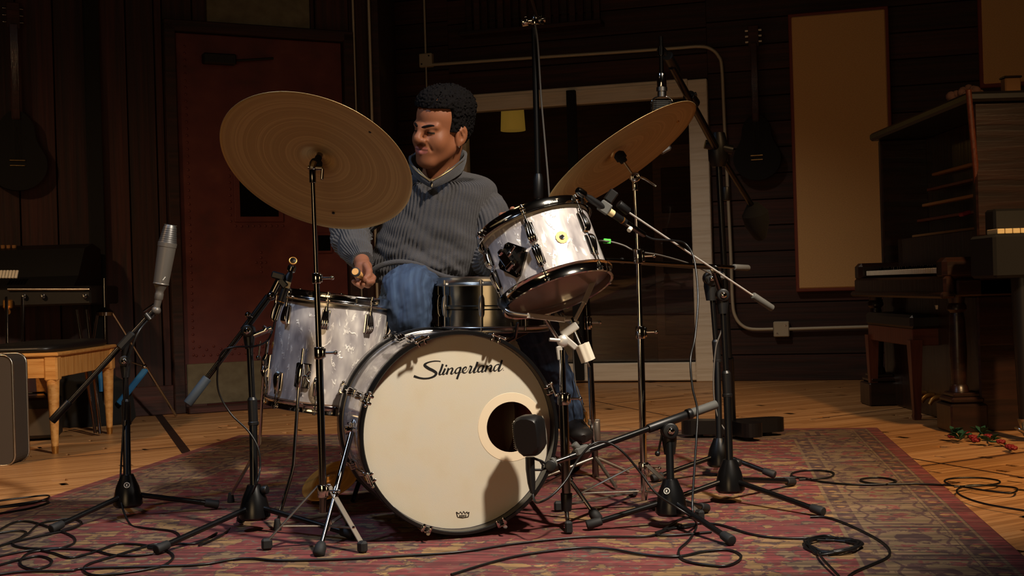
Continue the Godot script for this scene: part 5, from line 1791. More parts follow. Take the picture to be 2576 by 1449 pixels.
	for i in cp.size():
		var t: Vector3 = (cp[mini(i + 1, cp.size() - 1)] - cp[maxi(i - 1, 0)]).normalized()
		var out: Vector3 = (cp[i] - cmid)
		out.y = 0.0
		out = out.normalized()
		var u := float(i) / (cp.size() - 1)
		var hgt := 0.022 + 0.030 * sin(PI * u)
		var up := (Vector3.UP * 0.75 + out * (-0.12 if u > 0.4 and u < 0.75 else 0.20)).normalized()
		var ring := []
		for q in [[-0.9, 0.0], [-0.9, 1.0], [0.1, 1.3], [0.95, 1.0], [1.0, 0.5], [0.95, 0.0], [0.1, -0.1]]: ring.append(cp[i] + up * hgt * (q[0] * 0.62) + out * (q[1] - 0.5) * 0.010)
		cr.append(ring)
	put(mb().loft(cr), "collar", M.charcoal_knit, sw)
	var zp := []
	var zq := []
	for i in cp.size():
		var u := float(i) / (cp.size() - 1)
		var hgt := 0.022 + 0.030 * sin(PI * u)
		var out: Vector3 = (cp[i] - cmid)
		out.y = 0.0
		if u < 0.34: zp.append(cp[i] + Vector3(0, 0.46 * hgt, 0) + out.normalized() * 0.009)
		if u > 0.70: zq.append(cp[i] + Vector3(0, 0.46 * hgt, 0) + out.normalized() * 0.009)
	put(mb().tube(zp, 0.0024, 6), "zip_tape", M.zip_brass, sw)
	put(mb().tube(zq, 0.0024, 6), "zip_tape", M.zip_brass, sw)
	put(mb().tube([P(1086, 455, 4.300), P(1086, 463, 4.297), P(1086, 470, 4.298)], [0.003, 0.005, 0.004], 8), "zip_pull", M.chrome, sw)
	put(mb().tube(smooth_path([P(1052, 424, 4.34), P(1070, 444, 4.318), P(1089, 452, 4.312), P(1112, 440, 4.325), P(1130, 420, 4.35)], 6), 0.0011, 5), "necklace", M.zip_brass, who)
	put(mb().ball(hx * Vector3(0.0865, -0.049, -0.006), 0.0036, 8), "earring", M.chrome, who)
	# jeans and boots
	var tr := put(trouser_leg([hip_r + Vector3(0, 0, -0.02), hip_r.lerp(kn_r, 0.5), kn_r + Vector3(0, 0.004, -0.03), kn_r + Vector3(0.004, -0.07, 0.004), kn_r.lerp(an_r, 0.5), an_r], [0.115, 0.102, 0.092, 0.078, 0.068, 0.056]), "jeans", M.blue_denim, who, "faded blue denim jeans")
	put(trouser_leg([hip_l + Vector3(0, 0, -0.02), hip_l.lerp(kn_l, 0.5), kn_l + Vector3(-0.01, 0.004, -0.01), kn_l + (an_l - kn_l) * 0.18, kn_l.lerp(an_l, 0.6), an_l + (an_l - kn_l) * 0.03], [0.115, 0.102, 0.088, 0.078, 0.066, 0.060]), "trouser_leg", M.blue_denim, tr)
	put(mb().tube([P(1075, 722, 4.56), P(1125, 722, 4.56)], 0.13, 20), "seat_of_jeans", M.blue_denim, tr)
	for q in [[P(1440, 1068, 4.80), P(1447, 1078, 4.70), P(1468, 1098, 4.56)], [P(1046, 1085, 4.36), P(1042, 1095, 4.26), P(1030, 1112, 4.12)]]:
		var bt := mb()
		var rg := []
		var pts := smooth_path(q, 6)
		for i in pts.size():
			var u := float(i) / (pts.size() - 1)
			var t: Vector3 = (pts[mini(i + 1, pts.size() - 1)] - pts[maxi(i - 1, 0)]).normalized()
			var side := t.cross(Vector3.UP).normalized()
			var up := side.cross(t).normalized()
			var w := lerpf(0.034, 0.046, sin(u * PI * 0.75)) * (1.0 if u < 0.85 else sqrt(maxf(0.04, 1.0 - pow((u - 0.85) / 0.15, 2.0))))
			var hh := lerpf(0.060, 0.026, smoothstep(0.0, 0.9, u)) * (1.0 if u < 0.85 else sqrt(maxf(0.05, 1.0 - pow((u - 0.85) / 0.15, 2.0))))
			var ring := []
			for j in 20:
				var a := TAU * j / 20
				ring.append(pts[i] + side * cos(a) * w + up * (sin(a) * hh if sin(a) > 0.0 else sin(a) * 0.026))
			rg.append(ring)
		bt.loft(rg)
		put(bt, "boot", M.boot_leather, who, "dark leather boot")
	put(mb().cyl(an_l + Vector3(0, 0.03, 0), an_l + Vector3(0.006, -0.06, 0.01), 0.046, 0.042, 16), "boot_shaft", M.boot_leather, who)
	# sticks held in the hands
	for q in [[P(893, 683, 4.035), P(917, 701, 4.140), "the right hand with its butt pointing forward", P(1010, 770, 4.33)], [P(1240, 577, 3.94), P(1262, 562, 3.945), "the left hand resting on the rack tom rim", P(1330, 520, 3.97)]]:
		var a: Vector3 = q[0]
		var d: Vector3 = (q[1] - a).normalized()
		var l := 0.20 if q[3].x < 0 else 0.10
		var t := thing("drum_stick", "wooden drum stick gripped in " + q[2], "drum stick", a)
		put(mb().lathe(Transform3D(frame_to(d), a), [Vector2(0, 0), Vector2(0.0105, 0), Vector2(0.0112, 0.0015), Vector2(0.0112, 0.05), Vector2(0.0092, 0.06), Vector2(0.0075, l - 0.02), Vector2(0.004, l), Vector2(0, l)], 20), "shaft", M.stick_hickory, t)
		put(mb().lathe(Transform3D(frame_to(d), a + d * 0.003), [Vector2(0.0108, -0.001), Vector2(0.0150, 0.0015), Vector2(0.0150, 0.010), Vector2(0.0108, 0.013)], 20, 0.9), "rubber_band", M.rubber, t)
	# throne
	var th := thing("drum_throne", "round black padded drum throne under the drummer", "stool", Vector3(seat.x, RUG, seat.z - 0.02))
	put(mb().lathe(Transform3D(Basis.IDENTITY, Vector3(seat.x, 0.44, seat.z - 0.02)), [Vector2(0, 0), Vector2(0.15, 0), Vector2(0.165, 0.02), Vector2(0.165, 0.07), Vector2(0.14, 0.095), Vector2(0, 0.10)], 32, 0.7), "seat", M.vinyl_black, th)
	put(mb().cyl(Vector3(seat.x, 0.14, seat.z - 0.02), Vector3(seat.x, 0.44, seat.z - 0.02), 0.014), "post", M.chrome, th)
	for i in 3:
		var a := 0.3 + TAU * i / 3
		put(mb().tube([Vector3(seat.x, 0.22, seat.z - 0.02), Vector3(seat.x + sin(a) * 0.24, RUG + 0.012, seat.z - 0.02 + cos(a) * 0.24)], 0.011, 8), "leg", M.chrome, th)

# ---------------------------------------------------------------- microphone stands
func tripod_base(t: Node3D, base: Vector3, feet: Array, knob := Vector3.ZERO) -> void:
	put(mb().lathe(Transform3D(Basis.IDENTITY, base), [Vector2(0, 0.034), Vector2(0.040, 0.034), Vector2(0.047, 0.042), Vector2(0.046, 0.060), Vector2(0.037, 0.098), Vector2(0.024, 0.128), Vector2(0.020, 0.138), Vector2(0, 0.138)], 32, 0.7), "base_casting", M.black_paint, t)
	for f in feet:
		var d: Vector3 = f - base
		d.y = 0.0
		var u := d.normalized()
		var a := base + u * 0.030 + Vector3(0, 0.070, 0)
		var tip: Vector3 = base + d + Vector3(0, 0.014, 0)
		var e := (tip - a).normalized()
		var lg := put(mb().cyl(a, tip - e * 0.02, 0.0085, -1, 14), "leg", M.black_paint, t)
		put(mb().cyl(tip - e * 0.046, tip, 0.0125, 0.0145, 14, 0.003), "rubber_foot", M.rubber, lg)
	if knob != Vector3.ZERO:
		put(mb().cyl(base + Vector3(0, 0.118, 0), base + Vector3(0, 0.122, 0) + knob * 0.030, 0.005, -1, 8).cyl(base + Vector3(0, 0.122, 0) + knob * 0.028, base + Vector3(0, 0.124, 0) + knob * 0.046, 0.0135, -1, 14, 0.003), "knob", M.black_plastic, t)

func stand_badge(t: Node3D, base: Vector3, side: Vector3) -> void:      # round emblem on the casting
	var n := (side + Vector3(0, 0.35, 0)).normalized()
	var c := base + Vector3(0, 0.108, 0) + side * 0.0345
	var x := Transform3D(frame_to(n, Vector3.UP), c)
	var b := put(mb().ring(x, 0.0082, 0.0013, 24, 6), "emblem", M.ivory, t, "small round white emblem")
	var tm := TextMesh.new()
	tm.text = "K"
	tm.font = sys_font("Droid Sans")
	tm.font_size = 12
	tm.pixel_size = 0.0009
	tm.depth = 0.0008
	var tb := Basis(Vector3.UP.cross(n).normalized(), n.cross(Vector3.UP.cross(n).normalized()), n)
	var o := MeshInstance3D.new()
	o.name = "emblem_letter"
	o.mesh = tm
	o.material_override = M.ivory
	o.transform = Transform3D(tb, c - origin(b))
	b.add_child(o, true)

func stand_pole(t: Node3D, base: Vector3, clutch: Vector3, top: Vector3) -> void:
	put(mb().cyl(base + Vector3(0, 0.13, 0), clutch, 0.0125, -1, 16), "lower_tube", M.black_paint, t)
	var d := (top - clutch).normalized()
	put(mb().lathe(Transform3D(frame_to(d), clutch - d * 0.02), [Vector2(0.0128, 0), Vector2(0.0165, 0.004), Vector2(0.0165, 0.012), Vector2(0.0145, 0.014), Vector2(0.0150, 0.080), Vector2(0.0105, 0.088), Vector2(0, 0.088)], 18), "clutch", M.black_plastic, t)
	put(mb().cyl(clutch, top, 0.0098, -1, 14), "upper_tube", M.black_paint, t)

func knuckle(t: Node3D, at: Vector3, side := Vector3(0, 0, 1), s := 1.0) -> void:      # the swivel between pole and boom
	var m := mb()
	m.cyl(at - side * 0.016 * s, at + side * 0.022 * s, 0.019 * s, -1, 20, 0.004)
	m.tube([at - Vector3(0, 0.055, 0) * s, at - Vector3(0, 0.02, 0) * s, at + Vector3(0, 0.012, 0) * s], [0.013 * s, 0.018 * s, 0.016 * s], 14)
	put(m, "swivel", M.black_plastic, t)
	put(mb().lathe(Transform3D(frame_to(side), at + side * 0.022 * s), [Vector2(0.011, 0), Vector2(0.010, 0.004), Vector2(0.005, 0.007), Vector2(0, 0.0075)], 16, 1.2), "swivel_cap", M.chrome, t)

func boom(t: Node3D, a: Vector3, b: Vector3, r: float, m: Material, grip: Material, gl := 0.09, gr := 0.0125) -> void:
	var d := (b - a).normalized()
	put(mb().cyl(a + d * 0.01, b, r, -1, 14), "boom_arm", m, t)
	put(mb().cyl(a, a + d * gl, gr, -1, 16, 0.003), "boom_grip", grip, t)

func pencil_mic(label: String, tail: Vector3, tip: Vector3, tape: float, r := 0.0105) -> Node3D:
	# slim stick microphone: head, body, connector; tape: place of the cream label along it
	var d := (tip - tail).normalized()
	var l := (tip - tail).length()
	var t := thing("pencil_microphone", label, "microphone", tail)
	var x := Transform3D(frame_to(d), tail)
	put(mb().lathe(x, [Vector2(0, 0), Vector2(0.006, 0.0), Vector2(0.0085, 0.004), Vector2(0.0092, l * 0.30), Vector2(0, l * 0.30)], 18), "connector", M.dark_chrome, t)
	put(mb().lathe(x, [Vector2(0.0095, l * 0.29), Vector2(r, l * 0.31), Vector2(r, l * 0.33), Vector2(r * 0.92, l * 0.34), Vector2(r, l * 0.36), Vector2(r, l * 0.82), Vector2(r * 0.7, l * 0.86), Vector2(r * 0.7, l * 0.90)], 20), "body", M.black_plastic, t)
	put(mb().lathe(x, [Vector2(r * 1.08, l * 0.335), Vector2(r * 1.08, l * 0.35)], 20), "ring", M.brass, t)
	put(mb().lathe(x, [Vector2(r * 0.7, l * 0.88), Vector2(r * 1.15, l * 0.90), Vector2(r * 1.2, l * 0.97), Vector2(r * 0.9, l), Vector2(0, l)], 20), "capsule", M.dark_chrome, t)
	put(mb().lathe(x, [Vector2(r * 1.05, l * tape), Vector2(r * 1.05, l * (tape + 0.11))], 20), "tape_label", M.tape_cream, t)
	return t

func stand_feet(px: Array) -> Array:
	var o := []
	for q in px: o.append(G(q[0], q[1]))
	return o

func build_stands() -> void:
	var fwd := Vector3(0, 0, 1)
	# 1: large valve microphone on the left
	var b1 := G(323, 1300)
	var s1 := thing("boom_microphone_stand", "black boom stand on the rug holding the big grey valve microphone", "microphone stand", b1)
	tripod_base(s1, b1, stand_feet([[128, 1343], [550, 1280], [300, 1262]]))
	stand_badge(s1, b1, Vector3(0.25, 0, 1).normalized())
	var k1 := P(315, 908, 4.2)
	stand_pole(s1, b1, P(318, 1055, 4.2), k1)
	knuckle(s1, k1, Vector3(0.2, 0, 1).normalized(), 1.0)
	boom(s1, P(130, 1060, 4.15), P(384, 784, 4.24), 0.0092, M.black_paint, M.black_plastic, 0.085, 0.0135)
	put(mb().box(Transform3D(frame_to(P(384, 784, 4.24) - P(130, 1060, 4.15)), P(318, 858, 4.19)), Vector3(0.026, 0.07, 0.034), 0.006).cyl(k1, P(318, 858, 4.19), 0.014, -1, 12), "boom_clamp", M.black_plastic, s1)
	put(mb().cyl(P(366, 790, 4.22), P(378, 805, 4.22), 0.010, -1, 10), "end_knob", M.black_plastic, s1)
	var ma := P(405, 714, 4.25)
	var mt := P(429, 565, 4.25)
	var d := (mt - ma).normalized()
	var m1 := thing("valve_microphone", "big grey cylindrical valve microphone on the stand beside the floor tom", "microphone", P(392, 781, 4.25))
	var mx := Transform3D(frame_to(d), ma)
	var ml := (mt - ma).length()
	put(mb().lathe(mx, [Vector2(0, -0.002), Vector2(0.0262, -0.002), Vector2(0.0268, 0.0), Vector2(0.0255, 0.003), Vector2(0.0300, ml * 0.62), Vector2(0.0312, ml * 0.625), Vector2(0.0316, ml * 0.69), Vector2(0.0300, ml * 0.695)], 36, 0.4), "body", M.mic_grey, m1)
	put(mb().lathe(mx, [Vector2(0.0305, ml * 0.695), Vector2(0.0285, ml * 0.74), Vector2(0.0215, ml * 0.955), Vector2(0.0185, ml * 0.99), Vector2(0.012, ml * 1.0), Vector2(0, ml * 1.0)], 32, 0.5), "grille", M.mic_grille, m1)
	var gw := mb()
	for i in 7: gw.ring(mx * Transform3D(Basis.IDENTITY, Vector3(0, ml * (0.72 + i * 0.035), 0)), 0.0297 - i * 0.0011, 0.0005, 32, 4)
	put(gw, "grille_wires", M.mic_grille, m1).set_meta("kind", "stuff")
	put(mb().box(mx * Transform3D(Basis.IDENTITY, Vector3(0, ml * 0.995, 0)), Vector3(0.046, 0.003, 0.005), 0.001), "grille_strap", M.chrome, m1)
	put(mb().lathe(mx, [Vector2(0.0, -0.055), Vector2(0.0125, -0.055), Vector2(0.0145, -0.050), Vector2(0.0145, -0.034), Vector2(0.013, -0.030), Vector2(0.014, -0.022), Vector2(0.0235, -0.003)], 24, 0.5), "lower_collar", M.mic_grey, m1)
	put(mb().cyl(ma - d * 0.05, P(394, 774, 4.25), 0.0125, 0.0105, 18), "mount_tube", M.mic_grey, m1)
	put(mb().ball(P(393, 781, 4.25), 0.0158, 18), "ball_joint", M.mic_grey, m1)
	put(mb().cyl(P(390, 784, 4.25), P(376, 799, 4.25), 0.0105, -1, 16), "swivel_stub", M.mic_grille, m1)
	put(mb().cyl(P(386, 766, 4.25), P(362, 783, 4.26), 0.0045, -1, 8), "lever", M.chrome, m1)
	put(mb().box(mx * Transform3D(Basis(Vector3(0, 0, 1), -0.5), Vector3(0.014, 0.020, 0.0232)), Vector3(0.0022, 0.014, 0.002)), "maker_dash", M.ivory, m1)
	# 2: floor tom microphone
	var b2 := G(642, 1334)
	var s2 := thing("boom_microphone_stand", "black boom stand with a grey end grip in front of the floor tom", "microphone stand", b2)
	tripod_base(s2, b2, stand_feet([[392, 1396], [890, 1358], [606, 1318]]), Vector3(0.95, 0, 0.3))
	var k2 := P(626, 832, 3.84)
	stand_pole(s2, b2, P(637, 1055, 3.84), k2)
	put(mb().cyl(k2 - Vector3(0, 0.02, 0), k2 + Vector3(0.07, 0.006, 0), 0.008, -1, 12).cyl(P(668, 830, 3.83), P(672, 826, 3.83), 0.014, -1, 14), "swivel_bolt", M.chrome, s2)
	knuckle(s2, k2, fwd, 1.0)
	put(mb().tube([P(655, 858, 3.83), P(650, 900, 3.83)], 0.003, 6).ball(P(650, 900, 3.83), 0.008, 8), "clutch_lever", M.dark_chrome, s2)
	boom(s2, P(471, 1017, 3.78), P(686, 735, 3.87), 0.0082, M.dark_chrome, M.grip_slate, 0.098, 0.0142)
	put(mb().cyl(P(612, 832, 3.84), P(676, 746, 3.865), 0.0118, -1, 16), "boom_sleeve", M.black_paint, s2)
	put(mb().ball(P(624, 792, 3.83), 0.010, 12).cyl(P(624, 792, 3.83), P(634, 798, 3.84), 0.005, -1, 8), "sleeve_knob", M.dark_chrome, s2)
	put(mb().ball(P(682, 745, 3.86), 0.014, 14).cyl(P(686, 738, 3.87), P(702, 706, 3.87), 0.012, -1, 12), "end_swivel", M.dark_chrome, s2)
	put(mb().box(Transform3D(Basis(fwd, -0.3), P(700, 694, 3.87)), Vector3(0.040, 0.022, 0.026), 0.004).box(Transform3D(Basis(fwd, -0.9), P(712, 712, 3.87)), Vector3(0.034, 0.022, 0.024), 0.004), "microphone_clip", M.black_plastic, s2)
	var p1 := pencil_mic("slim black microphone with cream tape clipped above the floor tom", P(691, 808, 3.86), P(736, 668, 3.88), 0.60, 0.0115)
	put(mb().ring(Transform3D(frame_to(Vector3(0.2, 0.5, 1)), P(737, 656, 3.88)), 0.011, 0.0025, 24, 8), "capsule_ring", M.brass, p1)
	put(mb().lathe(Transform3D(frame_to(Vector3(0.2, 0.5, 1)), P(737, 656, 3.88)), [Vector2(0, -0.006), Vector2(0.0105, -0.006), Vector2(0.0105, 0.002), Vector2(0, 0.003)], 20), "capsule_head", M.dark_chrome, p1)
	# 3: bass drum microphone on a short stand
	var b3 := G(1690, 1324)
	var s3 := thing("short_microphone_stand", "short black boom stand holding the square microphone at the bass drum", "microphone stand", b3)
	tripod_base(s3, b3, stand_feet([[1476, 1334], [1842, 1374], [1778, 1290]]))
	stand_badge(s3, b3, Vector3(-0.45, 0, 0.9).normalized())
	var k3 := P(1683, 1084, 3.72)
	put(mb().cyl(b3 + Vector3(0, 0.13, 0), k3, 0.0115, -1, 16), "lower_tube", M.black_paint, s3)
	knuckle(s3, k3, Vector3(0.1, 0.1, 1).normalized(), 1.25)
	put(mb().tube([k3 + Vector3(-0.02, -0.005, 0), P(1656, 1138, 3.72)], 0.0032, 8).ball(P(1654, 1141, 3.72), 0.0085, 10), "clutch_lever", M.black_plastic, s3)
	var ga := P(1802, 1017, 3.80)
	var gb := P(1388, 1166, 3.575)
	boom(s3, ga, gb, 0.0078, M.dark_chrome, M.grip_grey, 0.098, 0.0135)
	put(mb().cyl(ga.lerp(gb, 0.17), ga.lerp(gb, 0.43), 0.0135, -1, 16, 0.002).cyl(ga.lerp(gb, 0.16), ga.lerp(gb, 0.19), 0.0165, -1, 16, 0.002), "boom_sleeve", M.black_plastic, s3)
	put(mb().cyl(ga.lerp(gb, 0.42), ga.lerp(gb, 0.90), 0.0092, -1, 14), "boom_tube", M.black_paint, s3)
	put(mb().box(Transform3D(frame_to(gb - ga), ga.lerp(gb, 0.82) + Vector3(-0.004, 0.006, 0.002)), Vector3(0.026, 0.045, 0.026), 0.005).cyl(ga.lerp(gb, 0.84) + Vector3(0, 0.01, 0), ga.lerp(gb, 0.86) + Vector3(-0.006, 0.032, 0), 0.011, -1, 12, 0.003), "cable_clip", M.grip_grey, s3)
	put(mb().cyl(gb, P(1396, 1163, 3.58), 0.016, -1, 16, 0.003), "end_collar", M.grip_grey, s3)
	var mk := thing("kick_microphone", "square black microphone with a silver edge at the bass drum port", "microphone", P(1333, 1150, 3.555))
	var bsk := Basis(Vector3.UP, -0.35) * Basis(fwd, 0.06)
	var kc := P(1332, 1098, 3.555)
	var prof := PackedVector2Array()
	for q in [[-0.028, 0.056], [-0.010, 0.062], [0.012, 0.061], [0.032, 0.054], [0.0395, 0.044], [0.041, 0.010], [0.0405, -0.026], [0.032, -0.040], [0.018, -0.054], [-0.012, -0.054], [-0.026, -0.042], [-0.0345, -0.026], [-0.037, 0.010], [-0.0355, 0.044]]: prof.append(Vector2(q[0], q[1]))
	var kr := []
	for q in [[-0.036, 0.86], [-0.030, 0.97], [-0.010, 1.0], [0.014, 1.0], [0.030, 0.96], [0.038, 0.84]]:
		var ring := []
		for e in prof: ring.append(kc + bsk * Vector3(e.x * q[1], e.y * q[1], q[0]))
		kr.append(ring)
	put(mb().loft(kr), "mesh_body", M.black_plastic, mk)
	var kw := mb()
	for i in 17: kw.cyl(kc + bsk * Vector3(-0.034 + i * 0.0043, -0.030, 0.0335), kc + bsk * Vector3(-0.034 + i * 0.0043, 0.046, 0.0335), 0.0008, -1, 5)
	put(kw, "mesh_ribs", M.black_paint, mk).set_meta("kind", "stuff")
	var fc := mb()
	for i in 13: fc.box(Transform3D(bsk, kc + bsk * Vector3(-0.0395, 0.040 - i * 0.0058, -0.006)), Vector3(0.008, 0.0036, 0.046), 0.0015)
	fc.box(Transform3D(bsk, kc + bsk * Vector3(-0.0375, 0.006, -0.006)), Vector3(0.006, 0.084, 0.044), 0.003)
	put(fc, "silver_face", M.dull_chrome, mk, "ribbed silver edge")
	put(mb().tube([P(1333, 1150, 3.555), P(1334, 1180, 3.555), P(1337, 1215, 3.555), P(1340, 1240, 3.555)], [0.0135, 0.0135, 0.0115, 0.007], 14), "stem", M.black_plastic, mk)
	put(mb().tube([P(1340, 1152, 3.555), P(1362, 1160, 3.565), P(1382, 1172, 3.575)], 0.0036, 8).tube([P(1342, 1182, 3.555), P(1362, 1182, 3.565), P(1378, 1176, 3.575)], 0.0036, 8).tube([P(1359, 1160, 3.565), P(1365, 1170, 3.565), P(1364, 1181, 3.565)], 0.003, 8).cyl(P(1385, 1172, 3.555), P(1385, 1172, 3.595), 0.0165, -1, 18, 0.003), "yoke", M.black_plastic, mk)
	# 4: rack tom microphone, thin boom
	var b4 := G(1838, 1264)
	var s4 := thing("boom_microphone_stand", "tall black stand with a thin silver boom and grey grip beside the crash stand", "microphone stand", b4)
	tripod_base(s4, b4, stand_feet([[2072, 1300], [1996, 1222], [1640, 1285]]), Vector3(0.8, 0, -0.6))
	var k4 := P(1817, 742, 4.08)
	stand_pole(s4, b4, P(1829, 985, 4.08), k4)
	knuckle(s4, k4, fwd, 1.1)
	put(mb().cyl(k4, P(1797, 678, 4.06), 0.012, -1, 14).cyl(P(1797, 678, 4.08), P(1797, 678, 4.03), 0.0135, -1, 18, 0.002), "boom_clamp", M.dark_chrome, s4)
	boom(s4, P(1943, 776, 4.13), P(1566, 524, 3.86), 0.0032, M.bright_steel, M.grip_grey, 0.092, 0.0115)
	put(mb().cyl(P(1581, 533, 3.865), P(1556, 512, 3.85), 0.0125, -1, 16, 0.002), "end_socket", M.black_plastic, s4)
	put(mb().box(Transform3D(Basis(fwd, -0.65), P(1537, 494, 3.84)), Vector3(0.030, 0.040, 0.026), 0.004), "microphone_clip", M.black_plastic, s4)
	var p2 := pencil_mic("slim black microphone pointing down at the rack tom from the thin boom", P(1622, 592, 3.88), P(1452, 478, 3.74), 0.48, 0.0105)
	put(mb().box(Transform3D(Basis(fwd, -0.62), P(1521, 522, 3.80)), Vector3(0.036, 0.034, 0.034), 0.003), "clip_block", M.grip_grey, p2)
	put(mb().cyl(P(1587, 574, 3.84), P(1582, 580, 3.83), 0.007, -1, 10), "switch", M.ivory, p2)
	# 5: low boom behind the crash stand
	var b5 := G(1812, 1196)
	var s5 := thing("boom_microphone_stand", "black stand with a level boom reaching to the rack tom rim", "microphone stand", b5)
	tripod_base(s5, b5, stand_feet([[1640, 1214], [1950, 1205], [1820, 1130]]))
	var k5 := P(1788, 700, 4.68)
	stand_pole(s5, b5, P(1804, 900, 4.68), k5)
	knuckle(s5, k5, fwd, 1.5)
	put(mb().box(Transform3D(Basis(fwd, -0.3), P(1800, 690, 4.66)), Vector3(0.070, 0.030, 0.02), 0.008), "swivel_plate", M.grip_grey, s5)
	boom(s5, P(1882, 674, 4.80), P(1522, 654, 3.94), 0.0065, M.dark_chrome, M.grip_grey, 0.125, 0.0115)
	put(mb().cyl(P(1600, 659, 4.15), P(1788, 673, 4.60), 0.0085, -1, 12), "boom_sleeve", M.black_paint, s5)
	put(mb().ball(P(1566, 656, 4.06), 0.011, 10), "boom_knob", M.black_plastic, s5)
	var cm := thing("clip_microphone", "stubby black microphone at the lower rim of the rack tom", "microphone", P(1502, 668, 3.92))
	put(mb().tube([P(1488, 640, 3.93), P(1503, 652, 3.93), P(1518, 655, 3.94)], [0.010, 0.0125, 0.010], 12), "clip", M.rubber, cm)
	put(mb().tube([P(1512, 652, 3.93), P(1503, 668, 3.92), P(1494, 686, 3.91)], [0.012, 0.015, 0.013], 14), "body", M.black_plastic, cm)
	# 6: heavy overhead boom on a cast iron base
	var b6 := G(1842, 1100)
	var s6 := thing("overhead_boom_stand", "heavy black overhead boom stand on a thick three armed base", "microphone stand", b6)
	for q in [[1742, 1100, -0.35], [1945, 1094, 0.35], [1890, 1108, 0.2]]:
		var e := G(q[0], q[1]) - b6
		var u := e.normalized()
		var w := u.cross(Vector3.UP)
		var pl := PackedVector2Array()
		for k in 13:
			var a := -PI / 2 + PI * k / 12.0
			pl.append(Vector2(sin(a) * 0.05, e.length() + 0.05 * cos(a)))
		pl.append(Vector2(0.035, 0)); pl.append(Vector2(-0.035, 0))
		put(mb().prism(Transform3D(Basis(w, u, w.cross(u)), b6 + Vector3(0, 0.018, 0)), pl, 0.062, false), "base_arm", M.black_paint, s6)
		put(mb().cyl(b6 + e * 0.85 + Vector3(0, 0.018, 0), b6 + e * 0.85 + Vector3(0, 0.0, 0), 0.022, -1, 14), "caster", M.rubber, s6)
	var t6 := P(1806, 380, 5.55)
	put(mb().cyl(b6 + Vector3(0, 0.05, 0), P(1834, 900, 5.58), 0.020, -1, 18), "lower_tube", M.black_paint, s6)
	put(mb().cyl(P(1834, 900, 5.58), t6, 0.014, -1, 16), "upper_tube", M.black_paint, s6)
	put(mb().cyl(P(1826, 505, 5.55), P(1826, 470, 5.55), 0.020, -1, 16, 0.003), "height_collar", M.black_plastic, s6)
	put(mb().lathe(Transform3D(Basis.IDENTITY, t6 - Vector3(0, 0.07, 0)), [Vector2(0, 0), Vector2(0.028, 0), Vector2(0.042, 0.03), Vector2(0.045, 0.10), Vector2(0.032, 0.15), Vector2(0, 0.155)], 22, 0.8).cyl(t6 + Vector3(-0.06, 0.03, 0.02), t6 + Vector3(0.06, 0.0, 0.02), 0.02, -1, 14), "swivel_head", M.black_plastic, s6)
	put(mb().cyl(P(1690, 168, 5.0), t6, 0.0135, 0.0175, 16).cyl(t6, P(1893, 520, 5.85), 0.0135, -1, 14), "boom_arm", M.black_paint, s6)
	put(mb().cyl(P(1732, 240, 5.2), P(1747, 262, 5.25), 0.026, -1, 16, 0.004).cyl(P(1722, 248, 5.2), P(1752, 236, 5.2), 0.009, -1, 10), "boom_clutch", M.black_plastic, s6)
	var cwv := P(1893, 512, 5.85)
	var cwe := P(1914, 602, 5.90)
	put(mb().lathe(Transform3D(frame_to(cwe - cwv), cwv), [Vector2(0, 0), Vector2(0.026, 0.0), Vector2(0.062, 0.05), Vector2(0.058, 0.10), Vector2(0.028, 0.17), Vector2(0.016, 0.18), Vector2(0, 0.18)], 20, 0.6), "counterweight", M.felt_black, s6)
	put(mb().cyl(P(1680, 140, 4.95), P(1700, 178, 5.05), 0.020, -1, 14).cyl(P(1660, 122, 4.95), P(1686, 150, 4.98), 0.016, -1, 14), "end_joint", M.black_plastic, s6)
	var oz := 4.93
	var om := thing("ribbon_microphone", "hanging silver ribbon microphone in a round yoke above the crash cymbal", "microphone", P(1666, 300, oz))
	put(mb().cyl(P(1663, 92, oz), P(1664, 190, oz), 0.0085, -1, 14).cyl(P(1663, 118, oz), P(1663, 140, oz), 0.013, -1, 14), "mount_rod", M.dark_chrome, om)
	put(mb().cyl(P(1664, 184, oz), P(1665, 222, oz), 0.019, -1, 20, 0.003), "housing", M.chrome, om)
	put(mb().cyl(P(1665, 220, oz), P(1665, 230, oz), 0.0215, -1, 20).cyl(P(1665, 230, oz), P(1665, 244, oz), 0.0175, -1, 20), "collar", M.dull_chrome, om)
	put(mb().tube(smooth_path([P(1638, 290, oz), P(1639, 258, oz), P(1648, 246, oz), P(1666, 242, oz), P(1684, 246, oz), P(1693, 258, oz), P(1694, 290, oz)], 5), 0.003, 8), "yoke", M.chrome, om)
	put(mb().box(Transform3D(CB, P(1665, 276, oz)), Vector3(0.070, 0.085, 0.042), 0.012), "head", M.dark_chrome, om)
	for i in 5: put(mb().box(Transform3D(CB, P(1665, 256 + i * 5, oz)), Vector3(0.072, 0.003, 0.044), 0.001), "fin", M.grip_grey, om)
	put(mb().box(Transform3D(CB * Basis(fwd, 0.5), P(1668, 366, oz)), Vector3(0.045, 0.06, 0.030), 0.006), "lower_screen", M.mic_grille, om)
	# 7: tall pole behind the drummer
	var b7 := Vector3(P(1366, 1120, 5.3).x, RUG, P(1366, 1120, 5.3).z)
	var s7 := thing("tall_boom_stand", "tall black boom stand behind the drummer with a chrome head clamp", "microphone stand", b7)
	for i in 3:
		var a := 0.5 + TAU * i / 3
		put(mb().tube([b7 + Vector3(0, 0.28, 0), b7 + Vector3(sin(a) * 0.33, 0.012, cos(a) * 0.33)], 0.011, 8), "leg", M.black_paint, s7)
	put(mb().cyl(b7 + Vector3(0, 0.05, 0), P(1354, 480, 5.3), 0.0165, -1, 16), "lower_tube", M.black_paint, s7)
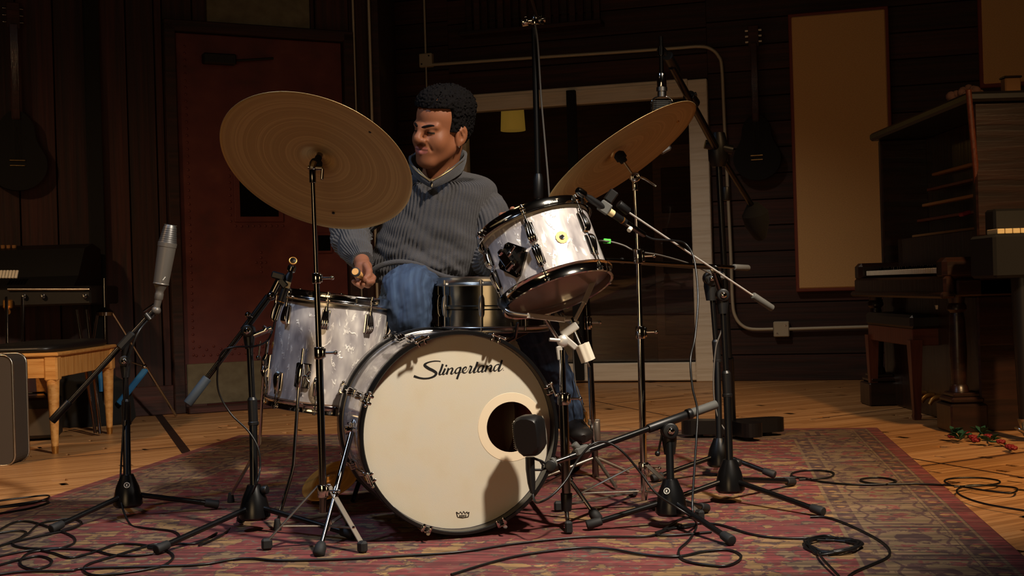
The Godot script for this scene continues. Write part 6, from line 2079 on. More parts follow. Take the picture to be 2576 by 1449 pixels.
	put(mb().lathe(Transform3D(CB, P(1354, 500, 5.3)), [Vector2(0.016, 0), Vector2(0.021, 0.01), Vector2(0.021, 0.085), Vector2(0.015, 0.105)], 16, 0.8), "clutch", M.black_plastic, s7)
	put(mb().cyl(P(1354, 480, 5.3), P(1344, 70, 5.3), 0.0130, -1, 16), "upper_tube", M.black_paint, s7)
	put(mb().cyl(P(1325, 53, 5.3), P(1372, 48, 5.3), 0.013, -1, 16, 0.002).cyl(P(1312, 56, 5.3), P(1328, 53, 5.3), 0.020, -1, 14, 0.003).cyl(P(1346, 62, 5.3), P(1346, 40, 5.3), 0.019, -1, 16, 0.002).cyl(P(1362, 60, 5.3), P(1365, 38, 5.3), 0.012, -1, 12), "head_clamp", M.chrome, s7)
	put(mb().cyl(P(1352, 44, 5.3), P(1322, -60, 5.1), 0.010, -1, 12), "boom_arm", M.black_paint, s7)
	# basket stand that carries the rack tom
	var b8 := G(1428, 1322)
	var s8 := thing("basket_stand", "chrome basket stand with a white adjuster knob under the rack tom", "stand", b8)
	var hub := P(1456, 838, 3.72)
	put(mb().cyl(P(1413, 880, 3.70), P(1422, 1210, 3.70), 0.0095, -1, 16), "upper_tube", M.chrome, s8)
	put(mb().cyl(P(1417, 1000, 3.70), P(1426, 1270, 3.70), 0.0135, -1, 16), "lower_tube", M.dark_chrome, s8)
	put(collar(P(1417, 1003, 3.70), 0.017, 0.036, Vector3(1, 0, 0.3).normalized()), "height_clamp", M.chrome, s8)
	put(mb().cyl(P(1425, 1240, 3.70), P(1425, 1285, 3.70), 0.0175, 0.015, 16, 0.002), "foot_sleeve", M.black_plastic, s8)
	for q in [[Vector2(1425, 1190), Vector2(1330, 1250), 1], [Vector2(1424, 1270), Vector2(1592, 1250), 2], [Vector2(1425, 1285), Vector2(1430, 1340), 0]]:
		var a := P(q[0].x, q[0].y, 3.70)
		var e := G(q[1].x, q[1].y) + Vector3(0, 0.014, 0)
		var dd := e - a
		var w := dd.cross(Vector3.UP).normalized()
		var lg: MeshInstance3D
		if q[2] == 0:
			lg = put(mb().tube([a, e], [0.007, 0.005], 10), "spike", M.chrome, s8)
			put(mb().box(Transform3D(Basis.IDENTITY, G(1431, 1342) + Vector3(0, 0.018, 0)), Vector3(0.022, 0.036, 0.022), 0.005), "rubber_foot", M.rubber, lg)
		else:
			lg = put(mb().box(Transform3D(Basis(w, dd.normalized(), w.cross(dd.normalized())), (a + e) / 2), Vector3(0.018, dd.length(), 0.005), 0.001), "leg", M.steel_plate, s8)
			put(mb().box(Transform3D(Basis(w, dd.normalized(), w.cross(dd.normalized())), e), Vector3(0.026, 0.034, 0.024), 0.006), "rubber_foot", M.rubber, lg)
	var tilt := put(mb().ball(P(1416, 858, 3.70), 0.0185, 16, Vector3(1, 1, 0.6)).cyl(P(1408, 856, 3.69), P(1382, 854, 3.68), 0.0055, -1, 8).box(Transform3D(Basis(fwd, 0.1), P(1408, 888, 3.70)), Vector3(0.018, 0.042, 0.014), 0.003), "tilt_joint", M.bright_steel, s8)
	put(mb().box(Transform3D(Basis(fwd, 0.55), P(1433, 830, 3.71)), Vector3(0.055, 0.024, 0.012), 0.003).box(Transform3D(Basis(fwd, -0.75), P(1434, 862, 3.70)), Vector3(0.050, 0.018, 0.012), 0.003), "tilt_link", M.bright_steel, tilt)
	put(mb().cyl(P(1436, 800, 3.72), P(1464, 868, 3.72), 0.0085, -1, 14).cyl(P(1478, 905, 3.72), P(1485, 922, 3.72), 0.006, -1, 10), "basket_screw", M.chrome, s8)
	var hx := PackedVector2Array()
	for i in 36:
		var a := TAU * i / 36
		hx.append(Vector2(cos(a), sin(a)) * (0.0205 + 0.0016 * cos(6.0 * a)))
	var kd := (P(1480, 908, 3.72) - P(1464, 866, 3.72)).normalized()
	var kf := frame_to(kd)
	put(mb().prism(Transform3D(Basis(kf.x, kf.z, -kf.y), P(1480, 908, 3.72)), hx, (P(1480, 908, 3.72) - P(1464, 866, 3.72)).length(), true), "adjuster_knob", M.white_plastic, s8, "white ribbed plastic knob")
	for q in [[P(1437, 803, 3.72), P(1418, 804, 3.70), P(1330, 794, 3.62), P(1282, 786, 3.63), P(1264, 768, 3.66)], [P(1446, 806, 3.72), P(1470, 760, 3.74), P(1500, 690, 3.82), P(1510, 662, 3.84)], [P(1452, 812, 3.73), P(1440, 815, 3.85), P(1420, 800, 3.95), P(1400, 770, 4.0)]]:
		var br := put(mb().box(Transform3D(frame_to(q[1] - q[2]), (q[1] + q[2]) / 2), Vector3(0.016, (q[1] - q[2]).length() + 0.012, 0.007), 0.002).tube([q[0], q[1]], 0.006, 10), "basket_arm", M.bright_steel, s8)
		var tipm := mb().tube(smooth_path(q.slice(2), 4), 0.0062, 10)
		put(tipm, "arm_end", M.dull_chrome, br)
		var z: Vector3 = q[-1]
		put(mb().tube([q[-2].lerp(z, 0.4), z, z + Vector3(-0.006, 0.02, 0.0)], [0.010, 0.0125, 0.010], 10), "rubber_grip", M.rubber, br)
	put(mb().tube([P(1370, 800, 3.66), P(1402, 850, 3.69)], 0.0055, 8), "stay_rod", M.dull_chrome, s8)
	# hi-hat stand with its pedal, no cymbals on it
	var b9 := G(1497, 1212)
	var s9 := thing("hi_hat_stand", "chrome hi-hat stand with a foot pedal under the drummer's boot", "stand", b9)
	put(mb().cyl(P(1473, 730, 4.66), P(1484, 918, 4.66), 0.006, -1, 12), "upper_rod", M.dark_chrome, s9)
	put(mb().cyl(P(1484, 905, 4.66), P(1495, 1130, 4.66), 0.0115, -1, 16), "tube", M.chrome, s9)
	put(collar(P(1478, 812, 4.66), 0.012, 0.05, Vector3(1, 0, 0.2).normalized()), "rod_clamp", M.chrome, s9)
	put(mb().cyl(P(1500, 1060, 4.66), P(1502, 1108, 4.66), 0.014, -1, 14, 0.002).box(Transform3D(Basis.IDENTITY, P(1494, 1062, 4.66)), Vector3(0.045, 0.022, 0.018), 0.003), "pedal_frame", M.steel_plate, s9)
	put(mb().cyl(P(1496, 1130, 4.66), P(1499, 1200, 4.66), 0.0125, -1, 14), "foot_tube", M.dark_chrome, s9)
	var fa := P(1478, 1118, 4.60)
	var fb := P(1420, 1198, 4.95)
	put(mb().box(Transform3D(frame_to(fb - fa, Vector3.UP), (fa + fb) / 2), Vector3(0.08, (fb - fa).length(), 0.008), 0.002), "footboard", M.black_paint, s9)
	put(mb().tube(smooth_path([P(1441, 870, 4.58), P(1447, 960, 4.6), P(1462, 1010, 4.62), P(1474, 1040, 4.63)], 6), 0.0028, 6), "pull_cable", M.cable_grey, s9)
	put(mb().cyl(P(1473, 1036, 4.63), P(1476, 1062, 4.63), 0.0055, -1, 8), "pull_spring", M.brass, s9)
	for i in 3:
		var a := 0.3 + TAU * i / 3
		put(mb().tube([P(1498, 1150, 4.66), b9 + Vector3(sin(a) * 0.2, 0.010, cos(a) * 0.2)], 0.0065, 8), "leg", M.steel_plate, s9)
	# bass drum pedal behind the drum
	var pc := P(1085, 1230, 4.08)
	var pd := thing("bass_pedal", "black bass drum pedal behind the drum under the right boot", "pedal", Vector3(pc.x, RUG, pc.z))
	var pa := Vector3(pc.x - 0.02, 0.10, pc.z + 0.02)
	var pb2 := Vector3(pc.x - 0.10, RUG + 0.01, pc.z - 0.26)
	put(mb().box(Transform3D(frame_to(pa - pb2, Vector3.UP), (pa + pb2) / 2), Vector3(0.085, (pa - pb2).length(), 0.010), 0.003), "footboard", M.black_paint, pd)
	put(mb().box(Transform3D(Basis.IDENTITY, Vector3(pc.x - 0.05, RUG + 0.006, pc.z - 0.1)), Vector3(0.12, 0.008, 0.30), 0.002), "base_plate", M.black_paint, pd)
	for sx in [-0.07, 0.05]: put(mb().cyl(Vector3(pc.x + sx, RUG, pc.z + 0.02), Vector3(pc.x + sx, 0.20, pc.z + 0.02), 0.008), "post", M.dark_chrome, pd)
	put(mb().cyl(Vector3(pc.x - 0.07, 0.19, pc.z + 0.02), Vector3(pc.x + 0.05, 0.19, pc.z + 0.02), 0.006), "axle", M.dark_chrome, pd)

# ---------------------------------------------------------------- cables
func cable(called: String, label: String, pts: Array, m: Material, r := 0.0034) -> void:
	single(mb().tube(smooth_path(pts, 7), r, 7), called, m, label, "cable", "black microphone cables" if m == M.cable_black else "grey microphone leads")

func lay(px: Array, sc: float, ox: float, oy: float, y := RUG + 0.0036) -> Array:      # points of a crop laid on the rug
	var o := []
	for q in px: o.append(G(ox + q[0] / sc, oy + q[1] / sc, y))
	return o

func build_cables() -> void:
	var L := func(px): return lay(px, 3.227, 0, 1000)
	var c1: Array = [P(378, 800, 4.23), P(345, 842, 4.17), P(318, 935, 4.17), P(310, 1080, 4.17), P(304, 1180, 4.14), P(303, 1255, 4.08)]
	c1.append_array(L.call([[1050, 1020], [1150, 1055], [1400, 1085], [1465, 1140], [1440, 1180], [1300, 1215], [1120, 1192], [950, 1190], [820, 1235], [700, 1272], [560, 1300], [430, 1262], [300, 1240], [180, 1250], [-60, 1300]]))
	cable("microphone_cable", "black cable running down the big valve microphone's stand onto the rug", c1, M.cable_black)
	cable("microphone_cable", "black cable loop passing under a foot of the valve microphone's stand", L.call([[-60, 1230], [200, 1122], [330, 1022], [560, 985], [660, 1010], [600, 1060], [370, 1115], [160, 1160], [-40, 1215]]), M.cable_black)
	cable("microphone_cable", "black cable in a wide loop on the rug's left corner", L.call([[-60, 1110], [110, 1015], [250, 1008], [430, 1062], [560, 1112], [610, 1150], [590, 1190], [480, 1222], [300, 1228], [150, 1212], [105, 1182], [175, 1132], [212, 1092], [120, 1084], [-60, 1106]]), M.cable_black)
	cable("microphone_cable", "black cable curled into a small ring on the rug", L.call([[-60, 1375], [200, 1305], [330, 1288], [420, 1322], [385, 1368], [280, 1392], [190, 1372], [165, 1330], [230, 1265], [370, 1238], [520, 1228], [760, 1240], [900, 1275], [1080, 1284], [1240, 1268]]), M.cable_black)
	var c5: Array = L.call([[-60, 1442], [200, 1412], [560, 1406], [700, 1386], [1300, 1370], [1650, 1354], [1900, 1312], [2050, 1306], [2259, 1322]])
	c5.append_array(lay([[850, 1407], [1000, 1399], [1160, 1388], [1300, 1367], [1465, 1351], [1622, 1349], [1661, 1337], [1712, 1306], [1760, 1298]], 1, 0, 0))
	cable("microphone_cable", "long black cable running across the rug in front of the bass drum", c5, M.cable_black)
	cable("microphone_cable", "black cable coiled under a foot of the stand in front of the floor tom", L.call([[1760, 1100], [1600, 1180], [1400, 1186], [1250, 1192], [1060, 1246], [900, 1296], [720, 1352], [680, 1400], [760, 1440], [1000, 1425], [1300, 1372], [1400, 1310], [1395, 1268], [1330, 1235], [1200, 1220]]), M.cable_black)
	cable("microphone_cable", "black cable folded back at the rug's edge by the bare floor", L.call([[-60, 846], [200, 812], [370, 794], [395, 812], [300, 850], [150, 878], [-60, 900]]), M.cable_black)
	cable("microphone_cable", "black cable doubled beside the rug's bound edge", L.call([[-60, 950], [200, 907], [340, 872], [390, 850], [366, 836], [200, 856], [-60, 895]]), M.cable_black)
	# floor tom microphone lead
	var c9: Array = [P(691, 808, 3.86), P(686, 830, 3.86), P(672, 858, 3.84), P(640, 871, 3.81), P(590, 873, 3.79), P(560, 885, 3.79), P(548, 925, 3.80), P(550, 985, 3.81), P(580, 1040, 3.81), P(625, 1085, 3.80), P(650, 1130, 3.79), P(654, 1180, 3.78), P(640, 1230, 3.75)]
	c9.append_array(lay([[600, 1306], [560, 1345], [500, 1372]], 1, 0, 0))
	cable("microphone_lead", "grey brown lead drooping from the floor tom microphone", c9, M.cable_black, 0.0030)
	# bass drum microphone lead
	var c10: Array = [P(1340, 1240, 3.555), P(1346, 1262, 3.53), P(1362, 1262, 3.49), P(1390, 1245, 3.49), P(1424, 1208, 3.52), P(1452, 1160, 3.55), P(1490, 1118, 3.56), P(1530, 1114, 3.58), P(1570, 1140, 3.58), P(1612, 1190, 3.58), P(1650, 1240, 3.56), P(1700, 1275, 3.56), P(1738, 1300, 3.56)]
	c10.append_array(lay([[1752, 1318], [1730, 1326], [1690, 1330], [1652, 1345], [1700, 1346], [1790, 1338]], 1, 0, 0))
	cable("microphone_cable", "black cable looping over the short boom of the bass drum microphone", c10, M.cable_black)
	# lead that hangs from the tom microphone boom
	var R := func(px): return lay(px, 2.547, 1300, 880)
	var c11: Array = [P(1622, 592, 3.88), P(1645, 602, 3.89), P(1690, 605, 3.92), P(1722, 612, 3.95), P(1742, 640, 3.93), P(1752, 690, 3.90), P(1756, 760, 3.85), P(1748, 850, 3.8), P(1737, 905, 3.75), P(1742, 975, 3.72), P(1754, 1030, 3.70), P(1752, 1100, 3.66), P(1747, 1180, 3.62), P(1742, 1260, 3.58), P(1744, 1296, 3.56)]
	c11.append_array(R.call([[1152, 1130], [1110, 1212], [1040, 1282], [1060, 1340], [1160, 1370], [1330, 1385], [1420, 1352], [1432, 1312], [1350, 1282], [1200, 1292], [1020, 1325], [800, 1310], [600, 1276], [420, 1268], [200, 1290], [0, 1322], [-200, 1372], [-420, 1440]]))
	cable("microphone_cable", "black cable hanging from the thin boom and looping on the rug", c11, M.cable_black)
	cable("microphone_cable", "black cable leading from the short stand to the coil on the rug", R.call([[890, 1170], [1000, 1140], [1150, 1112], [1300, 1120], [1500, 1180], [1700, 1206], [2000, 1205], [2140, 1212], [2150, 1232], [1980, 1215]]), M.cable_black)
	var coil := []
	for i in 44:
		var a := TAU * i / 10.0
		coil.append(Vector2(2000 + (168 + 46 * sin(i * 0.7)) * cos(a) + 14 * sin(i * 1.9), 1258 + (46 + 12 * sin(i * 1.1)) * sin(a)))
	var cq := []
	for q in coil: cq.append([q.x, q.y])
	cq.append_array([[1930, 1312], [1970, 1370], [2060, 1455], [2100, 1500]])
	var cl: Array = R.call(cq)
	for i in cl.size(): cl[i].y += 0.004 + 0.004 * sin(i * 1.3)
	cable("microphone_cable", "black cable wound into a flat coil on the rug", cl, M.cable_black)
	cable("microphone_cable", "black cable bowing out from the foot of the thin boom's stand", R.call([[1880, 1070], [1980, 1072], [2100, 1110], [2250, 1180], [2350, 1240], [2390, 1290], [2370, 1332], [2260, 1382], [2150, 1432], [2080, 1500]]), M.cable_black)
	cable("microphone_cable", "black cable crossing the patterned border towards the pianos", lay([[1950, 1202], [2019, 1202], [2070, 1212], [2160, 1219], [2300, 1217], [2400, 1222], [2480, 1234], [2545, 1240], [2556, 1228], [2500, 1222], [2440, 1221], [2408, 1232], [2420, 1248], [2480, 1268], [2600, 1288]], 1, 0, 0), M.cable_black)
	cable("microphone_cable", "black cable loop lying beside the patterned border", lay([[2070, 1212], [2000, 1200], [1994, 1190], [2030, 1183], [2080, 1185], [2098, 1192], [2080, 1202], [2010, 1206]], 1, 0, 0), M.cable_black)
	cable("microphone_cable", "black cable ring lying on the patterned border", lay([[2300, 1217], [2220, 1218], [2172, 1212], [2168, 1205], [2205, 1201], [2240, 1205], [2254, 1212], [2230, 1219]], 1, 0, 0), M.cable_black)
	cable("microphone_cable", "black cable ring where the rug meets the bare floor", lay([[2392, 1221], [2376, 1210], [2400, 1203], [2460, 1202], [2508, 1208], [2512, 1216], [2470, 1222], [2400, 1224]], 1, 0, 0), M.cable_black)
	# leads in the air
	cable("microphone_lead", "thin lead with a green tag running from the rack tom to the level boom", [P(1500, 607, 4.1), P(1515, 606, 4.0), P(1540, 609, 4.0), P(1570, 618, 4.0), P(1600, 632, 4.02), P(1660, 642, 4.2), P(1730, 662, 4.45), P(1775, 682, 4.62), P(1805, 700, 4.66), P(1812, 725, 4.66)], M.cable_grey, 0.0030)
	tag(put(mb().box(Transform3D(Basis(Vector3(0, 0, 1), -0.12), P(1527, 607, 4.0)), Vector3(0.024, 0.016, 0.010), 0.002), "tape_flag", M.tape_green, self), "bright green tape flag on the thin lead beside the rack tom", "tape")
	cable("microphone_lead", "grey lead hanging beside the tall pole behind the drummer", [P(1346, 60, 5.26), P(1353, 110, 5.26), P(1361, 240, 5.26), P(1371, 360, 5.26), P(1380, 470, 5.26), P(1384, 560, 5.26), P(1380, 700, 5.28)], M.cable_grey, 0.0042)
	cable("microphone_lead", "black lead strapped along the heavy overhead boom", [P(1694, 170, 5.02), P(1708, 212, 5.08), P(1722, 240, 5.15), P(1740, 256, 5.22), P(1775, 320, 5.4)], M.cable_black, 0.0036)
	cable("microphone_lead", "thin lead running down the level boom's stand", [P(1812, 725, 4.66), P(1822, 780, 4.62), P(1815, 830, 4.62), P(1800, 880, 4.62), P(1795, 980, 4.62), P(1806, 1050, 4.62), P(1826, 1085, 4.60), P(1836, 1110, 4.5), P(1835, 1150, 4.4)], M.cable_grey, 0.0028)

# ---------------------------------------------------------------- what stands at the sides and hangs on the walls
func bevel_box(lo: Vector3, hi: Vector3, b := 0.006) -> MB:
	return mb().bx((lo + hi) / 2, hi - lo, b)

func build_left_side() -> void:
	# wooden bench with a black cushion
	var x0 := -2.58
	var x1 := -2.16
	var z0 := -6.82
	var z1 := -5.95
	var t := thing("wooden_bench", "honey coloured wooden bench with tapered legs and a black cushion", "bench", Vector3((x0 + x1) / 2, 0, (z0 + z1) / 2))
	put(bevel_box(Vector3(x0 - 0.01, 0.462, z0 - 0.01), Vector3(x1 + 0.01, 0.480, z1 + 0.01), 0.005), "seat_board", M.bench_maple, t)
	put(bevel_box(Vector3(x0 + 0.03, 0.36, z1 - 0.03), Vector3(x1 - 0.03, 0.463, z1 - 0.008), 0.002), "apron", M.bench_maple, t)
	put(bevel_box(Vector3(x1 - 0.03, 0.36, z0 + 0.03), Vector3(x1 - 0.008, 0.463, z1 - 0.03), 0.002), "apron", M.bench_maple, t)
	put(bevel_box(Vector3(x0 + 0.008, 0.36, z0 + 0.03), Vector3(x0 + 0.03, 0.463, z1 - 0.03), 0.002), "apron", M.bench_maple, t)
	for q in [[x0 + 0.03, z0 + 0.03], [x1 - 0.03, z0 + 0.03], [x0 + 0.03, z1 - 0.03], [x1 - 0.03, z1 - 0.03]]:
		var lg := put(mb().lathe(Transform3D(Basis.IDENTITY, Vector3(q[0], 0, q[1])), [Vector2(0, 0.03), Vector2(0.016, 0.03), Vector2(0.030, 0.35), Vector2(0.030, 0.463)], 18), "leg", M.bench_maple, t)
		put(bevel_box(Vector3(q[0] - 0.032, 0.345, q[1] - 0.032), Vector3(q[0] + 0.032, 0.464, q[1] + 0.032), 0.008), "leg_block", M.bench_maple, lg)
		put(mb().lathe(Transform3D(Basis.IDENTITY, Vector3(q[0], 0, q[1])), [Vector2(0, 0), Vector2(0.014, 0), Vector2(0.0172, 0.034), Vector2(0.0155, 0.036)], 18), "brass_ferrule", M.brass, lg)
	var cu := []
	for q in [[0.0, 0.97], [0.012, 1.0], [0.026, 0.99], [0.034, 0.95], [0.038, 0.85], [0.041, 0.55]]:
		var ring := []
		for k in 40:
			var a := TAU * k / 40
			ring.append(Vector3((x0 + x1) / 2 + signf(cos(a)) * pow(absf(cos(a)), 0.35) * 0.208 * q[1], 0.480 + q[0], (z0 + z1) / 2 + signf(sin(a)) * pow(absf(sin(a)), 0.35) * 0.43 * q[1]))
		cu.append(ring)
	put(mb().loft(cu), "cushion", M.vinyl_black, t, "black vinyl cushion")
	# upright case at the frame's edge
	var c := G(-18, 1172, 0)
	var cs := thing("instrument_case", "dark grey hard case with rounded metal edges standing beside the bench", "case", Vector3(c.x - 0.1, 0, c.z))
	var pr := PackedVector2Array()
	for q in [[0, 0], [1, 0], [1, 1], [0, 1]]:
		for k in 6:
			var a: float = PI * (1.0 + 0.5 * [0, 1, 2, 3][[[0, 0], [1, 0], [1, 1], [0, 1]].find(q)]) + PI / 2 * k / 5.0
			pr.append(Vector2(lerpf(-0.185, 0.045, q[0]) + 0.045 * cos(a) + (0.045 if q[0] == 0 else 0.0), lerpf(0.045, 0.445, q[1]) + 0.045 * sin(a)))
	put(mb().prism(Transform3D(Basis.IDENTITY, Vector3(c.x + 0.01, 0, c.z - 0.16)), pr, 0.16), "shell", M.case_tolex, cs)
	for z in [c.z + 0.001, c.z - 0.16]:
		var ed := []
		for q in pr: ed.append(Vector3(c.x + 0.01 + q.x, q.y, z))
		ed.append(ed[0])
		put(mb().tube(ed, 0.005, 6, false), "metal_edge", M.dull_chrome, cs)
	# small amplifier under the bench
	var a0 := G(70, 1112, 0)
	var am := thing("small_amplifier", "small dark amplifier with a cloth grille under the bench", "amplifier", Vector3(a0.x, 0, a0.z - 0.1))
	var ax := Transform3D(Basis(Vector3.UP, 0.25), Vector3(a0.x, 0.12, a0.z - 0.1))
	put(mb().box(ax, Vector3(0.26, 0.21, 0.19), 0.012), "cabinet", M.vinyl_black, am)
	put(mb().box(ax * Transform3D(Basis.IDENTITY, Vector3(0, -0.02, 0.097)), Vector3(0.23, 0.14, 0.006), 0.002), "grille", M.grille_cloth, am)
	for k in [-0.10, 0.10]: put(mb().cyl(ax * Vector3(k, -0.105, 0.06), ax * Vector3(k, -0.12, 0.06), 0.012, -1, 10), "foot", M.rubber, am)
	put(mb().tube([ax * Vector3(-0.07, 0.105, 0), ax * Vector3(-0.05, 0.125, 0), ax * Vector3(0.05, 0.125, 0), ax * Vector3(0.07, 0.105, 0)], 0.006, 8), "handle", M.black_plastic, am)
	# stage piano on chrome legs
	var kz := 7.05
	var kp := thing("stage_piano", "black electric stage piano on thin chrome legs behind the bench", "keyboard", Vector3(P(40, 900, kz).x, 0, -kz))
	var bl := P(-260, 760, kz)
	var tr := P(228, 735, kz)
	var yb := P(100, 770, kz).y
	var yt := P(100, 722, kz).y
	put(bevel_box(Vector3(bl.x, yb, -kz - 0.50), Vector3(tr.x, yt, -kz), 0.01), "body", M.vinyl_black, kp)
	var sd := PackedVector2Array([Vector2(-0.02, 0), Vector2(-0.50, 0), Vector2(-0.50, 0.22), Vector2(-0.36, 0.25), Vector2(-0.22, 0.22), Vector2(-0.10, 0.06)])
	put(mb().prism(Transform3D(Basis(Vector3(0, 0, 1), Vector3.UP, Vector3(-1, 0, 0)), Vector3(tr.x - 0.10, yt, -kz)), sd, tr.x - 0.10 - bl.x), "lid", M.black_plastic, kp)
	put(mb().cyl(P(20, 728, kz - 0.012), P(226, 728, kz - 0.012), 0.009, -1, 8), "trim_rail", M.dull_chrome, kp)
	for px in [60, 108, 213]: put(mb().cyl(P(px, 745, kz), P(px, 745, kz - 0.03), 0.014, -1, 14, 0.003), "knob", M.dark_chrome, kp)
	for k in 6: put(mb().box(Transform3D(CB * Basis(Vector3(1, 0, 0), -0.5), P(2 + k * 8, 690, kz - 0.02)), Vector3(0.015, 0.050, 0.01), 0.002), "key_tab", M.ivory, kp)
	for q in [[16, 748, 20, 985], [57, 748, 55, 1005], [193, 780, 240, 1090], [218, 780, 252, 1092]]:
		put(mb().cyl(P(q[0], q[1], kz - 0.1), P(q[2], q[3], kz - 0.35), 0.009, -1, 10), "leg", M.chrome, kp)
	put(mb().box(Transform3D(CB, P(20, 765, kz - 0.02)), Vector3(0.05, 0.05, 0.03), 0.006).cyl(P(18, 775, kz - 0.03), P(20, 785, kz - 0.1), 0.015, -1, 10), "leg_socket", M.brass, kp)
	for px in [8, 22, 36, 112]: tag(put(mb().lathe(Transform3D(CB, P(px, 622 if px < 100 else 640, kz + 0.3)), [Vector2(0, -0.02), Vector2(0.012, -0.02), Vector2(0.014, 0.012), Vector2(0, 0.014)], 12), "bottle_cap", M.brown_box, self), "one of three small tan pots in a row on the stage piano's lid" if px < 100 else "small tan pot standing alone at the end of the stage piano's lid", "pot", "small pots on the stage piano")
	# folding tripod with a blue tube near the wall
	var tz := 7.2
	var tp := thing("folding_tripod", "thin chrome folding tripod with a blue leg beside the boards", "tripod", Vector3(P(300, 1050, tz).x, 0, -tz))
	put(mb().cyl(P(262, 700, tz), P(266, 880, tz), 0.011, -1, 10), "column", M.dark_chrome, tp)
	put(mb().lathe(Transform3D(CB, P(264, 785, tz)), [Vector2(0.0, -0.02), Vector2(0.045, -0.02), Vector2(0.05, 0), Vector2(0.02, 0.025), Vector2(0, 0.03)], 14), "leg_hub", M.dark_chrome, tp)
	put(mb().cyl(P(282, 786, tz), G(443, 1046, 0.01), 0.008, -1, 10), "leg", M.chrome, tp)
	put(mb().cyl(P(246, 786, tz), G(205, 1040, 0.01), 0.008, -1, 10), "leg", M.chrome, tp)
	put(mb().cyl(P(333, 912, tz), P(366, 922, tz), 0.006, -1, 8).ball(P(364, 923, tz), 0.016, 10), "brace", M.chrome, tp)
	put(mb().box(Transform3D(frame_to(P(368, 928, tz) - P(298, 1016, tz)), (P(368, 928, tz) + P(298, 1016, tz)) / 2), Vector3(0.035, (P(368, 928, tz) - P(298, 1016, tz)).length(), 0.02), 0.006), "blue_leg", M.blue_tube, tp, "bright blue leg")
	put(mb().cyl(P(252, 930, tz), P(255, 985, tz), 0.014, -1, 10), "blue_sleeve", M.blue_tube, tp)
	put(mb().cyl(P(263, 880, tz), P(262, 1040, tz), 0.010, -1, 10), "foot_tube", M.dark_chrome, tp)
	# dark bag under the piano
	var bg := P(215, 1025, 7.3)
	var br := []
	for q in [[0.0, 0.9], [0.03, 1.0], [0.14, 0.96], [0.24, 0.8], [0.30, 0.45], [0.31, 0.1]]:
		var ring := []
		for k in 24:
			var a := TAU * k / 24
			ring.append(Vector3(bg.x + cos(a) * 0.27 * q[1], q[0], bg.z - 0.05 + sin(a) * 0.2 * q[1]))
		br.append(ring)
	single(mb().loft(br), "soft_bag", M.felt_black, "slumped black bag on the floor behind the bench", "bag")
	# stringed instrument hanging on the boards
	hanging_guitar("hanging_instrument", "dark stringed instrument with a pale bridge hanging on the upright boards", true)

func hanging_guitar(called: String, label: String, left: bool) -> void:
	var o: Vector2
	var s := 1.0
	if left: o = l_at(42, 405, 0.08)
	else: o = w_at(1905, 392, 0.08)
	var x := lxf(o.x, o.y, 0.05) if left else wxf(o.x, o.y, 0.05)
	var t := thing(called, label, "guitar", x.origin)
	var pl := PackedVector2Array()
	for i in 48:
		var a := TAU * i / 48
		var yy := sin(a)
		var w := 0.165 - 0.045 * yy - 0.040 * exp(-pow((yy - 0.25) / 0.35, 2.0))
		pl.append(Vector2(cos(a) * w, yy * 0.235 + 0.06))
	put(mb().prism(x, pl, 0.06, true), "body", M.felt_black, t)
	put(mb().box(x * Transform3D(Basis.IDENTITY, Vector3(0, 0.52, 0.062)), Vector3(0.048, 0.56, 0.022), 0.006), "neck", M.wall_board_a, t)
	var hd := put(mb().box(x * Transform3D(Basis.IDENTITY, Vector3(0, 0.85, 0.055)), Vector3(0.075, 0.15, 0.018), 0.004), "headstock", M.wall_board_a, t)
	for k in 3:
		for sx in [-1, 1]: put(mb().cyl(x * Vector3(0.030 * sx, 0.81 + k * 0.04, 0.055), x * Vector3(0.058 * sx, 0.81 + k * 0.04, 0.055), 0.007, -1, 8, 0.002), "tuning_peg", M.ivory if not left else M.dark_chrome, hd)
	put(mb().box(x * Transform3D(Basis.IDENTITY, Vector3(0, 0.0, 0.066)), Vector3(0.09, 0.010, 0.014), 0.003).box(x * Transform3D(Basis.IDENTITY, Vector3(0, -0.03, 0.064)), Vector3(0.085, 0.008, 0.010), 0.002), "bridge", M.zip_brass, t)
	put(mb().lathe(x * Transform3D(Basis(Vector3(1, 0, 0), PI / 2), Vector3(0, 0.12, 0.0605)), [Vector2(0.045, 0), Vector2(0.045, 0.002), Vector2(0, 0.002)], 24), "sound_hole", M.felt_black, t)
	for k in 6: put(mb().cyl(x * Vector3(-0.018 + 0.0072 * k, 0.0, 0.076), x * Vector3(-0.018 + 0.0072 * k, 0.80, 0.076), 0.0006, -1, 4), "string", M.chrome, t)
	put(mb().cyl(x * Vector3(0, 0.78, -0.05), x * Vector3(0, 0.78, 0.05), 0.008, -1, 8), "hanger", M.dark_iron, t)

